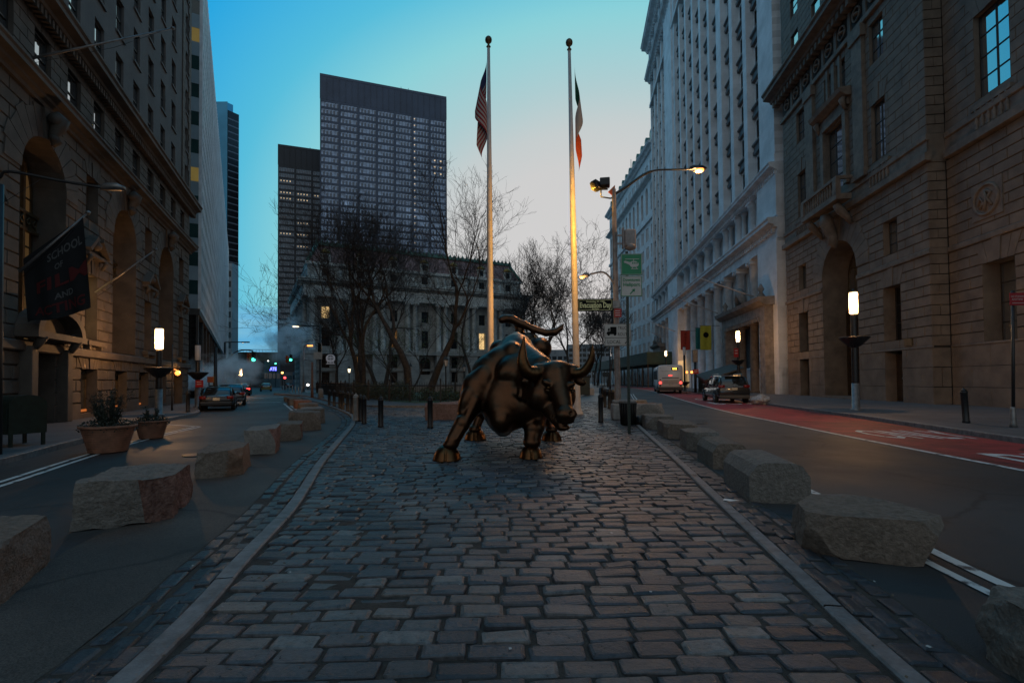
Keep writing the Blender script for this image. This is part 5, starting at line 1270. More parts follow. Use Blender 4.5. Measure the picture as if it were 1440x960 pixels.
bl2 = mat('steel_blue_panes', (.20, .27, .34), .35, var=.35, scale=.1)
th2, W2_, H2_ = tower('ribbon_tower', 'narrower black tower with ribbon windows standing left of the grid tower', 391, 203, 300, 462, .36, 30, 3, 9, 12.5, 3.6,
      mat('black_tower_cladding', (.016, .022, .032), .5, .2, var=.15, scale=.1), [bl2, mull, tg], {(2, 0), (4, 0), (4, 1), (4, 2), (5, 0), (5, 1), (9, 1), (11, 0), (11, 1), (13, 1)})
m = MB(); m.box(8, 14, 4, 12, H2_, H2_+1.5); m.tube([(W2_*.62, 5, H2_), (W2_*.62, 5, H2_+3)], .12, 6); m.build('roof_plant', M['black'], th2)
# far ferry terminal closing the street
t = thing('far_terminal', 'long pale green elevated terminal building closing the end of the left street', 'building', (-205, 330, 0), .25)
m = MB(); m.box(-30, 95, 0, 20, 3, 22.5, 0); m.box(-30, 95, -1.5, 0, 21.6, 22.4, 0); m.build('wall', mat('pale_green_cladding', (.15, .21, .18), .5, .1, var=.2, scale=.06), t)
m = MB()
for k in range(50): m.box(-30+k*2.5, -29.8+k*2.5, -.6, 0, 14, 21.5, 0)
for k in range(63): m.tube([(-30+k*2, 1, 22.5), (-30+k*2, 1, 24.2)], .1, 4)
m.box(-30, 95, .9, 1.1, 24.1, 24.4, 0); m.build('railing', M['steel'], t)
m = MB(); m.box(-30, 95, -.1, 0, 5, 12, 0); m.build('glazing', M['glass_green'], t)
# low street-end blocks
for i, (px, Yb, wd, ht, lab) in enumerate(((338, 170, 16, 9, 'low dark shopfront block just beyond the glass slab'), (366, 230, 30, 6.5, 'low dim building far down the left street under the pale terminal'))):
    c = A(px, 540, Yb); simple_block('low_block', lab, c.x-wd/2, c.x+wd/2, Yb, 12, ht, 3.2, mat('dim_wall', (.07, .07, .075), .7, var=.3, scale=.3), M['glass_dark'])
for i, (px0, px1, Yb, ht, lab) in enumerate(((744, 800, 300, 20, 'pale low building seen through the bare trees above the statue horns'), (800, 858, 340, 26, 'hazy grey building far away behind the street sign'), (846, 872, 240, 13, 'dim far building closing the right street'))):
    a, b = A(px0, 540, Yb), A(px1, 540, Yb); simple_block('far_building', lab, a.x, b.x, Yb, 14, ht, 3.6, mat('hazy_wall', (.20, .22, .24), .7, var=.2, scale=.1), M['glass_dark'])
# ------------------------------------------------------------------ bare trees
def tree(name, label, loc, h, stems, seed, spread=.55, group='bare trees in the small park', levels=7, r0=.28, lean=(0, 0), leafy=0, cat='tree', twig_n=1.0):
    rnd = random.Random(seed); th = thing(name, label, cat, loc, 0, group); tr = MB(); cr = MB(); tips = []
    rmin = .00023*loc[1]
    def grow(p, d, L, r, lv, mb):
        n = 4 if lv < 3 else 3; pts = [p.copy()]; rs = [r]; q = p.copy(); dd = d.copy()
        for i in range(n):
            dd = (dd+Vector((rnd.gauss(0, 1), rnd.gauss(0, 1), rnd.gauss(.25, .6)))*(.13+.03*lv)).normalized(); q = q+dd*L/n; pts.append(q.copy()); rs.append(r*(1-.38*(i+1)/n))
        sides = 9 if lv == 0 else (6 if lv < 2 else (4 if lv < 4 else 3))
        (tr if lv == 0 else cr).tube(pts, rs, sides, 0 if lv < 3 else 1, cap=False)
        if lv >= levels: tips.append(q); return
        k = (2 if rnd.random() < .45 else 3) if lv < levels-1 else (3 if rnd.random() < .5*twig_n else 2)
        base = rnd.uniform(0, 6.28)
        for j in range(k):
            a = base+6.28*j/k+rnd.uniform(-.5, .5); t = rnd.uniform(.55, 1.0)*(spread if j else spread*.45)
            s = dd.cross(Vector((0, 0, 1)) if abs(dd.z) < .95 else Vector((1, 0, 0))).normalized(); s2 = dd.cross(s)
            nd = (dd*math.cos(t)+(s*math.cos(a)+s2*math.sin(a))*math.sin(t)+Vector((0, 0, .13))).normalized()
            start = pts[-1] if j == 0 or lv == 0 else pts[rnd.choice((-1, -2))]
            grow(start, nd, L*rnd.uniform(.68, .86), max(rmin, rs[-1]*(.92 if j == 0 else rnd.uniform(.58, .8))), lv+1, cr)
        if 1 <= lv < levels-1:
            for _ in range(2):
                pp = pts[rnd.randrange(1, n)]; nd = (dd+Vector((rnd.gauss(0, 1), rnd.gauss(0, 1), rnd.gauss(0, .7)))).normalized(); grow(pp, nd, L*rnd.uniform(.4, .65), max(rmin, r*.30), max(lv+2, levels-3), cr)
    for s in range(stems):
        a = 6.28*s/max(1, stems)+rnd.uniform(-.3, .3); d = Vector((math.cos(a)*.15*(stems > 1)+lean[0], math.sin(a)*.15*(stems > 1)+lean[1], 1)).normalized()
        grow(Vector((math.cos(a)*.35*(stems > 1), math.sin(a)*.35*(stems > 1), 0)), d, h*.335, r0*(1 if stems == 1 else .8), 0, tr)
    tr.build('trunk', M['bark'], th, recalc=False); cr.build('crown', [M['bark'], M['twig']], th, recalc=False)
    if leafy:
        lf = MB()
        for q in tips:
            for _ in range(leafy):
                c = q+Vector((rnd.gauss(0, .22), rnd.gauss(0, .22), rnd.gauss(0, .18))); s = rnd.uniform(.03, .07); u = Vector((rnd.gauss(0, 1), rnd.gauss(0, 1), rnd.gauss(0, 1))).normalized(); v = u.orthogonal().normalized()
                lf.face([c-u*s, c+v*s*.6, c+u*s, c-v*s*.6])
        lf.build('young_leaves', M['leafbud'], th, recalc=False)
    return th
def tp(px, Y): v = A(px, 540, Y); return (v.x, Y, .12)
tree('bare_tree', 'bare multi-stemmed tree with the widest crown, left in the park', tp(507, 43), 15.0, 3, 12, .46, r0=.42).scale = (.76, .76, .93)
tree('bare_tree', 'slender dark bare tree rising beside the multi-stemmed one', tp(575, 41), 15.5, 1, 5, .55, r0=.36, lean=(.03, 0))
tree('bare_tree', 'bare tree leaning right over the park fence near the statue shoulder', tp(601, 40), 15.5, 1, 23, .52, r0=.34, lean=(.14, 0))
tree('bare_tree', 'pale trunked bare tree standing deeper in the park centre', tp(535, 58), 16.5, 2, 31, .60, r0=.34)
tree('bare_tree', 'bare tree at the left end of the park by the street corner', tp(474, 66), 9.5, 1, 43, .5, r0=.26)
tree('bare_tree', 'thin bare tree just left of the left flagpole', tp(662, 62), 17, 1, 55, .55, r0=.24)
tree('bare_tree', 'big bare tree right of the statue behind the horns', tp(768, 58), 15.0, 2, 61, .55, r0=.36)
tree('bare_tree', 'bare tree spreading behind the right flagpole', tp(803, 84), 17, 2, 71, .60, r0=.36)
tree('bare_tree', 'far bare tree between the flagpoles', tp(738, 100), 17, 1, 83, .60, r0=.36)
tree('bare_tree', 'farthest bare tree beside the right street end', tp(838, 125), 17, 2, 97, .6, r0=.36)
tree('bare_tree', 'small bare tree at the park edge behind the green sign post', tp(855, 96), 12, 1, 98, .6, r0=.22)
tree('budding_tree', 'small tree budding pale green in front of the columned facade', tp(573, 52), 8.2, 2, 15, .7, group=None, levels=5, r0=.14, leafy=5)
tree('budding_tree', 'low budding tree with a few fresh leaves near the park lantern', tp(640, 60), 7.4, 1, 19, .7, group=None, levels=5, r0=.12, leafy=4)
tree('budding_tree', 'little white flowering tree in the park middle', tp(552, 62), 6.5, 1, 27, .7, group=None, levels=5, r0=.12, leafy=3)
# ------------------------------------------------------------------ park fence, lanterns and hedge
F1 = smooth_poly([(-26, 66), (-21.2, 56), (-15.2, 44.2), (-11.6, 38.0), (-7.6, 33.8), (-4.6, 32.0), (-1.2, 32.2), (.0, 33.6), (-.4, 37), (-.9, 44)], 4)
fn = thing('park_fence', 'black iron park railing in front of the bare trees', 'fence', (F1[0][0], F1[0][1], .16))
off_ = Vector((F1[0][0], F1[0][1]))
rl = MB(); acc = 0
for a, b in zip(F1, F1[1:]):
    a = Vector(a)-off_; b = Vector(b)-off_; L = (b-a).length; n = max(1, int(L/.16))
    for z in (.14, 1.05): rl.tube([(*a, z), (*b, z)], .022, 4)
    for k in range(n):
        p = a+(b-a)*k/n; rl.box(p.x-.011, p.x+.011, p.y-.011, p.y+.011, 0, 1.22, 0); rl.tube([(p.x, p.y, 1.22), (p.x, p.y, 1.32)], [.022, .002], 4)
    acc += L
    if acc > 2.2: pst = MB(); pst.box(b.x-.05, b.x+.05, b.y-.05, b.y+.05, 0, 1.38, 0); pst.lathe((b.x, b.y, 1.38), [(.03, 0), (.07, .06), (.05, .12), (.01, .16)], 8); acc = 0; pst.build('fence_post', M['black'], fn)
rl.build('rails', M['black'], fn, recalc=False)
def leaf_mass(mb, rnd, pts_fn, n, s0=.03, s1=.07, mat=0):
    for _ in range(n):
        c = Vector(pts_fn()); s = rnd.uniform(s0, s1); u = Vector((rnd.gauss(0, 1), rnd.gauss(0, 1), rnd.gauss(0, 1))).normalized(); v = u.orthogonal().normalized(); mb.face([c-u*s, c+v*s*.6, c+u*s, c-v*s*.6], mat)
rnd = random.Random(3)
for lab, pa_, pb_, hh, nn_ in (('low dark hedge inside the railing below the multi-stemmed tree', (-13.6, 42.5), (-7.2, 35.8), 1.15, 5200), ('low hedge inside the railing behind the pink granite block', (-6.4, 35.0), (-2.2, 34.4), .8, 2600)):
    hg = MB(); pa_, pb_ = Vector(pa_), Vector(pb_)
    def pf():
        t = rnd.random(); p = pa_.lerp(pb_, t); ang = rnd.uniform(0, math.pi); r = math.sqrt(rnd.random()); h_ = hh*(1+.2*math.sin(t*17)+.1*math.sin(t*41)); q = Vector((pb_.y-pa_.y, pa_.x-pb_.x)).normalized()*math.cos(ang)*r*.8
        return (p.x+q.x, p.y+q.y, .17+abs(math.sin(ang))*r*h_)
    leaf_mass(hg, rnd, pf, nn_, .04, .09); o = hg.build('hedge', M['leaf'], recalc=False); tag(o, lab, 'hedge')
def lantern(px, Y, lab, lit=False):
    p = A(px, 540, Y); t = thing('park_lantern', lab, 'street lamp', (p.x, Y, .16), 0, 'black post lanterns in the park')
    m = MB(); m.lathe((0, 0, 0), [(.16, 0), (.16, .25), (.09, .35), (.07, .5), (.05, .8), (.045, 2.3), (.08, 2.35), (.04, 2.45)], 12); m.build('pole', M['black'], t)
    m = MB(); m.lathe((0, 0, 2.45), [(.10, 0), (.17, .42)], 6, 0, False); m.build('lamp_glass', M['lamp_white'] if lit else M['lamp_off'], t)
    m = MB(); m.lathe((0, 0, 2.87), [(.22, 0), (.20, .05), (.1, .2), (.04, .28), (.015, .42)], 6, 0, False)
    for k in range(6): a = math.pi*k/3; m.tube([(.105*math.cos(a), .105*math.sin(a), -.42), (.175*math.cos(a), .175*math.sin(a), .0)], .008, 4)
    m.v[-0:] = m.v[-0:]
    n0 = 5*6
    m.v[n0:] = [(x, y, z+2.87) for x, y, z in m.v[n0:]]
    m.build('lamp_cap', M['black'], t)
lantern(627, 36, 'black post lantern inside the railing closest to the statue')
lantern(653, 54, 'small unlit black lantern seen over the statue leg')
lantern(577, 50, 'unlit black lantern among the tree trunks')
lantern(491, 57, 'lit park lantern at the left corner of the park', True)
# park benches / low wall behind
t = thing('stone_wall', 'long low pale stone wall at the back of the park lawn', 'wall', (-16, 62, .1), .02)
m = MB(); m.cbox((8, 0, .45), 22, .5, .9, 0, .04); m.build('wall_body', M['concrete'], t); m = MB(); m.cbox((8, 0, .97), 22.2, .62, .12, 0, .02); m.build('coping', M['kerbstone'], t)
# ------------------------------------------------------------------ boulders and quarried blocks
def rock_mat(name, c1, c2, sc=9):
    m = mat(name, c1, .78, var=.5, scale=sc*2.2, col2=c2, bump=1.0, bscale=34, bdist=.05, detail=14); return m
RM = {'grey': rock_mat('grey_granite_rock', (.12, .105, .09), (.22, .195, .17)), 'brown': rock_mat('brown_granite_rock', (.12, .092, .07), (.22, .17, .135)),
      'red': rock_mat('rust_granite_rock', (.10, .038, .025), (.24, .13, .10), 7), 'tan': rock_mat('tan_granite_rock', (.16, .085, .05), (.24, .15, .10), 5), 'pink': rock_mat('pink_granite_rock', (.22, .10, .065), (.34, .18, .13), 6), 'pale': rock_mat('pale_granite_rock', (.18, .165, .145), (.28, .25, .225), 8)}
def rock(lab, px, py, pw, ph, depth, rz, seed, mt='grey', mt2=None, cuts=7, lo=.80, under=.25, rough=.03, group=None, round_=0.0, octo=False, at_=None, wscale=1.0):
    """px,py = middle of the foot of its near face; pw, ph in picture units at that distance"""
    g_ = G(px, py) if at_ is None else Vector(at_); Yd = g_.y; W = pw/FP*Yd*wscale; Hh = ph/FP*Yd
    rnd = random.Random(seed); bm = bmesh.new()
    if octo:
        cz = .28; pr_ = [(-W/2, 0), (W/2, 0), (W/2, Hh*.66), (W/2-W*.13, Hh*.93), (W/2-W*.25, Hh), (-W/2+W*.25, Hh), (-W/2+W*.13, Hh*.93), (-W/2, Hh*.66)]
        vs = [bm.verts.new((x, -depth/2, z)) for x, z in pr_]+[bm.verts.new((x, depth/2, z)) for x, z in pr_]; n = 8
        for i in range(n): bm.faces.new((vs[i], vs[(i+1) % n], vs[n+(i+1) % n], vs[n+i]))
        bm.faces.new(vs[:n][::-1]); bm.faces.new(vs[n:])
    else:
        bmesh.ops.create_cube(bm, size=1)
        for v in bm.verts: v.co = Vector((v.co.x*W*(1+rnd.uniform(-.06, .06)), v.co.y*depth*(1+rnd.uniform(-.08, .08)), (v.co.z+.5)*Hh*(1+rnd.uniform(-.1, .02)*(v.co.z > 0))))
        for k in range(cuts):
            d = Vector((rnd.choice((-1, 1))*rnd.uniform(.3, 1), rnd.choice((-1, 1))*rnd.uniform(.2, 1), rnd.uniform(-under, .9))).normalized()
            ext = abs(d.x)*W/2+abs(d.y)*depth/2+max(0, d.z)*Hh; co = Vector((0, 0, 0))+d*ext*rnd.uniform(lo-round_, .93-round_*.6)
            r_ = bmesh.ops.bisect_plane(bm, geom=bm.verts[:]+bm.edges[:]+bm.faces[:], plane_co=co, plane_no=d, clear_outer=True)
            ed = [e for e in r_['geom_cut'] if isinstance(e, bmesh.types.BMEdge)]
            if ed:
                try: bmesh.ops.contextual_create(bm, geom=ed)
                except Exception: pass
    bmesh.ops.recalc_face_normals(bm, faces=bm.faces); bmesh.ops.triangulate(bm, faces=bm.faces)
    target = max(W, depth, Hh)/(26 if Yd < 9 else 12)
    for _ in range(6):
        ed = [e for e in bm.edges if e.calc_length() > target]
        if not ed or len(bm.faces) > 14000: break
        bmesh.ops.subdivide_edges(bm, edges=ed, cuts=1); bmesh.ops.triangulate(bm, faces=[f for f in bm.faces if len(f.verts) > 3])
    bmesh.ops.smooth_vert(bm, verts=bm.verts, factor=.12 if not octo else .0, use_axis_x=True, use_axis_y=True, use_axis_z=True)
    s = Vector((rnd.uniform(0, 50),)*3); bm.normal_update()
    amp = rough*(1 if not octo else .35)*max(.5, min(1.3, Hh/.5))
    for v in bm.verts:
        n_ = noise.fractal(v.co*2.6+s, .9, 2.1, 6)*1.0+noise.fractal(v.co*9+s, .8, 2, 3)*.35; rg = abs(noise.noise(v.co*3.3+s))*1.2
        v.co += v.normal*amp*(n_-rg*.6)
        if v.co.z < .0: v.co.z = -.01
    for f in bm.faces: f.smooth = True
    me = bpy.data.meshes.new('granite_block'); ms = [RM[mt]]+([RM[mt2]] if mt2 else [])
    for m_ in ms: me.materials.append(m_)
    if mt2:
        for f in bm.faces:
            if f.normal.x > .55: f.material_index = 1
    bm.to_mesh(me); bm.free()
    me.set_sharp_from_angle(angle=rad(24 if octo else 34)) if hasattr(me, 'set_sharp_from_angle') else None
    o = link('granite_block', me, None, (g_.x, g_.y+depth/2*math.cos(rz), 0), rz); tag(o, lab, 'boulder', group); return o
LG = 'granite blocks along the left lane'; RG = 'granite blocks along the right street'
def rk(lab, x, y, w, d, h, rz, seed, mt='grey', mt2=None, **k):
    """placed by its centre and real size"""
    Y = y; return rock(lab, 0, 0, w*FP/Y, h*FP/Y, d, rz, seed, mt, mt2, at_=(x, y-d/2*math.cos(rz)), **k)
rk('dark rough granite block cut by the left picture edge, nearest on the left side', -3.98, 3.62, .78, 1.25, .50, .50, 1, 'brown', group=LG, cuts=6, rough=.035)
rk('large granite block with rust red sawn side, second on the left side', -4.35, 5.85, .92, 1.25, .56, .38, 2, 'grey', 'red', group=LG, cuts=5)
rk('pale beige and tan granite block, third along the left lane', -4.92, 8.55, .72, 1.3, .48, .38, 3, 'brown', 'tan', group=LG, cuts=10, lo=.74)
rk('granite block with dark red side, fourth along the left lane', -5.50, 11.0, .66, 1.3, .58, .36, 4, 'pale', 'red', group=LG, cuts=5)
rk('small reddish granite block, fifth along the left lane', -6.0, 13.5, .62, 1.3, .48, .36, 5, 'brown', 'red', group=LG, cuts=6)
rk('rounded brown granite boulder, sixth along the left lane', -6.75, 16.2, .95, 1.5, .62, .4, 6, 'brown', group=LG, cuts=9, round_=.05)
rk('squarish brown granite block, seventh along the left lane', -7.7, 19.0, 1.0, 1.6, .55, .42, 7, 'brown', group=LG)
rk('flat grey slab block after the seventh on the left lane', -9.0, 22.4, .95, 1.6, .40, .45, 8, 'pale', group=LG)
rk('flat pale block, ninth along the left lane', -10.5, 25.6, .9, 1.6, .48, .48, 9, 'grey', group=LG)
rk('reddish block, tenth along the left lane', -12.3, 29.2, .9, 1.7, .5, .5, 10, 'pink', group=LG)
rk('small grey block, eleventh along the left lane', -14.6, 33.5, .9, 1.8, .5, .5, 12, 'grey', group=LG)
rk('farthest low block at the bend of the left lane', -17.6, 39.5, .9, 1.8, .42, .5, 13, 'brown', group=LG)
rk('black rough boulder cut by the lower right picture edge', 2.82, 2.45, .78, .62, .44, -.1, 21, 'grey', group=RG, cuts=9, rough=.05, round_=.04)
rk('large wide angular boulder with flat top, nearest complete one on the right side', 3.06, 4.42, 1.06, .78, .44, -.28, 22, 'brown', group=RG, cuts=15, lo=.72, under=.7, rough=.022, round_=.0)
rk('octagonal dressed granite block with smooth sloping shoulders on the right side', 3.30, 6.60, .76, 1.2, .53, -.16, 23, 'grey', group=RG, octo=True, rough=.012)
rk('smaller octagonal granite block behind the larger octagonal one', 3.70, 8.85, .62, 1.15, .45, -.14, 24, 'brown', group=RG, octo=True, rough=.03)
rk('rough square granite block, fifth along the right street', 4.05, 10.9, .70, 1.1, .42, -.14, 25, 'grey', group=RG)
rk('long brown granite block, sixth along the right street', 4.30, 13.1, .85, 1.3, .42, -.14, 26, 'brown', group=RG)
rk('flat topped granite block, seventh along the right street', 4.45, 15.4, .85, 1.4, .44, -.14, 27, 'grey', group=RG)
rk('bulky pale boulder beyond the black rubbish bag', 4.95, 18.3, 1.05, 1.3, .66, -.16, 28, 'pale', group=RG, round_=.05)
rk('low tan block behind the rubbish bin', 5.5, 21.2, 1.3, 1.3, .55, -.18, 29, 'tan', group=RG)
rk('farthest low block along the right street', 6.2, 25.0, 1.1, 1.4, .5, -.18, 30, 'grey', group=RG)
rk('pink granite block standing on the cobbles left of the statue', -2.60, 19.1, 1.48, .7, .74, .06, 31, 'pink', cuts=4, rough=.02)
# ------------------------------------------------------------------ bollards
def bollard(lab, px, py, col='black', group='black iron bollards on the cobbles', h=.98, r=.085, z=.05, at_=None, tilt=0):
    g_ = G(px, py) if at_ is None else Vector((*at_, 0)); t = thing('bollard', lab, 'bollard', (g_.x, g_.y, z), 0, group); t.rotation_euler = (0, tilt, 0)
    m = MB(); n = 14; prof = [(r*1.12, 0), (r*1.12, .05), (r, .07), (r, h-.14), (r*1.1, h-.13), (r*1.1, h-.09), (r*.96, h-.08)]; m.lathe((0, 0, 0), prof, n)
    m.build('post', M[col], t)
    m = MB(); m.lathe((0, 0, h-.08), [(r*.95, 0), (r*.85, .035), (r*.5, .07), (r*.18, .085), (r*.2, .11), (.01, .125)], n); m.build('cap', M[col], t); return t
bl = [('bollard nearest the statue, standing before the pink granite block', 605, 604), ('lone bollard second left of the pink block', 535.5, 602.7), ('bollard in front of the close pair at the kerb bend', 512, 598), ('bollard directly behind its twin at the kerb bend', 507, 594),
      ('bollard just left of the beige one', 495, 583), ('bollard fourth from the far end of the kerb row', 489, 580), ('bollard third from the far end of the kerb row', 482, 577.5), ('bollard beside the third of the kerb row', 478, 575.5), ('bollard second from the far end of the kerb row', 470, 572.5), ('bollard at the far end of the kerb row', 463, 571)]
for l_, x, y in bl: bollard('black '+l_, x, y)
bollard('beige concrete coloured bollard in the row along the left kerb', 500.5, 593.5, 'concrete', h=1.0, r=.10)
for l_, x, y in (('black bollard just right of the statue horn', 845, 596), ('black bollard behind the one by the statue horn', 851, 574), ('black bollard left of the lamp post foot', 857, 576), ('black bollard close to the lamp post foot', 862, 579), ('leftmost far bollard right of the statue', 847, 566)): bollard(l_, x, y)
bollard('leaning black bollard on the right pavement before the stone building', 0, 0, group=None, at_=(13.55, 14.9), h=1.02, z=.13, tilt=-.05)
bollard('black bollard on the left pavement beside the entrance', 0, 0, group=None, at_=(-15.75, 24.2), h=1.0, z=.13)
# ------------------------------------------------------------------ flagpoles
def flagpole(lab, px_b, py_b, px_t, py_t, r=.14):
    g_ = G(px_b, py_b); top = A(px_t, py_t, g_.y); t = thing('flagpole', lab, 'flagpole', (g_.x, g_.y, .05), 0, 'tall white flagpoles behind the statue')
    H_ = top.z-.05; dx = top.x-g_.x
    m = MB(); m.tube([(0, 0, 0), (0, 0, .08), (0, 0, .3), (dx*.1, 0, H_*.1), (dx*.5, 0, H_*.5), (dx, 0, H_)], [r*1.9, r*1.7, r*1.05, r, r*.9, r*.45], 20); m.build('pole', M['polewhite'], t)
    m = MB(); m.lathe((dx, 0, H_), [(.06, -.05), (.1, .0), (.06, .05), (.04, .12), (.08, .16), (.135, .22), (.15, .3), (.135, .38), (.08, .44), (.01, .46)], 16); m.build('finial_ball', M['frame_bronze'], t); return t, g_, top
fp1, g1, t1 = flagpole('flagpole carrying the star-spangled striped flag, behind the statue back', 690.5, 585, 687, 66)
fp2, g2, t2 = flagpole('flagpole carrying the green white orange flag, beside the statue horn', 812, 585, 800.5, 70)
fl_mats = [mat('flag_red', (.20, .010, .02), .8, var=.1), mat('flag_white', (.30, .29, .29), .8, var=.05), mat('flag_blue', (.015, .022, .09), .8, var=.1), mat('flag_green', (.0, .07, .035), .8, var=.05), mat('flag_orange', (.45, .07, .015), .8, var=.05)]
def limp_flag(name, lab, top, side, hoist, drop, width, colf, seed, ztop):
    NU, NV = 60, 39; rnd = random.Random(seed); m = MB()
    def pos(u, v):
        env = math.sin(min(1, u*1.15+.08)*math.pi*.5)**.6
        zdrop = drop*u**1.05+hoist*v*(1-.12*u)
        w_ = width*(.22+.78*math.sin(math.pi*min(1, (zdrop/(drop+hoist))*.9+.06))**.8)*(.55+.45*(zdrop/(drop+hoist)))
        fold = math.sin(u*9.0+v*2.0)
        t = zdrop/(drop+hoist); s_ = width*(.10+.90*min(1, t/.5))*(1 if t < .82 else 1-(t-.82)/.18*.75); ph = u*2.7*math.pi+.5*v
        x = side*s_*(.5-.5*math.cos(ph)); y = .13*math.sin(ph)*min(1, u*3)-.02
        return (x, y, -zdrop+.05*fold*env)
    vs = [pos(i/NU, j/NV) for i in range(NU+1) for j in range(NV+1)]
    for i in range(NU):
        for j in range(NV):
            a = i*(NV+1)+j; m.f.append((a, a+NV+1, a+NV+2, a+1)); m.m.append(colf((i+.5)/NU, (j+.5)/NV)); m.sm.append(True)
    m.v = vs; o = m.build(name, fl_mats, None, recalc=False); o.location = (top.x+side*.10, top.y-.05, ztop); tag(o, lab, 'flag'); return o
zt = A(687, 84, g1.y).z; limp_flag('national_flag', 'limp star-spangled flag with red and white stripes hanging from its pole', A(688, 140, g1.y), -1, 1.75, 2.75, .52, lambda u, v: 2 if (u < .42 and v < .54) else (0 if int(v*13) % 2 == 0 else 1), 3, zt)
so = bpy.data.objects['national_flag']
zt = A(801, 92, g2.y).z; limp_flag('tricolour_flag', 'limp green white and orange tricolour hanging from its pole', A(805, 140, g2.y), 1, 1.5, 3.2, .32, lambda u, v: 3 if u+v*.12 < .40 else (1 if u+v*.1 < .70 else 4), 5, zt)
# ------------------------------------------------------------------ lamp post with signs on the right of the island
p = Vector((3.83, 18.1, .05)); lpst = thing('street_light_post', 'tall grey street light post with floodlights beside the statue', 'lamp post', p)
Hp = A(866, 268, 18.1).z
m = MB(); m.cbox((0, 0, .3), .46, .46, .6, 0, .06); m.cbox((0, 0, .66), .36, .36, .12, 0, .04); m.build('base', M['concrete'], lpst)
m = MB(); m.tube([(0, 0, .7), (0, 0, 1.3), (-.04, 0, Hp)], [.125, .11, .075], 8, smooth=False); m.build('pole', M['signpole'], lpst)
m = MB(); tipL = A(975, 238, 18.1)-p; s0 = Vector((-.04, 0, Hp-.2)); pts = [s0, s0+Vector((.45, 0, .28)), s0.lerp(tipL, .45)+Vector((0, 0, .42)), s0.lerp(tipL, .75)+Vector((0, 0, .22)), tipL]
m.tube(spline(pts, 5), [.05]*11+[.035]*(len(spline(pts, 5))-11), 8); arm = m.build('lamp_arm', M['black'], lpst)
m = MB(); m.loft([[(tipL.x+a, tipL.y+b*w_, tipL.z+c) for b, c in ((-1, 0), (-.7, h_), (.7, h_), (1, 0), (.6, -.02), (-.6, -.02))] for a, w_, h_ in ((-.14, .06, .08), (0, .13, .12), (.32, .14, .10), (.46, .08, .05))]); m.build('lamp_head', M['black'], arm)
m = MB(); m.lathe((tipL.x+.22, tipL.y, tipL.z-.07), [(.02, -.05), (.12, -.03), (.16, .0), (.16, .05)], 14); m.build('lamp_lens', M['lamp_orange'], arm)
m = MB(); fA = A(862, 277, 18.1)-p; fB = A(845, 267, 18.1)-p; m.tube([(fA.x+.1, 0, fA.z), (fA.x-.1, 0, fA.z-.05), (fB.x, -.02, fA.z), (fB.x, 0, fB.z+.05)], .03, 8); m.box(fB.x-.3, fB.x+.25, -.03, .03, fB.z, fB.z+.05); fm = m.build('flood_bracket', M['black'], lpst)
for px, py, rz in ((838.5, 261, .9), (850.5, 257, -.15)):
    c = A(px, py, 18.05)-p; Mx = Matrix.Translation(c) @ Matrix.Rotation(rz, 4, 'Z') @ Matrix.Rotation(-.25, 4, 'X')
    m = MB(); m.cbox((0, 0, 0), .36, .24, .32, 0, .03, Mx); 
    for k in range(5): m.box(-.14+k*.07-.01, -.14+k*.07+.01, .12, .16, -.14, .14, 0, Mx)
    o = m.build('floodlight', M['black'], lpst)
    m = MB(); 
    if rz > .5: m.box(.182, .186, -.10, .10, -.14, .14, 0, Mx)
    else: m.box(-.16, .16, -.126, -.122, -.14, .14, 0, Mx)
    m.build('flood_lens', M['lamp_yellow'] if rz > .5 else M['glass_dark'], o)
m = MB(); c = A(871, 268, 18.1)-p; m.poly([(0, -.03, c.z-.25), (.0, -.03, c.z+.2), (-.25, -.03, c.z-.05), (0, .03, c.z-.25), (.0, .03, c.z+.2), (-.25, .03, c.z-.05)], [(0, 1, 2), (3, 5, 4), (0, 3, 4, 1), (1, 4, 5, 2), (2, 5, 3, 0)]); m.build('bracket_plate', M['orange'], lpst)
m = MB(); c = A(885, 336, 18.1)-p; m.cbox((c.x, -.05, c.z), .40, .35, .62, 0, .05); m.lathe((c.x+.02, -.05, c.z-.42), [(.1, 0), (.2, .05), (.22, .14), (.18, .2)], 12); m.box(-.0, c.x, -.03, .03, c.z+.1, c.z+.16); m.box(-.0, c.x, -.03, .03, c.z-.2, c.z-.14); m.box(c.x-.26, c.x-.2, -.1, .1, c.z-.35, c.z+.4)
m.build('control_box', mat('dull_grey_box', (.27, .24, .235), .55, .1, var=.3, scale=3), lpst)
m = MB(); h0 = A(867, 415, 18.1)-p; h1_ = A(820, 388, 18.1)-p; pts = spline([(0, 0, h0.z), (-.1, -.02, h0.z+.45), (-.45, -.03, h1_.z+.12), (h1_.x+.25, -.03, h1_.z+.06)], 5); m.tube(pts, .035, 8); a2 = m.build('small_lamp_arm', M['signpole'], lpst)
m = MB(); m.lathe((h1_.x+.1, -.03, h1_.z), [(.05, -.05), (.13, -.02), (.15, .03), (.08, .1), (.03, .12)], 12); m.build('small_lamp_head', M['signpole'], a2); m = MB(); m.lathe((h1_.x-.04, -.04, h1_.z-.05), [(.01, -.05), (.09, -.02), (.1, .03)], 12); m.build('small_lamp_lens', M['lamp_orange'], a2)
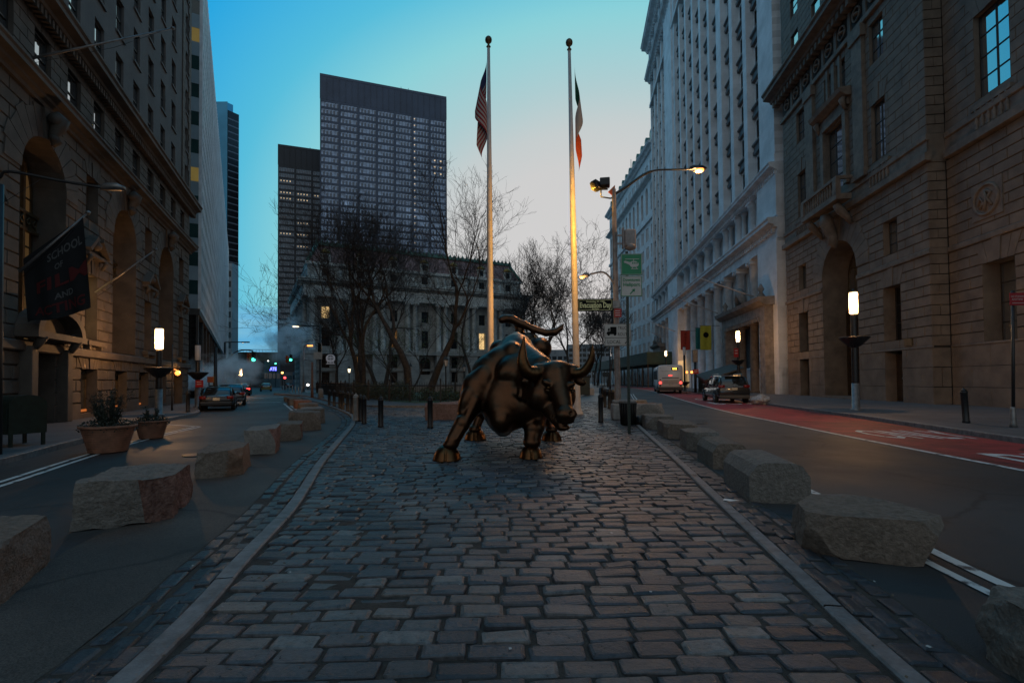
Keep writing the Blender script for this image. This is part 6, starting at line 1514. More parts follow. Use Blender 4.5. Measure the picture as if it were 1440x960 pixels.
# street name sign on the post
def sign_panel(name, lab, cat, px0, py0, px1, py1, Y, mats, draw, parent=None, thick=.03, rz=0.0, border=None):
    c = A((px0+px1)/2, (py0+py1)/2, Y); w_ = (px1-px0)/FP*Y; h_ = (py1-py0)/FP*Y
    t = thing(name, lab, cat, c, rz) if parent is None else None
    m = MB(); m.cbox((0, thick/2+.001, 0), w_, thick, h_, 0, .008); 
    if parent is None: o = m.build('panel', mats[0], t)
    else: o = m.build(name, mats[0], parent, c-Vector(parent.location)); 
    m2 = MB(); draw(m2, w_, h_); m2.build('lettering', mats[1:], t if parent is None else o); return t or o
def d_evac(m, w, h):
    y = -.006
    for (a, b, c, d) in ((-w*.47, w*.47, h*.38, h*.41), (-w*.47, w*.47, -h*.41, -h*.38), (-w*.475, -w*.465, -h*.41, h*.41), (w*.465, w*.475, -h*.41, h*.41)): m.face([(a, y, c), (b, y, c), (b, y, d), (a, y, d)], 0)
    text_mb(m, 'Evacuation Day', 0, -h*.03, h*.44, 0, y, maxw=w*.90, bold=.008); text_mb(m, 'November 25, 1783', 0, h*.27, h*.13, 0, y, maxw=w*.6, bold=.002); text_mb(m, 'PLAZA', 0, -h*.32, h*.13, 0, y, maxw=w*.3, bold=.002)
sign_panel('street_name_sign', 'black plaza name sign with yellow lettering beside the right flagpole', 'street sign', 812.5, 420, 862, 437.5, 17.9, [M['blackpaint'], mat('pale_yellow_letters', (.85, .78, .38), .5, var=0)], d_evac)
def d_red(m, w, h): text_mb(m, 'ONE', 0, h*.2, h*.2, 0, -.005, maxw=w*.7); text_mb(m, 'WAY', 0, -h*.15, h*.2, 0, -.005, maxw=w*.7)
m = MB(); c = A(866, 428, 18.0)-p; m.cbox((c.x, -.0, c.z), .3, .3, .3, 0, .02); m.build('sign_bracket', M['steel'], lpst)
sign_panel('parking_sign', 'small red notice under the plaza name sign', 'sign', 864, 434, 874, 446, 17.85, [M['red'], M['white']], lambda m, w, h: [m.face([(-w*.4, -.005, z-.01), (w*.3, -.005, z-.01), (w*.3, -.005, z+.01), (-w*.4, -.005, z+.01)], 0) for z in (-.08, 0, .08)])
def arrow(m, x, z, s, mat_, y=-.006):
    d = .70710678
    def R(a, b): return (x+(a*d-b*d)*s, y, z+(a*d+b*d)*s)
    m.face([R(-1, -.14), R(.35, -.14), R(.35, .14), R(-1, .14)], mat_); m.face([R(.2, -.5), R(1, 0), R(.2, .5)], mat_)
def d_truck(m, w, h):
    y = -.006
    for (a, b, c, d) in ((-w*.485, w*.485, h*.47, h*.485), (-w*.485, w*.485, -h*.485, -h*.47), (-w*.485, -w*.475, -h*.485, h*.485), (w*.475, w*.485, -h*.485, h*.485), (-w*.48, w*.48, -h*.14, -h*.12)): m.face([(a, y, c), (b, y, c), (b, y, d), (a, y, d)], 0)
    x0 = -w*.42
    m.face([(x0, y, h*.03), (x0+w*.38, y, h*.03), (x0+w*.38, y, h*.36), (x0+w*.14, y, h*.36), (x0+w*.14, y, h*.16), (x0+w*.05, y, h*.16), (x0+.0, y, h*.10)], 0)
    m.face([(x0+w*.04, y, h*.18), (x0+w*.12, y, h*.18), (x0+w*.12, y, h*.30), (x0+w*.07, y, h*.30)], 0)
    for q in (.08, .32): m.face([(x0+w*q+.045*math.cos(t*math.pi/6), y-.001, h*.02+.045*math.sin(t*math.pi/6)) for t in range(12)], 0)
    text_mb(m, 'TRUCK', w*.22, h*.30, h*.15, 0, y, maxw=w*.42); text_mb(m, 'ROUTE', w*.22, h*.02, h*.15, 0, y, maxw=w*.42); text_mb(m, 'LOCAL', -w*.14, -h*.32, h*.16, 0, y, maxw=w*.5); arrow(m, w*.34, -h*.31, .09, 0)
sign_panel('truck_route_sign', 'pale rectangular truck route sign mounted on the grey lamp post', 'sign', 850, 455, 887, 486.5, 17.8, [M['signwhite'], M['blackpaint']], d_truck)
# green sign on its own black post
gp = thing('sign_post', 'thin black perforated post with green heliport sign', 'sign post', (3.11, 13.3, .05))
Hs = A(887, 356, 13.3).z
m = MB(); m.box(-.035, .035, -.02, .02, 0, Hs, 0); m.build('post', M['greenblack'], gp)
m = MB()
for k in range(60): m.box(-.008, .008, -.0212, -.0205, .2+k*.075, .216+k*.075, 0)
m.build('post_holes', M['blackpaint'], gp)
def d_heli(m, w, h):
    y = -.006
    for (a, b, c, d) in ((-w*.48, w*.48, h*.46, h*.48), (-w*.48, w*.48, -h*.48, -h*.46), (-w*.48, -w*.46, -h*.48, h*.48), (w*.46, w*.48, -h*.48, h*.48)): m.face([(a, y, c), (b, y, c), (b, y, d), (a, y, d)], 0)
    pts = [(.34, -.02), (.32, .08), (.22, .14), (.02, .15), (-.06, .10), (-.30, .17), (-.36, .14), (-.36, .09), (-.10, -.02), (-.02, -.12), (.22, -.12), (.31, -.08)]
    m.face([(a*w, y, b*h) for a, b in pts], 0); m.face([(-w*.30, y, h*.235), (w*.36, y, h*.235), (w*.36, y, h*.26), (-w*.30, y, h*.26)], 0); m.box(w*.09, w*.12, y, y+.001, h*.15, h*.24, 0)
    m.face([(-w*.02, y, -h*.22), (w*.30, y, -h*.22), (w*.30, y, -h*.19), (-w*.02, y, -h*.19)], 0)
    for q in (.03, .13, .23): m.face([(w*q, y-.001, h*.02), (w*(q+.06), y-.001, h*.02), (w*(q+.06), y-.001, h*.10), (w*q, y-.001, h*.10)], 1)
    m.face([(w*.0+w*.02, y, -h*.20), (w*.05, y, -h*.20), (w*.07, y, -h*.11), (w*.04, y, -h*.11)], 0); m.face([(w*.22, y, -h*.20), (w*.25, y, -h*.20), (w*.23, y, -h*.11), (w*.20, y, -h*.11)], 0)
def d_down(m, w, h):
    y = -.006
    for (a, b, c, d) in ((-w*.48, w*.48, h*.46, h*.48), (-w*.48, w*.48, -h*.49, -h*.46), (-w*.49, -w*.465, -h*.49, h*.48), (w*.465, w*.49, -h*.49, h*.48)): m.face([(a, y, c), (b, y, c), (b, y, d), (a, y, d)], 0)
    text_mb(m, 'Downtown', 0, h*.30, h*.15, 0, y, maxw=w*.8, bold=.003); text_mb(m, 'Heliport', 0, h*.07, h*.17, 0, y, maxw=w*.8, bold=.003); arrow(m, w*.05, -h*.25, .10, 0)
sign_panel('heliport_sign', None, None, 873, 356.5, 903, 387, 13.26, [M['signgreen'], M['signwhite'], M['signgreen']], d_heli, parent=gp)
sign_panel('direction_sign', None, None, 873, 387.5, 903, 417, 13.26, [M['signwhite'], M['signgreen']], d_down, parent=gp)
# rubbish bin and bag
t = thing('litter_bin', 'black ribbed litter bin with pale liner next to the lamp post', 'bin', (3.72, 16.05, .05))
m = MB(); m.lathe((0, 0, 0), [(.20, 0), (.22, .02), (.26, .72), (.27, .78)], 20)
for k in range(20): a = 2*math.pi*k/20; m.tube([(.225*math.cos(a), .225*math.sin(a), .02), (.272*math.cos(a), .272*math.sin(a), .76)], .012, 4)
m.build('basket', M['black'], t); m = MB(); m.lathe((0, 0, .70), [(.277, 0), (.29, .05), (.285, .11), (.25, .10), (.24, -.05)], 20); m.build('liner', mat('grey_bin_liner', (.2, .2, .2), .4, var=.3, scale=8, bump=.5, bscale=12), t)
def bag(lab, x, y, r, mt, seed, z=.0):
    bm = bmesh.new(); bmesh.ops.create_icosphere(bm, subdivisions=4, radius=r)
    for v in bm.verts:
        n_ = noise.fractal(v.co*4/r*.3+Vector((seed,)*3), .8, 2, 4); v.co += v.co.normalized()*n_*r*.35; v.co.z = max(-.02, v.co.z*.75+r*.5)
    for f in bm.faces: f.smooth = True
    me = bpy.data.meshes.new('rubbish_bag'); bm.to_mesh(me); bm.free(); me.materials.append(mt); o = link('rubbish_bag', me, None, (x, y, z)); tag(o, lab, 'rubbish bag')
bag('shiny black rubbish bag slumped between the litter bin and the stones', 4.18, 16.2, .26, M['bagblack'], 3, .02)
bag('crumpled clear plastic bag lying in the red lane by the kerb', 14.25, 28.6, .45, mat('clear_plastic', (.35, .35, .36), .25, var=.3, scale=8, bump=.8, bscale=14, bdist=.1), 8)
pp = MB(); pp.poly([(2.47, 5.9, .075), (2.53, 5.83, .078), (2.60, 5.90, .081), (2.52, 5.98, .076)], [(0, 1, 2, 3)]); pp.poly([(2.53, 5.83, .078), (2.62, 5.78, .10), (2.60, 5.90, .081)], [(0, 1, 2)]); tag(pp.build('paper_scrap', M['white']), 'small scrap of white paper on the right kerb stones', 'litter')
# white utility box and dark box, street end right
t = thing('utility_box', 'small white concrete block on the cobbles behind the statue horn', 'concrete block', tuple(G(829, 556))); m = MB(); m.cbox((0, .3, .35), .95, .6, .7, 0, .05); m.build('block', M['signwhite'], t); m = MB(); m.cbox((0, .3, .72), .8, .5, .05, 0, .01); m.build('lid', M['concrete'], t)
t = thing('kiosk_box', 'dark green cabinet on the cobbles behind the statue head', 'cabinet', tuple(G(818, 557))); m = MB(); m.cbox((0, .6, .95), 1.6, 1.0, 1.7, 0, .05); m.build('cabinet_body', M['greenblack'], t); m = MB(); m.cbox((0, .6, 1.85), 1.75, 1.15, .12, 0, .03); m.build('roof', M['black'], t)
for k, (px, py, lab) in enumerate(((852, 566, 'motor scooter parked left of the lamp post'), (858, 565, 'second motor scooter parked close beside the first'))):
    g_ = G(px, py); t = thing('parked_scooter', lab, 'scooter', (g_.x, g_.y+1.5, .04), .3*k, 'scooters parked behind the bollards')
    m = MB()
    for yy in (-.55, .55): m.tube([(0, yy-.0, .24), (.001, yy, .24)], .22, 14); m.lathe((0, 0, 0), [(.0, 0), (.0, 0)], 3) if False else None
    m2 = MB()
    for yy in (-.55, .6): m2.tube([(.03+.19*0, yy+.2*math.cos(a*math.pi/8), .24+.2*math.sin(a*math.pi/8)) for a in range(17)], .05, 6, cap=False)
    m2.build('wheels', M['rubber'], t); m = MB(); m.tube([(0, .5, .9), (0, .3, .55), (0, .0, .38), (0, -.35, .55), (0, -.6, .6)], [.1, .12, .12, .17, .1], 10); m.tube([(-.28, .42, 1.0), (0, .45, 1.02), (.28, .42, 1.0)], .025, 6); m.build('body', M['black'], t)
    m = MB(); m.cbox((0, -.3, .78), .26, .6, .1, 0, .03); m.build('saddle', M['bagblack'], t)
# ------------------------------------------------------------------ vehicles (local y = forward, x = right)
tail_on = mat('lit_tail_lamp', (.5, .02, .02), .3, var=0, emit=(1, .04, .03), es=5)
tail_off = mat('tail_lamp', (.08, .004, .004), .2, var=0, emit=(1, .03, .02), es=.02)
plate = mat('number_plate', (.45, .42, .33), .5, var=.2)
chrome = mat('chrome_trim', (.5, .5, .5), .2, 1, var=0)
glasscar = mat('car_glass', (.012, .014, .016), .05, var=0, spec=1.0)
def sring(y, hw, z0, z1, n=20, p=3.2, crown=.0, taper=.0):
    pts = []; cz = (z0+z1)/2; hz = (z1-z0)/2
    for k in range(n):
        a = 2*math.pi*(k+.5)/n; c, s = math.cos(a), math.sin(a); x = math.copysign(abs(c)**(2/p), c)*hw; z = math.copysign(abs(s)**(2/p), s)*hz
        x *= (1-taper*max(0, z/hz)); pts.append((x, y, cz+z))
    return pts
def wheel(parent, x, y, r, w=.2, side=1):
    m = MB(); pr = [(r*.62, -w/2), (r*.94, -w/2), (r, -w/2+.03), (r, w/2-.03), (r*.94, w/2), (r*.62, w/2)]; 
    vs = []; n = 24
    for rr, xx in pr:
        for k in range(n): a = 2*math.pi*k/n; vs.append((xx, rr*math.cos(a), rr*math.sin(a)))
    m.poly(vs, [(i*n+k, i*n+(k+1) % n, ((i+1) % 6)*n+(k+1) % n, ((i+1) % 6)*n+k) for i in range(6) for k in range(n)], 0, True)
    o = bpy.data.objects.new('wheel', None); COL.objects.link(o); o.parent = parent; o.location = (x, y, r)
    m.build('tyre', M['rubber'], o)
    m = MB(); n = 24; xx = side*w*.42
    m.tube([(-side*.02, 0, 0), (xx*.35, 0, 0)], r*.63, 20)
    for k in range(5):
        a = 2*math.pi*k/5; d = Vector((0, math.cos(a), math.sin(a))); e = d.orthogonal(); m.tube([Vector((xx*.9, 0, 0)), Vector((xx, 0, 0))+d*r*.6], [.05, .035], 5)
    m.tube([(xx*.5, 0, 0), (xx*1.05, 0, 0)], .06, 10); m.tube([(xx*.95, r*.61*math.cos(a*math.pi/12), r*.61*math.sin(a*math.pi/12)) for a in range(25)], .018, 5, cap=False)
    m.build('rim', M['alloy'], o); return o
def car(name, label, cat, loc, rz, paint, L=4.7, W=1.82, Hb=.95, Ht=1.44, suv=False, lit=False, van=False):
    t = thing(name, label, cat, loc, rz); hw = W/2; h = L/2
    st = [(-h, .80, .42, Hb-.16), (-h+.06, .90, .34, Hb-.05), (-h+.22, .955, .27, Hb), (-h+.7, .99, .24, Hb+.02), (0, 1.0, .22, Hb+.02), (h-1.3, .995, .22, Hb-.02), (h-.7, .97, .24, Hb-.10), (h-.25, .92, .28, Hb-.22), (h-.06, .84, .33, Hb-.32), (h, .74, .42, Hb-.4)]
    if suv or van: st[0] = (-h, .86, .46, Hb-.05); st[1] = (-h+.06, .94, .38, Hb+.02); st[2] = (-h+.2, .98, .30, Hb+.05)
    m = MB(); m.loft([sring(y, hw*f, z0, z1, p=4.2) for y, f, z0, z1 in st]); m.build('body', paint, t)
    # greenhouse: glass volume with roof skin and pillars
    if suv: gh = [(-h+.12, Hb-.05, Hb+.02, .90, .74), (-h+.38, Hb-.05, Ht-.10, .90, .74), (-h+.75, Hb-.05, Ht-.02, .91, .76), (-.3, Hb-.05, Ht, .92, .78), (.4, Hb-.05, Ht-.06, .92, .76), (1.25, Hb-.08, Hb+.0, .90, .80)]
    elif van: gh = [(-h+.03, Hb-.05, Hb+.02, .94, .86), (-h+.12, Hb-.05, Ht-.05, .94, .86), (-h+.5, Hb-.05, Ht, .94, .86), (h-2.0, Hb-.05, Ht, .94, .86), (h-1.5, Hb-.05, Ht-.2, .94, .84), (h-.8, Hb-.1, Hb, .92, .84)]
    else: gh = [(-h+.55, Hb-.05, Hb+.01, .84, .70), (-h+1.25, Hb-.05, Ht-.05, .90, .72), (-.35, Hb-.05, Ht, .92, .74), (.35, Hb-.05, Ht-.03, .92, .74), (1.35, Hb-.08, Hb-.02, .90, .74)]
    def gr(y, z0, z1, fb, ft): 
        tp = hw*ft; bt = hw*fb; dz = z1-z0; return [(-bt, y, z0), (bt, y, z0), (bt*.985, y, z0+dz*.25), (tp*1.02, y, z0+dz*.86), (tp*.88, y, z1), (0, y, z1+.015), (-tp*.88, y, z1), (-tp*1.02, y, z0+dz*.86), (-bt*.985, y, z0+dz*.25)]
    m = MB(); R = [gr(*g_) for g_ in gh]; m.loft(R, 0); m.build('windows', glasscar, t)
    m = MB(); off = .014
    for i in range(1, len(R)-2) if not van else range(1, len(R)-1):
        a, b = R[i], R[i+1]
        if i+1 > len(R)-2: continue
        for k in (3, 4, 5, 6): m.face([(a[k][0], a[k][1], a[k][2]+off), (a[k+1][0] if k < 8 else a[0][0], a[k+1][1], a[k+1][2]+off), (b[k+1][0], b[k+1][1], b[k+1][2]+off), (b[k][0], b[k][1], b[k][2]+off)])
    def pil(i, j, k0, k1, w_=.05):
        m.tube([R[i][k0], R[j][k1]], w_, 6)
    for s, (b_, u_) in ((1, (2, 3)), (-1, (8, 7))):
        pil(0, 1, b_, u_, .055); pil(len(R)-1, len(R)-2, b_, u_, .045)
        for yy in ((-.35, .02, 0) if not suv else (-.2, .02, 0), (-h+1.35, .05, 0)) if True else (): 
            k = 0; y0 = yy[0]; z0 = Hb; fb, ft = (.915, .765); m.tube([(s*hw*.915, y0-.02, z0), (s*hw*.775, y0-.05, Ht-.08)], yy[1]+.02, 5)
        m.tube([(s*R[1][3][0]*.99, gh[1][0], R[1][3][2]+.01)]+[(s*abs(R[i][3][0])*.99, gh[i][0], R[i][3][2]+.02) for i in range(2, len(R)-1)], .03, 5)
    m.build('roof', paint, t)
    if suv:
        m = MB()
        for s in (-1, 1): m.tube([(s*hw*.70, -h+.8, Ht+.02), (s*hw*.70, -h+.95, Ht+.07), (s*hw*.70, .3, Ht+.06), (s*hw*.70, .45, Ht)], .018, 6)
        m.build('roof_rails', chrome, t)
    # wheel arches and wheels
    r = .33 if not suv else .37; m = MB()
    for yy in (-h+.95, h-.92):
        for s in (-1, 1): m.tube([(s*(hw*.90), yy, r+.02), (s*(hw+.004), yy, r+.02)], r+.055, 20)
    m.build('wheel_arches', M['rubber'], t)
    for yy in (-h+.95, h-.92):
        for s in (-1, 1): wheel(t, s*(hw-.085), yy, r, .2, s)
    for s in (-1, 1):
        m = MB(); zc = Hb-.12 if not suv else Hb+.0
        m.loft([[(s*(hw*.58+a*hw*.36), -h+y0, zc+dz) for y0, dz in ((-.012 if a < .8 else .06, -.09), (-.012 if a < .8 else .06, .08), (.12, .08), (.12, -.09))] for a in (0, .5, .85, 1.02)]); m.build('tail_light', tail_on if lit else tail_off, t)
        m = MB(); m.cbox((s*(hw+.08), .95, Hb+.06), .18, .10, .14, 0, .03); m.build('mirror', paint, t)
        m = MB(); m.cbox((s*hw*.72, h-.07, Hb-.36), .34, .12, .13, 0, .03); m.build('headlight', M['lamp_off'], t)
        m = MB()
        for dy in (-.62, .42): m.cbox((s*(hw*.995), dy, Hb-.16), .02, .16, .025, 0, .006)
        m.build('door_handle', chrome, t)
    m = MB(); m.cbox((0, -h+.0, .40), W*.90, .16, .22, 0, .05); m.build('bumper', paint if not suv else mat('grey_bumper', (.05, .048, .045), .5), t)
    m = MB(); z = Hb-.22 if not suv else Hb-.16; m.cbox((0, -h-.02+(0 if suv else .01), z), .34, .03, .15, 0, .01); m.build('number_plate', plate, t)
    m = MB(); m.cbox((0, -h-.015, Hb-.07 if not suv else Hb-.02), W*.5, .03, .03, 0, .008); m.lathe((0, -h-.03, Hb-.02), [(.01, 0), (.04, .0), (.01, .06)], 8); m.build('trim_strip', chrome, t)
    if suv:
        m = MB(); m.tube([(-.1, -h+.13, Hb+.12), (.25, -h+.2, Hb+.25)], .012, 5); m.cbox((0, -h+.36, Ht+.0), W*.5, .2, .03, 0, .01); m.build('wiper', M['rubber'], t)
    return t
black_paint = mat('black_car_paint', (.005, .006, .007), .3, var=0, spec=.4, coat=.5)
grey_paint = mat('dark_grey_car_paint', (.018, .018, .018), .25, .0, var=0, spec=.5, coat=.8)
car('parked_car', 'black sedan parked nearest at the left kerb', 'car', (-17.0, 28.9, 0), .47, black_paint, L=4.3, W=1.7, Hb=.86, Ht=1.30, lit=False)
car('parked_car', 'dark car parked directly ahead of the black sedan', 'car', (-19.7, 34.9, 0), .48, mat('navy_car_paint', (.012, .018, .028), .22, var=0, coat=1.0))
car('moving_car', 'black car with bright red tail lights in the left street', 'car', (-32.6, 60, 0), .5, black_paint, lit=True)
car('parked_van', 'tall black van ahead of the car with red tail lights', 'van', (-37.0, 68.5, 0), .5, black_paint, L=5.2, W=2.0, Hb=1.15, Ht=2.2, van=True)
car('moving_car', 'small yellowish cab far down the left street', 'car', (-45.5, 92, 0), .5, mat('yellow_cab_paint', (.25, .20, .05), .3, var=0, coat=.6))
car('parked_car', 'dim dark car farthest down the left street', 'car', (-56, 125, 0), .5, black_paint)
car('parked_suv', 'dark grey wagon style SUV parked in the red lane at right', 'SUV', (13.95, 32.8, 0), -.16, grey_paint, L=4.9, W=1.92, Hb=1.05, Ht=1.74, suv=True)
bpy.data.objects['parked_suv']['label'] = 'dark grey SUV parked in the red lane at right'
# city bus
bus = thing('city_bus', 'white city bus with red tail lights driving away along the red lane', 'bus', (18.3, 58.9, 0), -.24)
bw = mat('bus_white_paint', (.62, .61, .60), .4, var=.12, scale=.8, coat=.3); Wb, Lb, Hb_ = 1.28, 12.0, 3.05
m = MB(); m.loft([sring(y, Wb*f, z0, z1, 28, 9) for y, f, z0, z1 in ((-Lb/2, .96, .62, Hb_-.08), (-Lb/2+.1, 1, .55, Hb_), (0, 1, .5, Hb_), (Lb/2-.2, 1, .5, Hb_), (Lb/2, .95, .6, Hb_-.2))]); m.build('body', bw, bus)
m = MB(); m.cbox((0, -Lb/2+.15, .52), Wb*2*.98, .5, .36, 0, .05); m.box(-Wb*.98, Wb*.98, -Lb/2+.4, Lb/2-.3, .32, .55, 0); m.build('bumper', M['black'], bus)
m = MB()
for s in (-1, 1):
    for k in range(7): m.box(s*(Wb+.004)-.004, s*(Wb+.004)+.004, -Lb/2+.9+k*1.5, -Lb/2+2.25+k*1.5, 1.5, 2.55, 0)
m.build('side_windows', glasscar, bus)
m = MB(); m.cbox((.45, -Lb/2-.01, 2.62), .72, .04, .24, 0, .02); o = m.build('destination_display', M['blackpaint'], bus); m = MB(); text_mb(m, 'M15', .45, 2.62, .17, 0, -Lb/2-.036, maxw=.6, bold=.012); m.build('display_digits', mat('amber_led', (.5, .3, .05), .5, var=0, emit=(1, .52, .06), es=5), o)
m = MB(); m.cbox((0, -Lb/2-.01, 1.92), .36, .03, .06, 0, .01); m.build('brake_light', tail_on, bus)
for s in (-1, 1):
    m = MB(); m.lathe((s*1.02, 0, 0), [(.0, 0)]*2) if False else None; m.tube([(s*1.04, -Lb/2+.01, 1.15), (s*1.04, -Lb/2-.02, 1.15)], .13, 14); m.build('tail_light', tail_on, bus)
    m = MB(); m.tube([(s*1.04, -Lb/2+.01, .85), (s*1.04, -Lb/2-.02, .85)], .09, 12); m.tube([(s*1.04, -Lb/2+.01, 1.45), (s*1.04, -Lb/2-.02, 1.45)], .08, 12); m.build('indicator', tail_off, bus)
    for k in (-4.0, 3.6): wheel(bus, s*(Wb-.13), k, .48, .26, s)
m = MB(); m.box(-.85, .85, -Lb/2-.008, -Lb/2+.0, 1.62, 1.70, 0)
for k in range(9): m.box(-.8, .8, -Lb/2-.008, -Lb/2, 1.02+k*.05, 1.035+k*.05, 0)
m.box(-1.0, 1.0, -Lb/2-.006, -Lb/2, 2.36, 2.38, 0); m.box(-1.05, -.98, -Lb/2-.006, -Lb/2, 2.72, 2.76, 0)
for k in range(5): m.box(-.3+k*.13, -.25+k*.13, -Lb/2-.02, -Lb/2+.02, 2.92, 2.96, 0)
m.build('vent_grille', M['frame'], bus); m = MB(); m.cbox((0, -Lb/2-.005, .95), .4, .03, .16, 0, .01); m.build('number_plate', plate, bus)
# ------------------------------------------------------------------ kiosk-like street lamps with a dark saucer
def mast_lamp(lab, x, y, H_, lit=True, bulk=1.0, bowl=2.0, z=.125, group='cylindrical street lamps with saucers'):
    t = thing('street_lamp', lab, 'street lamp', (x, y, z), 0, group)
    m = MB(); m.lathe((0, 0, 0), [(.22, 0), (.22, .04), (.15, .06), (.145, 1.15)], 20); m.build('steel_base', M['steel'], t)
    m = MB(); m.lathe((0, 0, 0), [(.125, 1.15), (.125, 1.2), (.115, H_-1.05), (.10, H_-.95)], 20); m.build('post', M['black'], t)
    m = MB(); m.lathe((0, 0, bowl), [(.12, -.36), (.2, -.3), (.40, -.12), (.55, .04), (.57, .08), (.50, .10), (.12, .12)], 24)
    for k in range(16): a = 2*math.pi*k/16; m.tube([(.2*math.cos(a), .2*math.sin(a), bowl-.3), (.56*math.cos(a), .56*math.sin(a), bowl+.05)], .012, 4)
    m.build('saucer', M['black'], t)
    m = MB(); m.lathe((0, 0, H_-.95), [(.13, 0), (.155, .03), (.155, .87), (.13, .90)], 20); m.build('lamp_glass', M['lamp_white'] if lit else M['lamp_off'], t)
    if lit: l = bpy.data.lights.new('lamp_light', 'POINT'); l.energy = LAMP_W; l.color = (1, .50, .19); l.shadow_soft_size = .1; lo_ = bpy.data.objects.new('lamp_light', l); COL.objects.link(lo_); lo_.location = (x, y, z+H_-.5)
    m = MB(); m.lathe((0, 0, H_-.05), [(.16, 0), (.16, .03), (.05, .06), (.02, .16)], 20); m.build('cap', M['black'], t)
    return t
LAMP_W = 470
def base_of(px, Y): v = A(px, 540, Y); return v.x, Y
x, y = base_of(223.5, 22.0); mast_lamp('lit street lamp with dark saucer in front of the limestone arcade', x, y, A(223, 463, 22).z-.05, bowl=2.0)
x, y = base_of(1203, 21.0); mast_lamp('lit street lamp with dark saucer before the brown stone portal', x, y, A(1197, 412, 21).z-.05, bowl=3.0)
x, y = base_of(1039, 42.5); mast_lamp('lit street lamp beyond the parked SUV before the portico', x, y, A(1038, 466, 42.5).z-.05, bowl=2.9)
x, y = base_of(937, 84); mast_lamp('far lit street lamp seen above the bus', x, y, A(937, 493, 84).z-.1, bowl=2.9)
x, y = base_of(278, 29.5); mast_lamp('unlit saucer lamp with red notice near the parked sedan', x, y, A(278, 486, 29.5).z-.05, lit=False, bowl=1.95)
x, y = base_of(963, 56); mast_lamp('unlit pale topped post with red sign near the bus', x, y, A(963, 489, 56).z, lit=False, bowl=1.0)
x, y = base_of(348, 60); mast_lamp('lit lamp far down the left pavement in the steam', x-.8, y, 3.2, bowl=1.2)
for nm, lab, px0, py0, px1, py1, Y, mts in (('notice', 'red notice fixed under the saucer of the unlit left lamp', 274.5, 534.5, 285.5, 544.5, 29.2, None), ('notice', 'red plate on the post between bus and SUV', 974.5, 519, 982.5, 525.5, 52, None), ('no_standing_sign', 'red and white notice on the lamp beyond the parked SUV', 1032, 489.5, 1038.5, 502, 42.1, None)):
    sign_panel(nm, lab, 'sign', px0, py0, px1, py1, Y, [M['red'], M['white']], lambda m, w, h: [m.face([(-w*.3, -.005, z*h), (w*.3, -.005, z*h), (w*.3, -.005, (z+.08)*h), (-w*.3, -.005, (z+.08)*h)], 0) for z in (-.1, .2)])
x, y = base_of(978, 52.2); t = thing('sign_post', 'dark post with pale box carrying the red plate', 'post', (x, y, .125)); m = MB(); m.cyl((0, 0), .14, 0, 3.2, 10); m.build('post', M['black'], t); m = MB(); m.cbox((0, 0, 3.8), .5, .3, 1.3, 0, .03); m.build('sign_box', M['steel'], t)
# ------------------------------------------------------------------ planters
M['leafdark'] = mat('dark_leaf', (.014, .020, .012), .7, var=.4, scale=9)
def planter(lab, x, y, R_, H_, tall, seed):
    t = thing('planter_pot', lab, 'planter', (x, y, 0), 0, 'large terracotta planters by the left kerb'); rnd = random.Random(seed)
    m = MB(); pr = [(R_*.66, 0), (R_*.68, .02)]
    for k in range(10): f = k/10; pr += [(R_*(.68+.26*f), H_*(.03+.085*k)), (R_*(.70+.26*f), H_*(.05+.085*k)), (R_*(.685+.26*f), H_*(.095+.085*k))]
    pr += [(R_*.97, H_*.90), (R_*1.03, H_*.91), (R_*1.03, H_), (R_*.93, H_), (R_*.92, H_*.88)]; m.lathe((0, 0, 0), pr, 36); m.build('pot', M['terracotta'], t)
    m = MB(); m.lathe((0, 0, H_*.88), [(R_*.915, 0), (R_*.5, .03), (.02, .05)], 20); m.build('soil', M['joint'], t)
    m = MB()
    def pf():
        a = rnd.uniform(0, 6.28); r = R_*math.sqrt(rnd.random())*1.05; return (r*math.cos(a), r*math.sin(a), H_+rnd.uniform(-.04, .13)-.08*(r/R_)**3)
    leaf_mass(m, rnd, pf, 700, .012, .032); m.build('ground_plants', M['leafdark'], t, recalc=False)['kind'] = 'stuff'
    m = MB()
    for k in range(44 if tall else 14):
        a = rnd.uniform(0, 6.28); l = rnd.uniform(.35, 1.0)*tall if tall else rnd.uniform(.2, .45); tl = rnd.uniform(.05, .42); b = Vector((.1*math.cos(a), .1*math.sin(a), H_*.9)); e = b+Vector((math.cos(a)*math.sin(tl)*l, math.sin(a)*math.sin(tl)*l, math.cos(tl)*l)); m.tube([b, b.lerp(e, .5)+Vector((0, 0, .03)), e], [.012, .008, .003], 4)
        if tall:
            for q in range(60):
                f = rnd.uniform(.2, 1); c = b.lerp(e, f)+Vector((rnd.gauss(0, .03), rnd.gauss(0, .03), rnd.gauss(0, .03))); d = Vector((rnd.gauss(0, 1), rnd.gauss(0, 1), rnd.uniform(.2, 1.2))).normalized(); s = d.orthogonal().normalized()*.008; L = rnd.uniform(.03, .075); m.face([c-s, c+s, c+d*L])
        else:
            for q in range(10): c = b.lerp(e, rnd.uniform(.4, 1)); d = Vector((rnd.gauss(0, 1), rnd.gauss(0, 1), rnd.gauss(0, .6))).normalized(); s = d.orthogonal().normalized()*.02; L = rnd.uniform(.04, .09); m.face([c, c+d*L*.5+s, c+d*L, c+d*L*.5-s])
    m.build('shrub', M['leafdark'], t, recalc=False); return t
planter('big ribbed terracotta pot with a tall dark feathery shrub', -8.95, 11.05, .51, .60, .86, 4)
planter('smaller ribbed terracotta pot with low leafy plants', -9.95, 13.75, .40, .50, 0, 9)
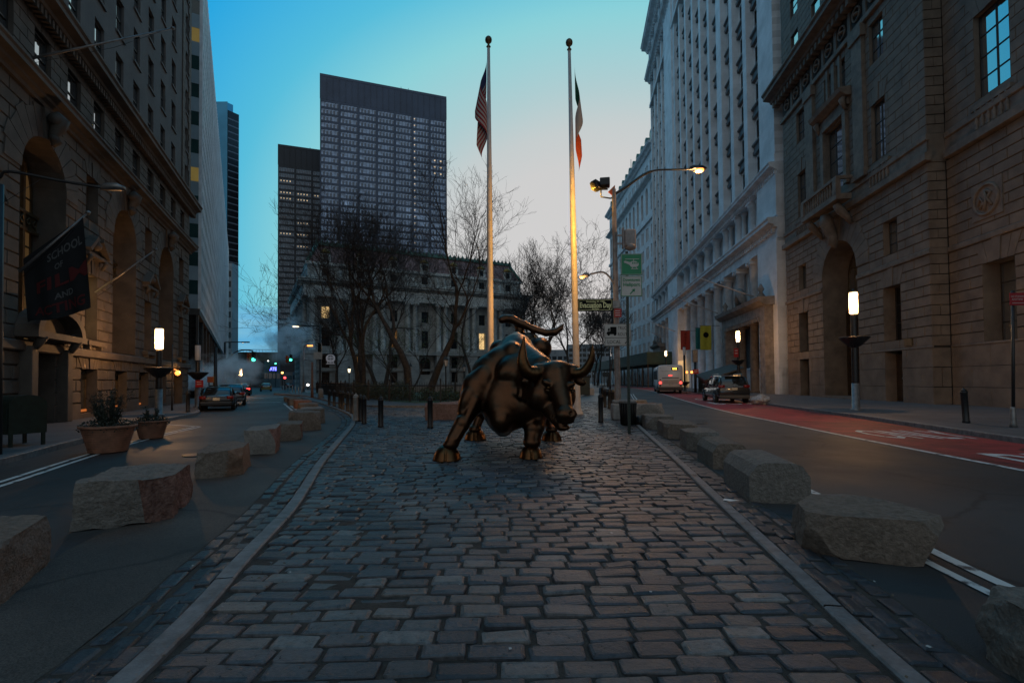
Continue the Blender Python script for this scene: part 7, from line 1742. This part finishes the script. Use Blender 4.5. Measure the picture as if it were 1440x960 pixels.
# ------------------------------------------------------------------ mailbox
t = thing('mail_box', 'dark green relay mailbox with domed top on the left pavement', 'mailbox', (-11.35, 11.45, .125), -.38)
m = MB(); n = 12; prof = [(-.34, .28), (-.34, .95)]+[(-.34*math.cos(math.pi*k/n), .95+.20*math.sin(math.pi*k/n)) for k in range(1, n)]+[(.34, .95), (.34, .28)]
m.prism([(p, z) for p, z in prof], -.42, .42, 0); m.build('body', M['greenblack'], t)
for sx in (-.38, .38):
    for sy in (-.29, .29): m = MB(); m.box(sx-.03, sx+.03, sy-.03, sy+.03, 0, .29, 0); m.build('leg', M['greenblack'], t)
m = MB(); m.cbox((0, -.345, .62), .70, .012, .52, 0, .003); m.cbox((.2, -.355, .62), .04, .02, .06, 0, .004); m.build('door', M['greenblack'], t)
# ------------------------------------------------------------------ flagpoles and banner on the limestone building
def wall_pole(lab, base, tip, r=.045):
    b = Vector(base); e = Vector(tip)-b; t = thing('wall_flagpole', lab, 'flagpole', b, 0, 'flagpoles slanting from the limestone front')
    m = MB(); m.tube([(0, 0, 0), e], [r, r*.65], 10); m.build('pole', M['steel'], t); m = MB(); m.lathe(e, [(.01, -.07), (.06, -.04), (.075, 0), (.06, .04), (.01, .07)], 10); m.build('finial', M['steel'], t)
    m = MB(); m.tube([e*.96, e*.55+Vector((0, 0, -.25)), Vector((.1, 0, -.15))], .008, 4); m.build('halyard', M['black'], t); return t
wall_pole('long bare flagpole slanting high from the limestone front', (-15.75, 16.1, 12.2), tuple(A(243, 40, 19)))
B0 = Vector((-15.0, 15.1, 4.95)); B1 = A(124, 299, 16.0)
wall_pole('flagpole carrying the black film school banner', B0, B1)
wall_pole('thin bare flagpole above the ground floor windows', (-17.7, 21.1, 5.4), tuple(A(219, 351, 22)))
bn = thing('school_banner', 'black banner reading school of film and acting hanging from the slanting pole', 'banner', tuple(A(35, 365, 15.4)))
# banner plane: two upper corners on the pole, cloth hanging down with small folds
UL, UR = A(34, 364, 15.42), A(118, 306, 15.93); LLc, LRc = A(38, 453, 15.45), A(130, 432, 16.0); o0 = A(35, 365, 15.4)
def bpos(u, v):
    a = UL.lerp(UR, u); b = LLc.lerp(LRc, u); p = a.lerp(b, v); sag = math.sin(u*math.pi)*.10*v; w_ = .05*math.sin(u*9+v*2)*v+.03*math.sin(u*17-v*3)*v; return p+Vector((w_*.3, w_-.03, -sag+.03*math.sin(u*12)*v))-o0
m = MB(); NU, NV = 36, 30; m.v = [bpos(i/NU, j/NV) for i in range(NU+1) for j in range(NV+1)]
for i in range(NU):
    for j in range(NV): a = i*(NV+1)+j; m.f.append((a, a+NV+1, a+NV+2, a+1)); m.m.append(0); m.sm.append(True)
m.build('cloth', mat('black_banner_cloth', (.008, .008, .009), .85, var=.2), bn, recalc=False)
def banner_text(txt, uc, vc, hu, mt, maxu):
    tm = MB(); text_mb(tm, txt, 0, 0, 1.0, 0, 0, bold=.03); xs_ = [p[0] for p in tm.v]; w_ = max(xs_)-min(xs_); s = maxu/w_
    # subdivide faces for draping
    bm = bmesh.new(); vs = [bm.verts.new(p) for p in tm.v]
    for f in tm.f:
        try: bm.faces.new([vs[i] for i in f])
        except Exception: pass
    bmesh.ops.triangulate(bm, faces=bm.faces); bm.verts.index_update()
    out = MB(); 
    vv = []
    for v in bm.verts: u = uc+v.co.x*s; w2_ = vc-v.co.z*hu; q = bpos(max(0, min(1, u)), max(0, min(1, w2_))); vv.append((q.x+.006, q.y-.012, q.z))
    out.poly(vv, [[v.index for v in f.verts] for f in bm.faces], 0); bm.free(); return out.build('lettering', mt, bn, recalc=False)
gl_ = mat('grey_letters', (.10, .10, .10), .8, var=0); rl_ = mat('dark_red_letters', (.09, .005, .005), .8, var=0)
banner_text('SCHOOL', .66, .22, .10, gl_, .56); banner_text('OF', .55, .37, .07, gl_, .13); banner_text('FILM', .58, .55, .16, rl_, .82); banner_text('AND', .60, .735, .075, gl_, .26); banner_text('ACTING', .54, .88, .12, rl_, .78)
# streetlight on the left reaching in over the pavement
sl_ = thing('street_light', 'black street light whose arm reaches in from the left picture edge', 'street light', (-10.25, 9.9, .125))
m = MB(); m.tube([(0, 0, 0), (0, 0, 2), (0, 0, 5.4)], [.10, .085, .07], 12); m.build('pole', M['black'], sl_)
e = A(150, 265, 10.3)-Vector((-10.25, 9.9, .125)); s_ = A(-2, 240, 9.9)-Vector((-10.25, 9.9, .125))
m = MB(); m.tube(spline([(0, 0, s_.z-.15), (.2, 0, s_.z-.02), s_.lerp(e, .55), e], 4), .03, 8); m.tube([(0, 0, s_.z-.7), s_.lerp(e, .4)], .006, 4); a_o = m.build('lamp_arm', M['black'], sl_)
m = MB(); m.loft([[(e.x+a, e.y+b*w_, e.z+c) for b, c in ((-1, 0), (-.7, h_), (.7, h_), (1, 0), (.6, -.03), (-.6, -.03))] for a, w_, h_ in ((-.12, .04, .06), (.05, .11, .09), (.28, .12, .08), (.36, .07, .04))]); h_o = m.build('lamp_head', M['steel'], a_o)
# ------------------------------------------------------------------ left street: poles, signals, work-zone signs
def lp_(px, Y): v = A(px, 540, Y); return Vector((v.x, Y, .1))
def pole_thing(name, lab, cat, px, Y, ztop_px, r=.09, group=None, mt='black'):
    b = lp_(px, Y); t = thing(name, lab, cat, b, 0, group); h = A(px, ztop_px, Y).z-.1; m = MB(); m.tube([(0, 0, 0), (0, 0, .8), (0, 0, h)], [r*1.3, r, r*.75], 10); m.build('post', M[mt], t); return t, b, h
def signal_head(parent, b, px, py, Y, green=True, back=False):
    c = A(px, py, Y)-b; m = MB(); m.cbox(c, .34, .26, 1.0, 0, .04)
    for k in (-.31, 0, .31): m.tube([(c.x, c.y-.13, c.z+k+.1), (c.x, c.y-.32, c.z+k+.12)], .13, 10, cap=False)
    o = m.build('signal_head', M['orange'] if back else M['greenblack'], parent)
    if green: m = MB(); m.tube([(c.x, c.y-.13, c.z-.31), (c.x, c.y-.15, c.z-.31)], .17, 12); m.build('green_lens', mat('lit_green_lens', (.05, .4, .25), .4, var=0, emit=(.05, 1, .55), es=9), o)
t, b, h = pole_thing('traffic_light', 'black signal mast with arm and green light over the left street', 'traffic light', 303, 33, 488, .12)
t, b, h = pole_thing('traffic_light', 'curved mast arm carrying a green light and a yellow cased signal on the left', 'traffic light', 316, 50, 481, .12)
e1 = A(355, 493, 50)-b; e0 = A(318, 506, 50)-b; m = MB(); m.tube(spline([e0, e0.lerp(e1, .35)+Vector((0, 0, .45)), e0.lerp(e1, .7)+Vector((0, 0, .35)), e1], 5), .06, 8); e2 = A(345, 482, 50)-b; m.tube([(0, 0, h), (e2.x, e2.y, h)], .05, 8); m.cbox((e2.x, e2.y, h-.02), .8, .3, .12, 0, .04); m.build('mast_arm', M['black'], t)
signal_head(t, b, 351, 504, 50, False, True); signal_head(t, b, 357.5, 501.5, 50)
t, b, h = pole_thing('street_light', 'tall pale street light with curled arm beyond the park corner', 'street light', 427, 74, 489, .14, mt='steel')
m = MB(); e = A(434, 486, 74)-b; m.tube(spline([(0, 0, h), (.2, 0, h+.35), (e.x-.2, 0, h+.45), (e.x, 0, e.z)], 4), .07, 6); m.build('lamp_arm', M['steel'], t); m = MB(); m.cbox((e.x+.2, 0, e.z), .8, .3, .2, 0, .06); m.build('lamp_lens', M['lamp_orange'], t)
m = MB(); e = A(402, 497, 74)-b; m.tube([(0, 0, A(427, 505, 74).z-.1), (A(400, 503, 74)-b)], .06, 6); m.tube([(0, 0, A(427, 505, 74).z-.1), (A(440, 508, 74)-b)], .05, 6); m.build('mast_arm', M['steel'], t); signal_head(t, b, 404, 505, 74, False, True); signal_head(t, b, 409.5, 503, 74)
t, b, h = pole_thing('traffic_light', 'dark signal pole with lit overhead lamp at the park corner', 'traffic light', 450, 50, 458, .12)
e = A(416, 459, 50)-b; m = MB(); m.tube([(0, 0, h), (e.x, 0, h)], .05, 8); m.build('lamp_arm', M['black'], t); m = MB(); m.cbox((e.x, 0, h-.06), .55, .28, .12, 0, .04); m.build('lamp_lens', M['lamp_white'], t); signal_head(t, b, 450, 489, 50, False)
m = MB(); c = A(447, 500, 49.8)-b; m.cbox(c, .85, .05, .72, 0, .01); m.build('sign_panel', M['signwhite'], t)
t, b, h = pole_thing('post', 'pale orange post on the kerb island at the park corner', 'post', 439, 46, 509, .11, mt='terracotta'); 
t, b, h = pole_thing('post', 'stout beige stub post right of the pale orange post', 'post', 451, 43, 546, .2, mt='concrete')
t, b, h = pole_thing('parking_sign_post', 'thin post with round yellow sign by the left entrance', 'sign post', 242, 25.6, 484, .035)
t, b, h = pole_thing('traffic_light', 'slim dark signal pole right of the left flagpole base behind trees', 'post', 858, 60, 470, .1)
# work zone boards in the steam
for i, (px0, py0, px1, py1, Y, lab, mt) in enumerate(((291.5, 529.5, 302, 537.5, 40, 'orange work board left of the steam', 'orange'), (310.5, 530.5, 316, 538, 46, 'second orange work board beside a post', 'orange'), (309, 541, 313, 545.5, 44, 'small red board low in the steam', 'red'), (294.5, 541.5, 300, 553, 39, 'dark bin with white notice near the parked cars', 'greenblack'))):
    c = A((px0+px1)/2, (py0+py1)/2, Y); w_ = (px1-px0)/FP*Y; h_ = (py1-py0)/FP*Y; t = thing('work_sign', lab, 'sign', (c.x, Y, .1)); m = MB(); m.cbox((0, 0, c.z-.1), w_, .06, h_, 0, .02); m.build('board', M[mt], t)
    m = MB(); 
    for s in (-.3, .3): m.box(s*w_-.03, s*w_+.03, .0, .06, 0, c.z-.1-h_/2, 0)
    m.build('legs', M['black'], t)
sign_panel('shop_sign', 'blue lit letters far down the left street', 'sign', 379, 515.5, 389.5, 522, 150, [mat('dark_blue_board', (.01, .01, .05), .5, var=0), mat('blue_neon', (.1, .1, .5), .5, var=0, emit=(.12, .14, 1), es=5)], lambda m, w, h: text_mb(m, 'ATE', 0, 0, h*.7, 0, -.02, maxw=w*.92, bold=.06))
sign_panel('corner_sign', 'ornate pale round topped sign on the park corner building', 'sign', 458, 497, 472, 513, 60, [mat('pale_ornament_board', (.05, .05, .05), .6, var=0), mat('lit_ornament', (.5, .5, .52), .5, var=0, emit=(.8, .85, 1), es=.12)], lambda m, w, h: [m.tube([(w*.42*math.cos(a), -.05, h*.1+h*.3*math.sin(a)) for a in [math.pi*k/10+ph for k in range(11)]], .05, 5) for ph in (0, math.pi)]+[m.tube([(x*w, -.05, -h*.4), (x*w, -.05, h*.3)], .035, 5) for x in (-.3, -.15, 0, .15, .3)]+[m.tube([(-w*.45, -.05, z*h), (w*.45, -.05, z*h)], .03, 5) for z in (-.4, -.1, .15)])
for i, (px, py, Y, c_, lab) in enumerate(((371, 541, 160, (1, .85, .5), 'lit globe lamp low at the street end'), (397, 524, 120, (1, .5, .12), 'amber glowing lamp by the black tower foot'), (433, 541, 100, (1, .9, .8), 'white glowing lamp at the museum corner'), (359, 506.5, 170, (1, 1, .9), 'small bright street lamp beyond the green signal'), (377, 507.5, 190, (1, 1, .9), 'farther bright street lamp under the terminal'), (365.5, 512.5, 180, (.8, 1, .9), 'pale greenish street lamp over the road end'), (387.5, 511, 175, (.1, 1, .6), 'farther green traffic light by the black tower'), (400.5, 531, 110, (1, .05, .05), 'red light in front of the black tower base'))):
    c = A(px, py, Y); t = thing('far_street_lamp', lab, 'street lamp', (c.x, Y, 0)); m = MB(); m.cyl((0, 0), .1, 0, c.z, 6); m.build('post', M['black'], t); m = MB(); m.lathe((0, 0, c.z), [(.01, -.25), (.22, -.15), (.28, 0), (.2, .16), (.01, .25)], 10)
    m.build('globe', mat('lit_globe', (.5, .5, .5), .5, var=0, emit=c_, es=5), t)
# small bollards at the crossing, far left
for k in range(7):
    px = 398+k*4.4; g_ = G(px, 549+k*.9); t = thing('crossing_bollard', ('slim pale bollard %s at the crossing beyond the left stones' % ['farthest left', 'second from the left', 'third from the left', 'in the middle', 'third from the right', 'second from the right', 'farthest right'][k]), 'bollard', (g_.x, g_.y, .0), 0, 'slim pale bollards at the crossing'); m = MB(); m.lathe((0, 0, 0), [(.07, 0), (.07, .95), (.03, 1.0)], 8); m.build('post', M['signwhite'], t)
# ------------------------------------------------------------------ banners on the pale high-rise, subway canopy, right pavement sign
def wall_banner(name, lab, px0, px1, py0, py1, Y, mt, draw=None, mt2=None):
    c = A((px0+px1)/2, py0, Y); w_ = (px1-px0)/FP*Y; h_ = (py1-py0)/FP*Y; t = thing(name, lab, 'banner', c, 0)
    m = MB(); NU, NV = 8, 12; vs = [(-w_/2+w_*i/NU, .05*math.sin(i*1.3+j*.2), -h_*j/NV+.02*math.sin(i)) for i in range(NU+1) for j in range(NV+1)]
    m.v = vs
    for i in range(NU):
        for j in range(NV): a = i*(NV+1)+j; m.f.append((a, a+NV+1, a+NV+2, a+1)); m.m.append(0); m.sm.append(True)
    m.build('cloth', mt, t, recalc=False); m = MB(); m.tube([(-w_/2-.1, 0, .03), (w_/2+1.2, .3, .03)], .03, 6); m.build('rod', M['black'], t)
    if draw: m = MB(); draw(m, w_, h_); m.build('print', mt2, t)
wall_banner('hanging_banner', 'orange red vertical banner on the pale high-rise', 957, 970, 465, 492, 70, mat('red_banner', (.40, .035, .015), .8, var=.1), lambda m, w, h: [text_mb(m, s, 0, -h*(.2+.15*i), h*.09, 0, -.07) for i, s in enumerate('NYPD'[:0]+'MUSE')], M['blackpaint'])
wall_banner('hanging_banner', 'teal banner behind the yellow one on the pale high-rise', 978, 986, 461, 491, 65, mat('teal_banner', (.01, .13, .12), .8, var=.1))
wall_banner('hanging_banner', 'yellow green banner with dark round emblem on the pale high-rise', 984.5, 1000, 458, 492, 62.5, mat('yellow_banner', (.40, .36, .03), .8, var=.1), lambda m, w, h: m.face([(w*.25*math.cos(a*math.pi/8), -.07, -h*.38+w*.25*math.sin(a*math.pi/8)) for a in range(16)]), M['blackpaint'])
sc = thing('subway_entrance', 'dark green sloped subway stair canopy beside the parked SUV', 'subway entrance', tuple(G(994, 554)+Vector((1.5, 0, .12))), -.15)
m = MB(); m.poly([(-1.6, -1, 0), (1.6, -1, 0), (1.6, -1, 2.1), (-1.6, -1, 1.2), (-1.6, 3, 0), (1.6, 3, 0), (1.6, 3, 2.5), (-1.6, 3, 1.7)], [(0, 1, 2, 3), (4, 7, 6, 5), (0, 3, 7, 4), (1, 5, 6, 2), (0, 4, 5, 1)]); m.build('side_panels', M['greenblack'], sc)
m = MB(); m.poly([(-1.9, -1.3, 1.15), (1.8, -1.3, 2.35), (1.8, 3.2, 2.8), (-1.9, 3.2, 1.7), (-1.9, -1.3, 1.3), (1.8, -1.3, 2.5), (1.8, 3.2, 2.95), (-1.9, 3.2, 1.85)], [(0, 1, 2, 3), (4, 5, 6, 7), (0, 1, 5, 4), (1, 2, 6, 5), (2, 3, 7, 6), (3, 0, 4, 7)]); m.build('canopy', M['frame'], sc)
for px, lab in ((966, 'left globe railing post by the lit entrance'), (973, 'right globe railing post by the lit entrance')):
    v = A(px, 540, 72); t = thing('globe_lamp', lab, 'street lamp', (v.x, 72, .12)); m = MB(); m.cyl((0, 0), .06, 0, 2.2, 8); m.build('post', M['black'], t); m = MB(); m.lathe((0, 0, 2.4), [(.02, -.2), (.18, -.1), (.2, 0), (.16, .12), (.02, .2)], 10); m.build('globe', M['lamp_orange'], t)
ns = thing('no_standing_post', 'leaning black post with red no standing sign at the right picture edge', 'sign post', (13.55, 13.5, .125))
tpz = A(1424, 409, 13.5); ex = tpz.x-13.55
m = MB(); m.tube([(0, 0, 0), (ex, 0, tpz.z-.125)], .038, 8); m.build('post', M['black'], ns); m = MB(); m.lathe((0, 0, 0), [(.09, 0), (.07, .1), (.06, .5), (.045, .55)], 10); m.build('base_sleeve', M['steel'], ns)
c = A(1431.5, 420.5, 13.45)-Vector((13.55, 13.5, .125)); m = MB(); m.cbox((c.x, c.y, c.z), .46, .02, .34, 0, .006); o = m.build('sign_panel', mat('dim_red_sign', (.30, .012, .02), .5, var=.1), ns)
m = MB(); text_mb(m, 'NO STANDING', c.x, c.z+.07, .055, 0, c.y-.014, maxw=.40); text_mb(m, 'ANYTIME', c.x-.03, c.z-.01, .055, 0, c.y-.014, maxw=.3); arrow(m, c.x, c.z-.1, .0, 0, c.y-.014); m.face([(c.x-.17, c.y-.014, c.z-.115), (c.x+.17, c.y-.014, c.z-.115), (c.x+.17, c.y-.014, c.z-.1), (c.x-.17, c.y-.014, c.z-.1)]); m.build('lettering', M['signwhite'], o)
# ------------------------------------------------------------------ steam
def steam(lab, c, r, dens, seed, off=(0, 0, 0)):
    bm = bmesh.new(); bmesh.ops.create_icosphere(bm, subdivisions=3, radius=1)
    for v in bm.verts: v.co = Vector((v.co.x*r[0], v.co.y*r[1], v.co.z*r[2]))*(1+.25*noise.noise(v.co*1.5+Vector((seed,)*3)))
    me = bpy.data.meshes.new('steam_cloud'); bm.to_mesh(me); bm.free(); m = bpy.data.materials.new('steam'); m.use_nodes = True; nt = m.node_tree; nt.nodes.clear()
    out = nt.nodes.new('ShaderNodeOutputMaterial'); vol = nt.nodes.new('ShaderNodeVolumePrincipled'); vol.inputs['Color'].default_value = (.97, .98, 1, 1); vol.inputs['Anisotropy'].default_value = .2
    tc = nt.nodes.new('ShaderNodeTexCoord'); n = nt.nodes.new('ShaderNodeTexNoise'); n.inputs['Scale'].default_value = 1.1/max(r)*2.2; n.inputs['Detail'].default_value = 5; n.inputs['Roughness'].default_value = .6
    nt.links.new(tc.outputs['Object'], n.inputs['Vector']); mr = nt.nodes.new('ShaderNodeMapRange'); mr.inputs['From Min'].default_value = .46; mr.inputs['From Max'].default_value = .62; mr.inputs['To Min'].default_value = 0; mr.inputs['To Max'].default_value = dens
    mp = nt.nodes.new('ShaderNodeMapping'); mp.vector_type = 'POINT'; mp.inputs['Scale'].default_value = (1/r[0], 1/r[1], 1/r[2]); nt.links.new(tc.outputs['Object'], mp.inputs['Vector'])
    ln = nt.nodes.new('ShaderNodeVectorMath'); ln.operation = 'LENGTH'; nt.links.new(mp.outputs[0], ln.inputs[0]); fo = nt.nodes.new('ShaderNodeMapRange'); fo.inputs['From Min'].default_value = .45; fo.inputs['From Max'].default_value = 1; fo.inputs['To Min'].default_value = 1; fo.inputs['To Max'].default_value = 0; nt.links.new(ln.outputs['Value'], fo.inputs['Value'])
    mu = nt.nodes.new('ShaderNodeMath'); mu.operation = 'MULTIPLY'; nt.links.new(n.outputs['Fac'], mr.inputs['Value']); nt.links.new(mr.outputs[0], mu.inputs[0]); nt.links.new(fo.outputs[0], mu.inputs[1]); nt.links.new(mu.outputs[0], vol.inputs['Density']); nt.links.new(vol.outputs[0], out.inputs['Volume'])
    me.materials.append(m); o = link('steam_cloud', me, None, c); tag(o, lab, 'steam', kind='stuff'); return o
steam('white street steam drifting low across the left street', tuple(A(314, 522, 45)), (4.2, 1.8, 1.9), 2.4, 1)
steam('small puff of steam beside the glass slab base', tuple(A(268, 536, 42)), (1.9, 1.5, .9), 4.0, 3)
steam('thin greyish steam rising before the black tower', tuple(A(400, 472, 80)), (5.5, 3, 5.0), .8, 5)
# ------------------------------------------------------------------ lamps that are lit in the photograph
def lamp(kind, loc, e, col, **k):
    l = bpy.data.lights.new('lamp_light', kind); l.energy = e; l.color = col
    for a, b in k.items(): setattr(l, a, b)
    o = bpy.data.objects.new('lamp_light', l); COL.objects.link(o); o.location = loc; return o
c = A(979, 243, 18.1)-Vector((0, 0, .2)); lamp('POINT', c, 260, (1, .5, .18), shadow_soft_size=.15)
c = A(817, 390, 18.0); lamp('POINT', c-Vector((0, 0, .15)), 22, (1, .55, .2), shadow_soft_size=.1)
def aim(o, tgt): d = Vector(tgt)-o.location; o.rotation_mode = 'QUATERNION'; o.rotation_quaternion = d.to_track_quat('-Z', 'Y')
s = lamp('SPOT', A(827, 268, 17.7), 1300, (1, .47, .05), spot_size=rad(150), spot_blend=1, shadow_soft_size=.08); aim(s, A(804, 330, 20.82))
s = lamp('SPOT', A(826, 266, 17.9), 1600, (1, .45, .10), spot_size=rad(34), spot_blend=.9, shadow_soft_size=.08); aim(s, A(690, 450, 20.82))
s = lamp('SPOT', A(828, 270, 17.6), 520, (1, .42, .12), spot_size=rad(52), spot_blend=.6, shadow_soft_size=.15); aim(s, (.1, 11.5, 1.3))
# lanterns over the left entrances
p = Vector((-11.16, 4)); dL = Vector((-.389, 1)).normalized(); nL = Vector((dL.y, -dL.x))
q = p+dL*31.0+nL*.45; lamp('POINT', (q.x, q.y, 2.3), 25, (1, .5, .15), shadow_soft_size=.1)
# ------------------------------------------------------------------ sky and sun
W_o = bpy.data.worlds.new('World'); SC.world = W_o; W_o.use_nodes = True; nt = W_o.node_tree; bg = nt.nodes['Background']
tc = nt.nodes.new('ShaderNodeTexCoord'); nrm = nt.nodes.new('ShaderNodeVectorMath'); nrm.operation = 'NORMALIZE'; nt.links.new(tc.outputs['Generated'], nrm.inputs[0])
gdir = ray(850, 415).normalized()
def mth(op, a, b=None):
    n = nt.nodes.new('ShaderNodeMath'); n.operation = op
    for i, v in enumerate((a, b)):
        if v is None: continue
        if isinstance(v, (int, float)): n.inputs[i].default_value = v
        else: nt.links.new(v, n.inputs[i])
    return n.outputs[0]
sx = nt.nodes.new('ShaderNodeSeparateXYZ'); nt.links.new(nrm.outputs[0], sx.inputs[0])
el_ = mth('ARCSINE', sx.outputs['Z']); az_ = mth('ARCTAN2', sx.outputs['X'], sx.outputs['Y'])
da = mth('MULTIPLY', mth('MULTIPLY', mth('SUBTRACT', az_, math.atan2(gdir.x, gdir.y)), mth('COSINE', el_)), .72); de = mth('MULTIPLY', mth('SUBTRACT', el_, rad(7)), .85)
m_ = mth('SQRT', mth('ADD', mth('MULTIPLY', da, da), mth('MULTIPLY', de, de)))
mr = nt.nodes.new('ShaderNodeMapRange'); mr.inputs['From Max'].default_value = math.pi; nt.links.new(m_, mr.inputs['Value'])
rp = nt.nodes.new('ShaderNodeValToRGB'); els = rp.color_ramp.elements; els[0].position = 0
SKY = [(0, (207, 205, 206)), (14, (205, 205, 205)), (17, (196, 204, 205)), (20, (174, 204, 208)), (25, (138, 208, 216)), (29, (84, 188, 219)), (34, (36, 164, 224)), (48, (34, 136, 196)), (62, (110, 156, 184)), (85, (150, 162, 170)), (110, (174, 172, 168)), (180, (178, 174, 168))]
els[0].color = (*lin(SKY[0][1]), 1); els[1].position = 1; els[1].color = (*lin(SKY[-1][1]), 1)
for a, c in SKY[1:-1]: e = els.new(a/180); e.color = (*lin(c), 1)
nt.links.new(mr.outputs[0], rp.inputs['Fac'])
# low blue cloud band to the left
sp = nt.nodes.new('ShaderNodeSeparateXYZ'); nt.links.new(nrm.outputs[0], sp.inputs[0])
mp = nt.nodes.new('ShaderNodeMapping'); mp.inputs['Scale'].default_value = (2.2, 2.2, 22); nt.links.new(nrm.outputs[0], mp.inputs['Vector'])
n = nt.nodes.new('ShaderNodeTexNoise'); n.inputs['Scale'].default_value = 1.6; n.inputs['Detail'].default_value = 6; nt.links.new(mp.outputs[0], n.inputs['Vector'])
r1 = nt.nodes.new('ShaderNodeMapRange'); r1.interpolation_type = 'SMOOTHSTEP'; r1.inputs['From Min'].default_value = .115; r1.inputs['From Max'].default_value = .145; r1.inputs['To Min'].default_value = 1; r1.inputs['To Max'].default_value = 0
ad = nt.nodes.new('ShaderNodeMath'); ad.operation = 'MULTIPLY_ADD'; ad.inputs[1].default_value = .06; nt.links.new(n.outputs['Fac'], ad.inputs[0]); sb = nt.nodes.new('ShaderNodeMath'); sb.operation = 'SUBTRACT'; sb.inputs[1].default_value = .03; nt.links.new(sp.outputs['Z'], sb.inputs[0]); nt.links.new(sb.outputs[0], ad.inputs[2]); nt.links.new(ad.outputs[0], r1.inputs['Value'])
r2 = nt.nodes.new('ShaderNodeMapRange'); r2.interpolation_type = 'SMOOTHSTEP'; r2.inputs['From Min'].default_value = -.40; r2.inputs['From Max'].default_value = -.05; r2.inputs['To Min'].default_value = 1; r2.inputs['To Max'].default_value = 0.15; nt.links.new(sp.outputs['X'], r2.inputs['Value'])
mu = nt.nodes.new('ShaderNodeMath'); mu.operation = 'MULTIPLY'; nt.links.new(r1.outputs[0], mu.inputs[0]); nt.links.new(r2.outputs[0], mu.inputs[1])
cr_ = nt.nodes.new('ShaderNodeValToRGB'); cr_.color_ramp.elements[0].position = .3; cr_.color_ramp.elements[0].color = (*lin((84, 170, 216)), 1); cr_.color_ramp.elements[1].position = .7; cr_.color_ramp.elements[1].color = (*lin((128, 190, 216)), 1); nt.links.new(n.outputs['Fac'], cr_.inputs['Fac'])
mx = nt.nodes.new('ShaderNodeMix'); mx.data_type = 'RGBA'; nt.links.new(mu.outputs[0], mx.inputs['Factor']); nt.links.new(rp.outputs['Color'], mx.inputs['A']); nt.links.new(cr_.outputs['Color'], mx.inputs['B'])
# physical sky added on top, low sun just under the roofs ahead-right
sk = nt.nodes.new('ShaderNodeTexSky'); sk.sky_type = 'NISHITA'; sk.sun_disc = False; sk.sun_elevation = rad(3); az = math.atan2(gdir.x, gdir.y); sk.sun_rotation = az
sc_ = nt.nodes.new('ShaderNodeVectorMath'); sc_.operation = 'SCALE'; sc_.inputs['Scale'].default_value = .003; nt.links.new(sk.outputs[0], sc_.inputs[0])
ad2 = nt.nodes.new('ShaderNodeVectorMath'); ad2.operation = 'ADD'; nt.links.new(mx.outputs['Result'], ad2.inputs[0]); nt.links.new(sc_.outputs[0], ad2.inputs[1])
nt.links.new(ad2.outputs[0], bg.inputs['Color']); bg.inputs['Strength'].default_value = 1.0
sn = bpy.data.lights.new('sun', 'SUN'); sn.energy = .12; sn.angle = rad(12); sn.color = (1, .9, .82); so_ = bpy.data.objects.new('sun', sn); COL.objects.link(so_)
sd_ = Vector((math.sin(az), math.cos(az), math.tan(rad(6)))).normalized(); so_.rotation_mode = 'QUATERNION'; so_.rotation_quaternion = (-sd_).to_track_quat('-Z', 'Y')
SC.view_settings.view_transform = 'Standard'; SC.view_settings.look = 'None'; SC.view_settings.exposure = 0; SC.view_settings.gamma = 1
SC.render.engine = 'CYCLES'; SC.render.resolution_x = 1024; SC.render.resolution_y = 682
SC.cycles.max_bounces = 6; SC.cycles.diffuse_bounces = 3; SC.cycles.glossy_bounces = 3; SC.cycles.volume_bounces = 4; SC.cycles.volume_step_rate = 2
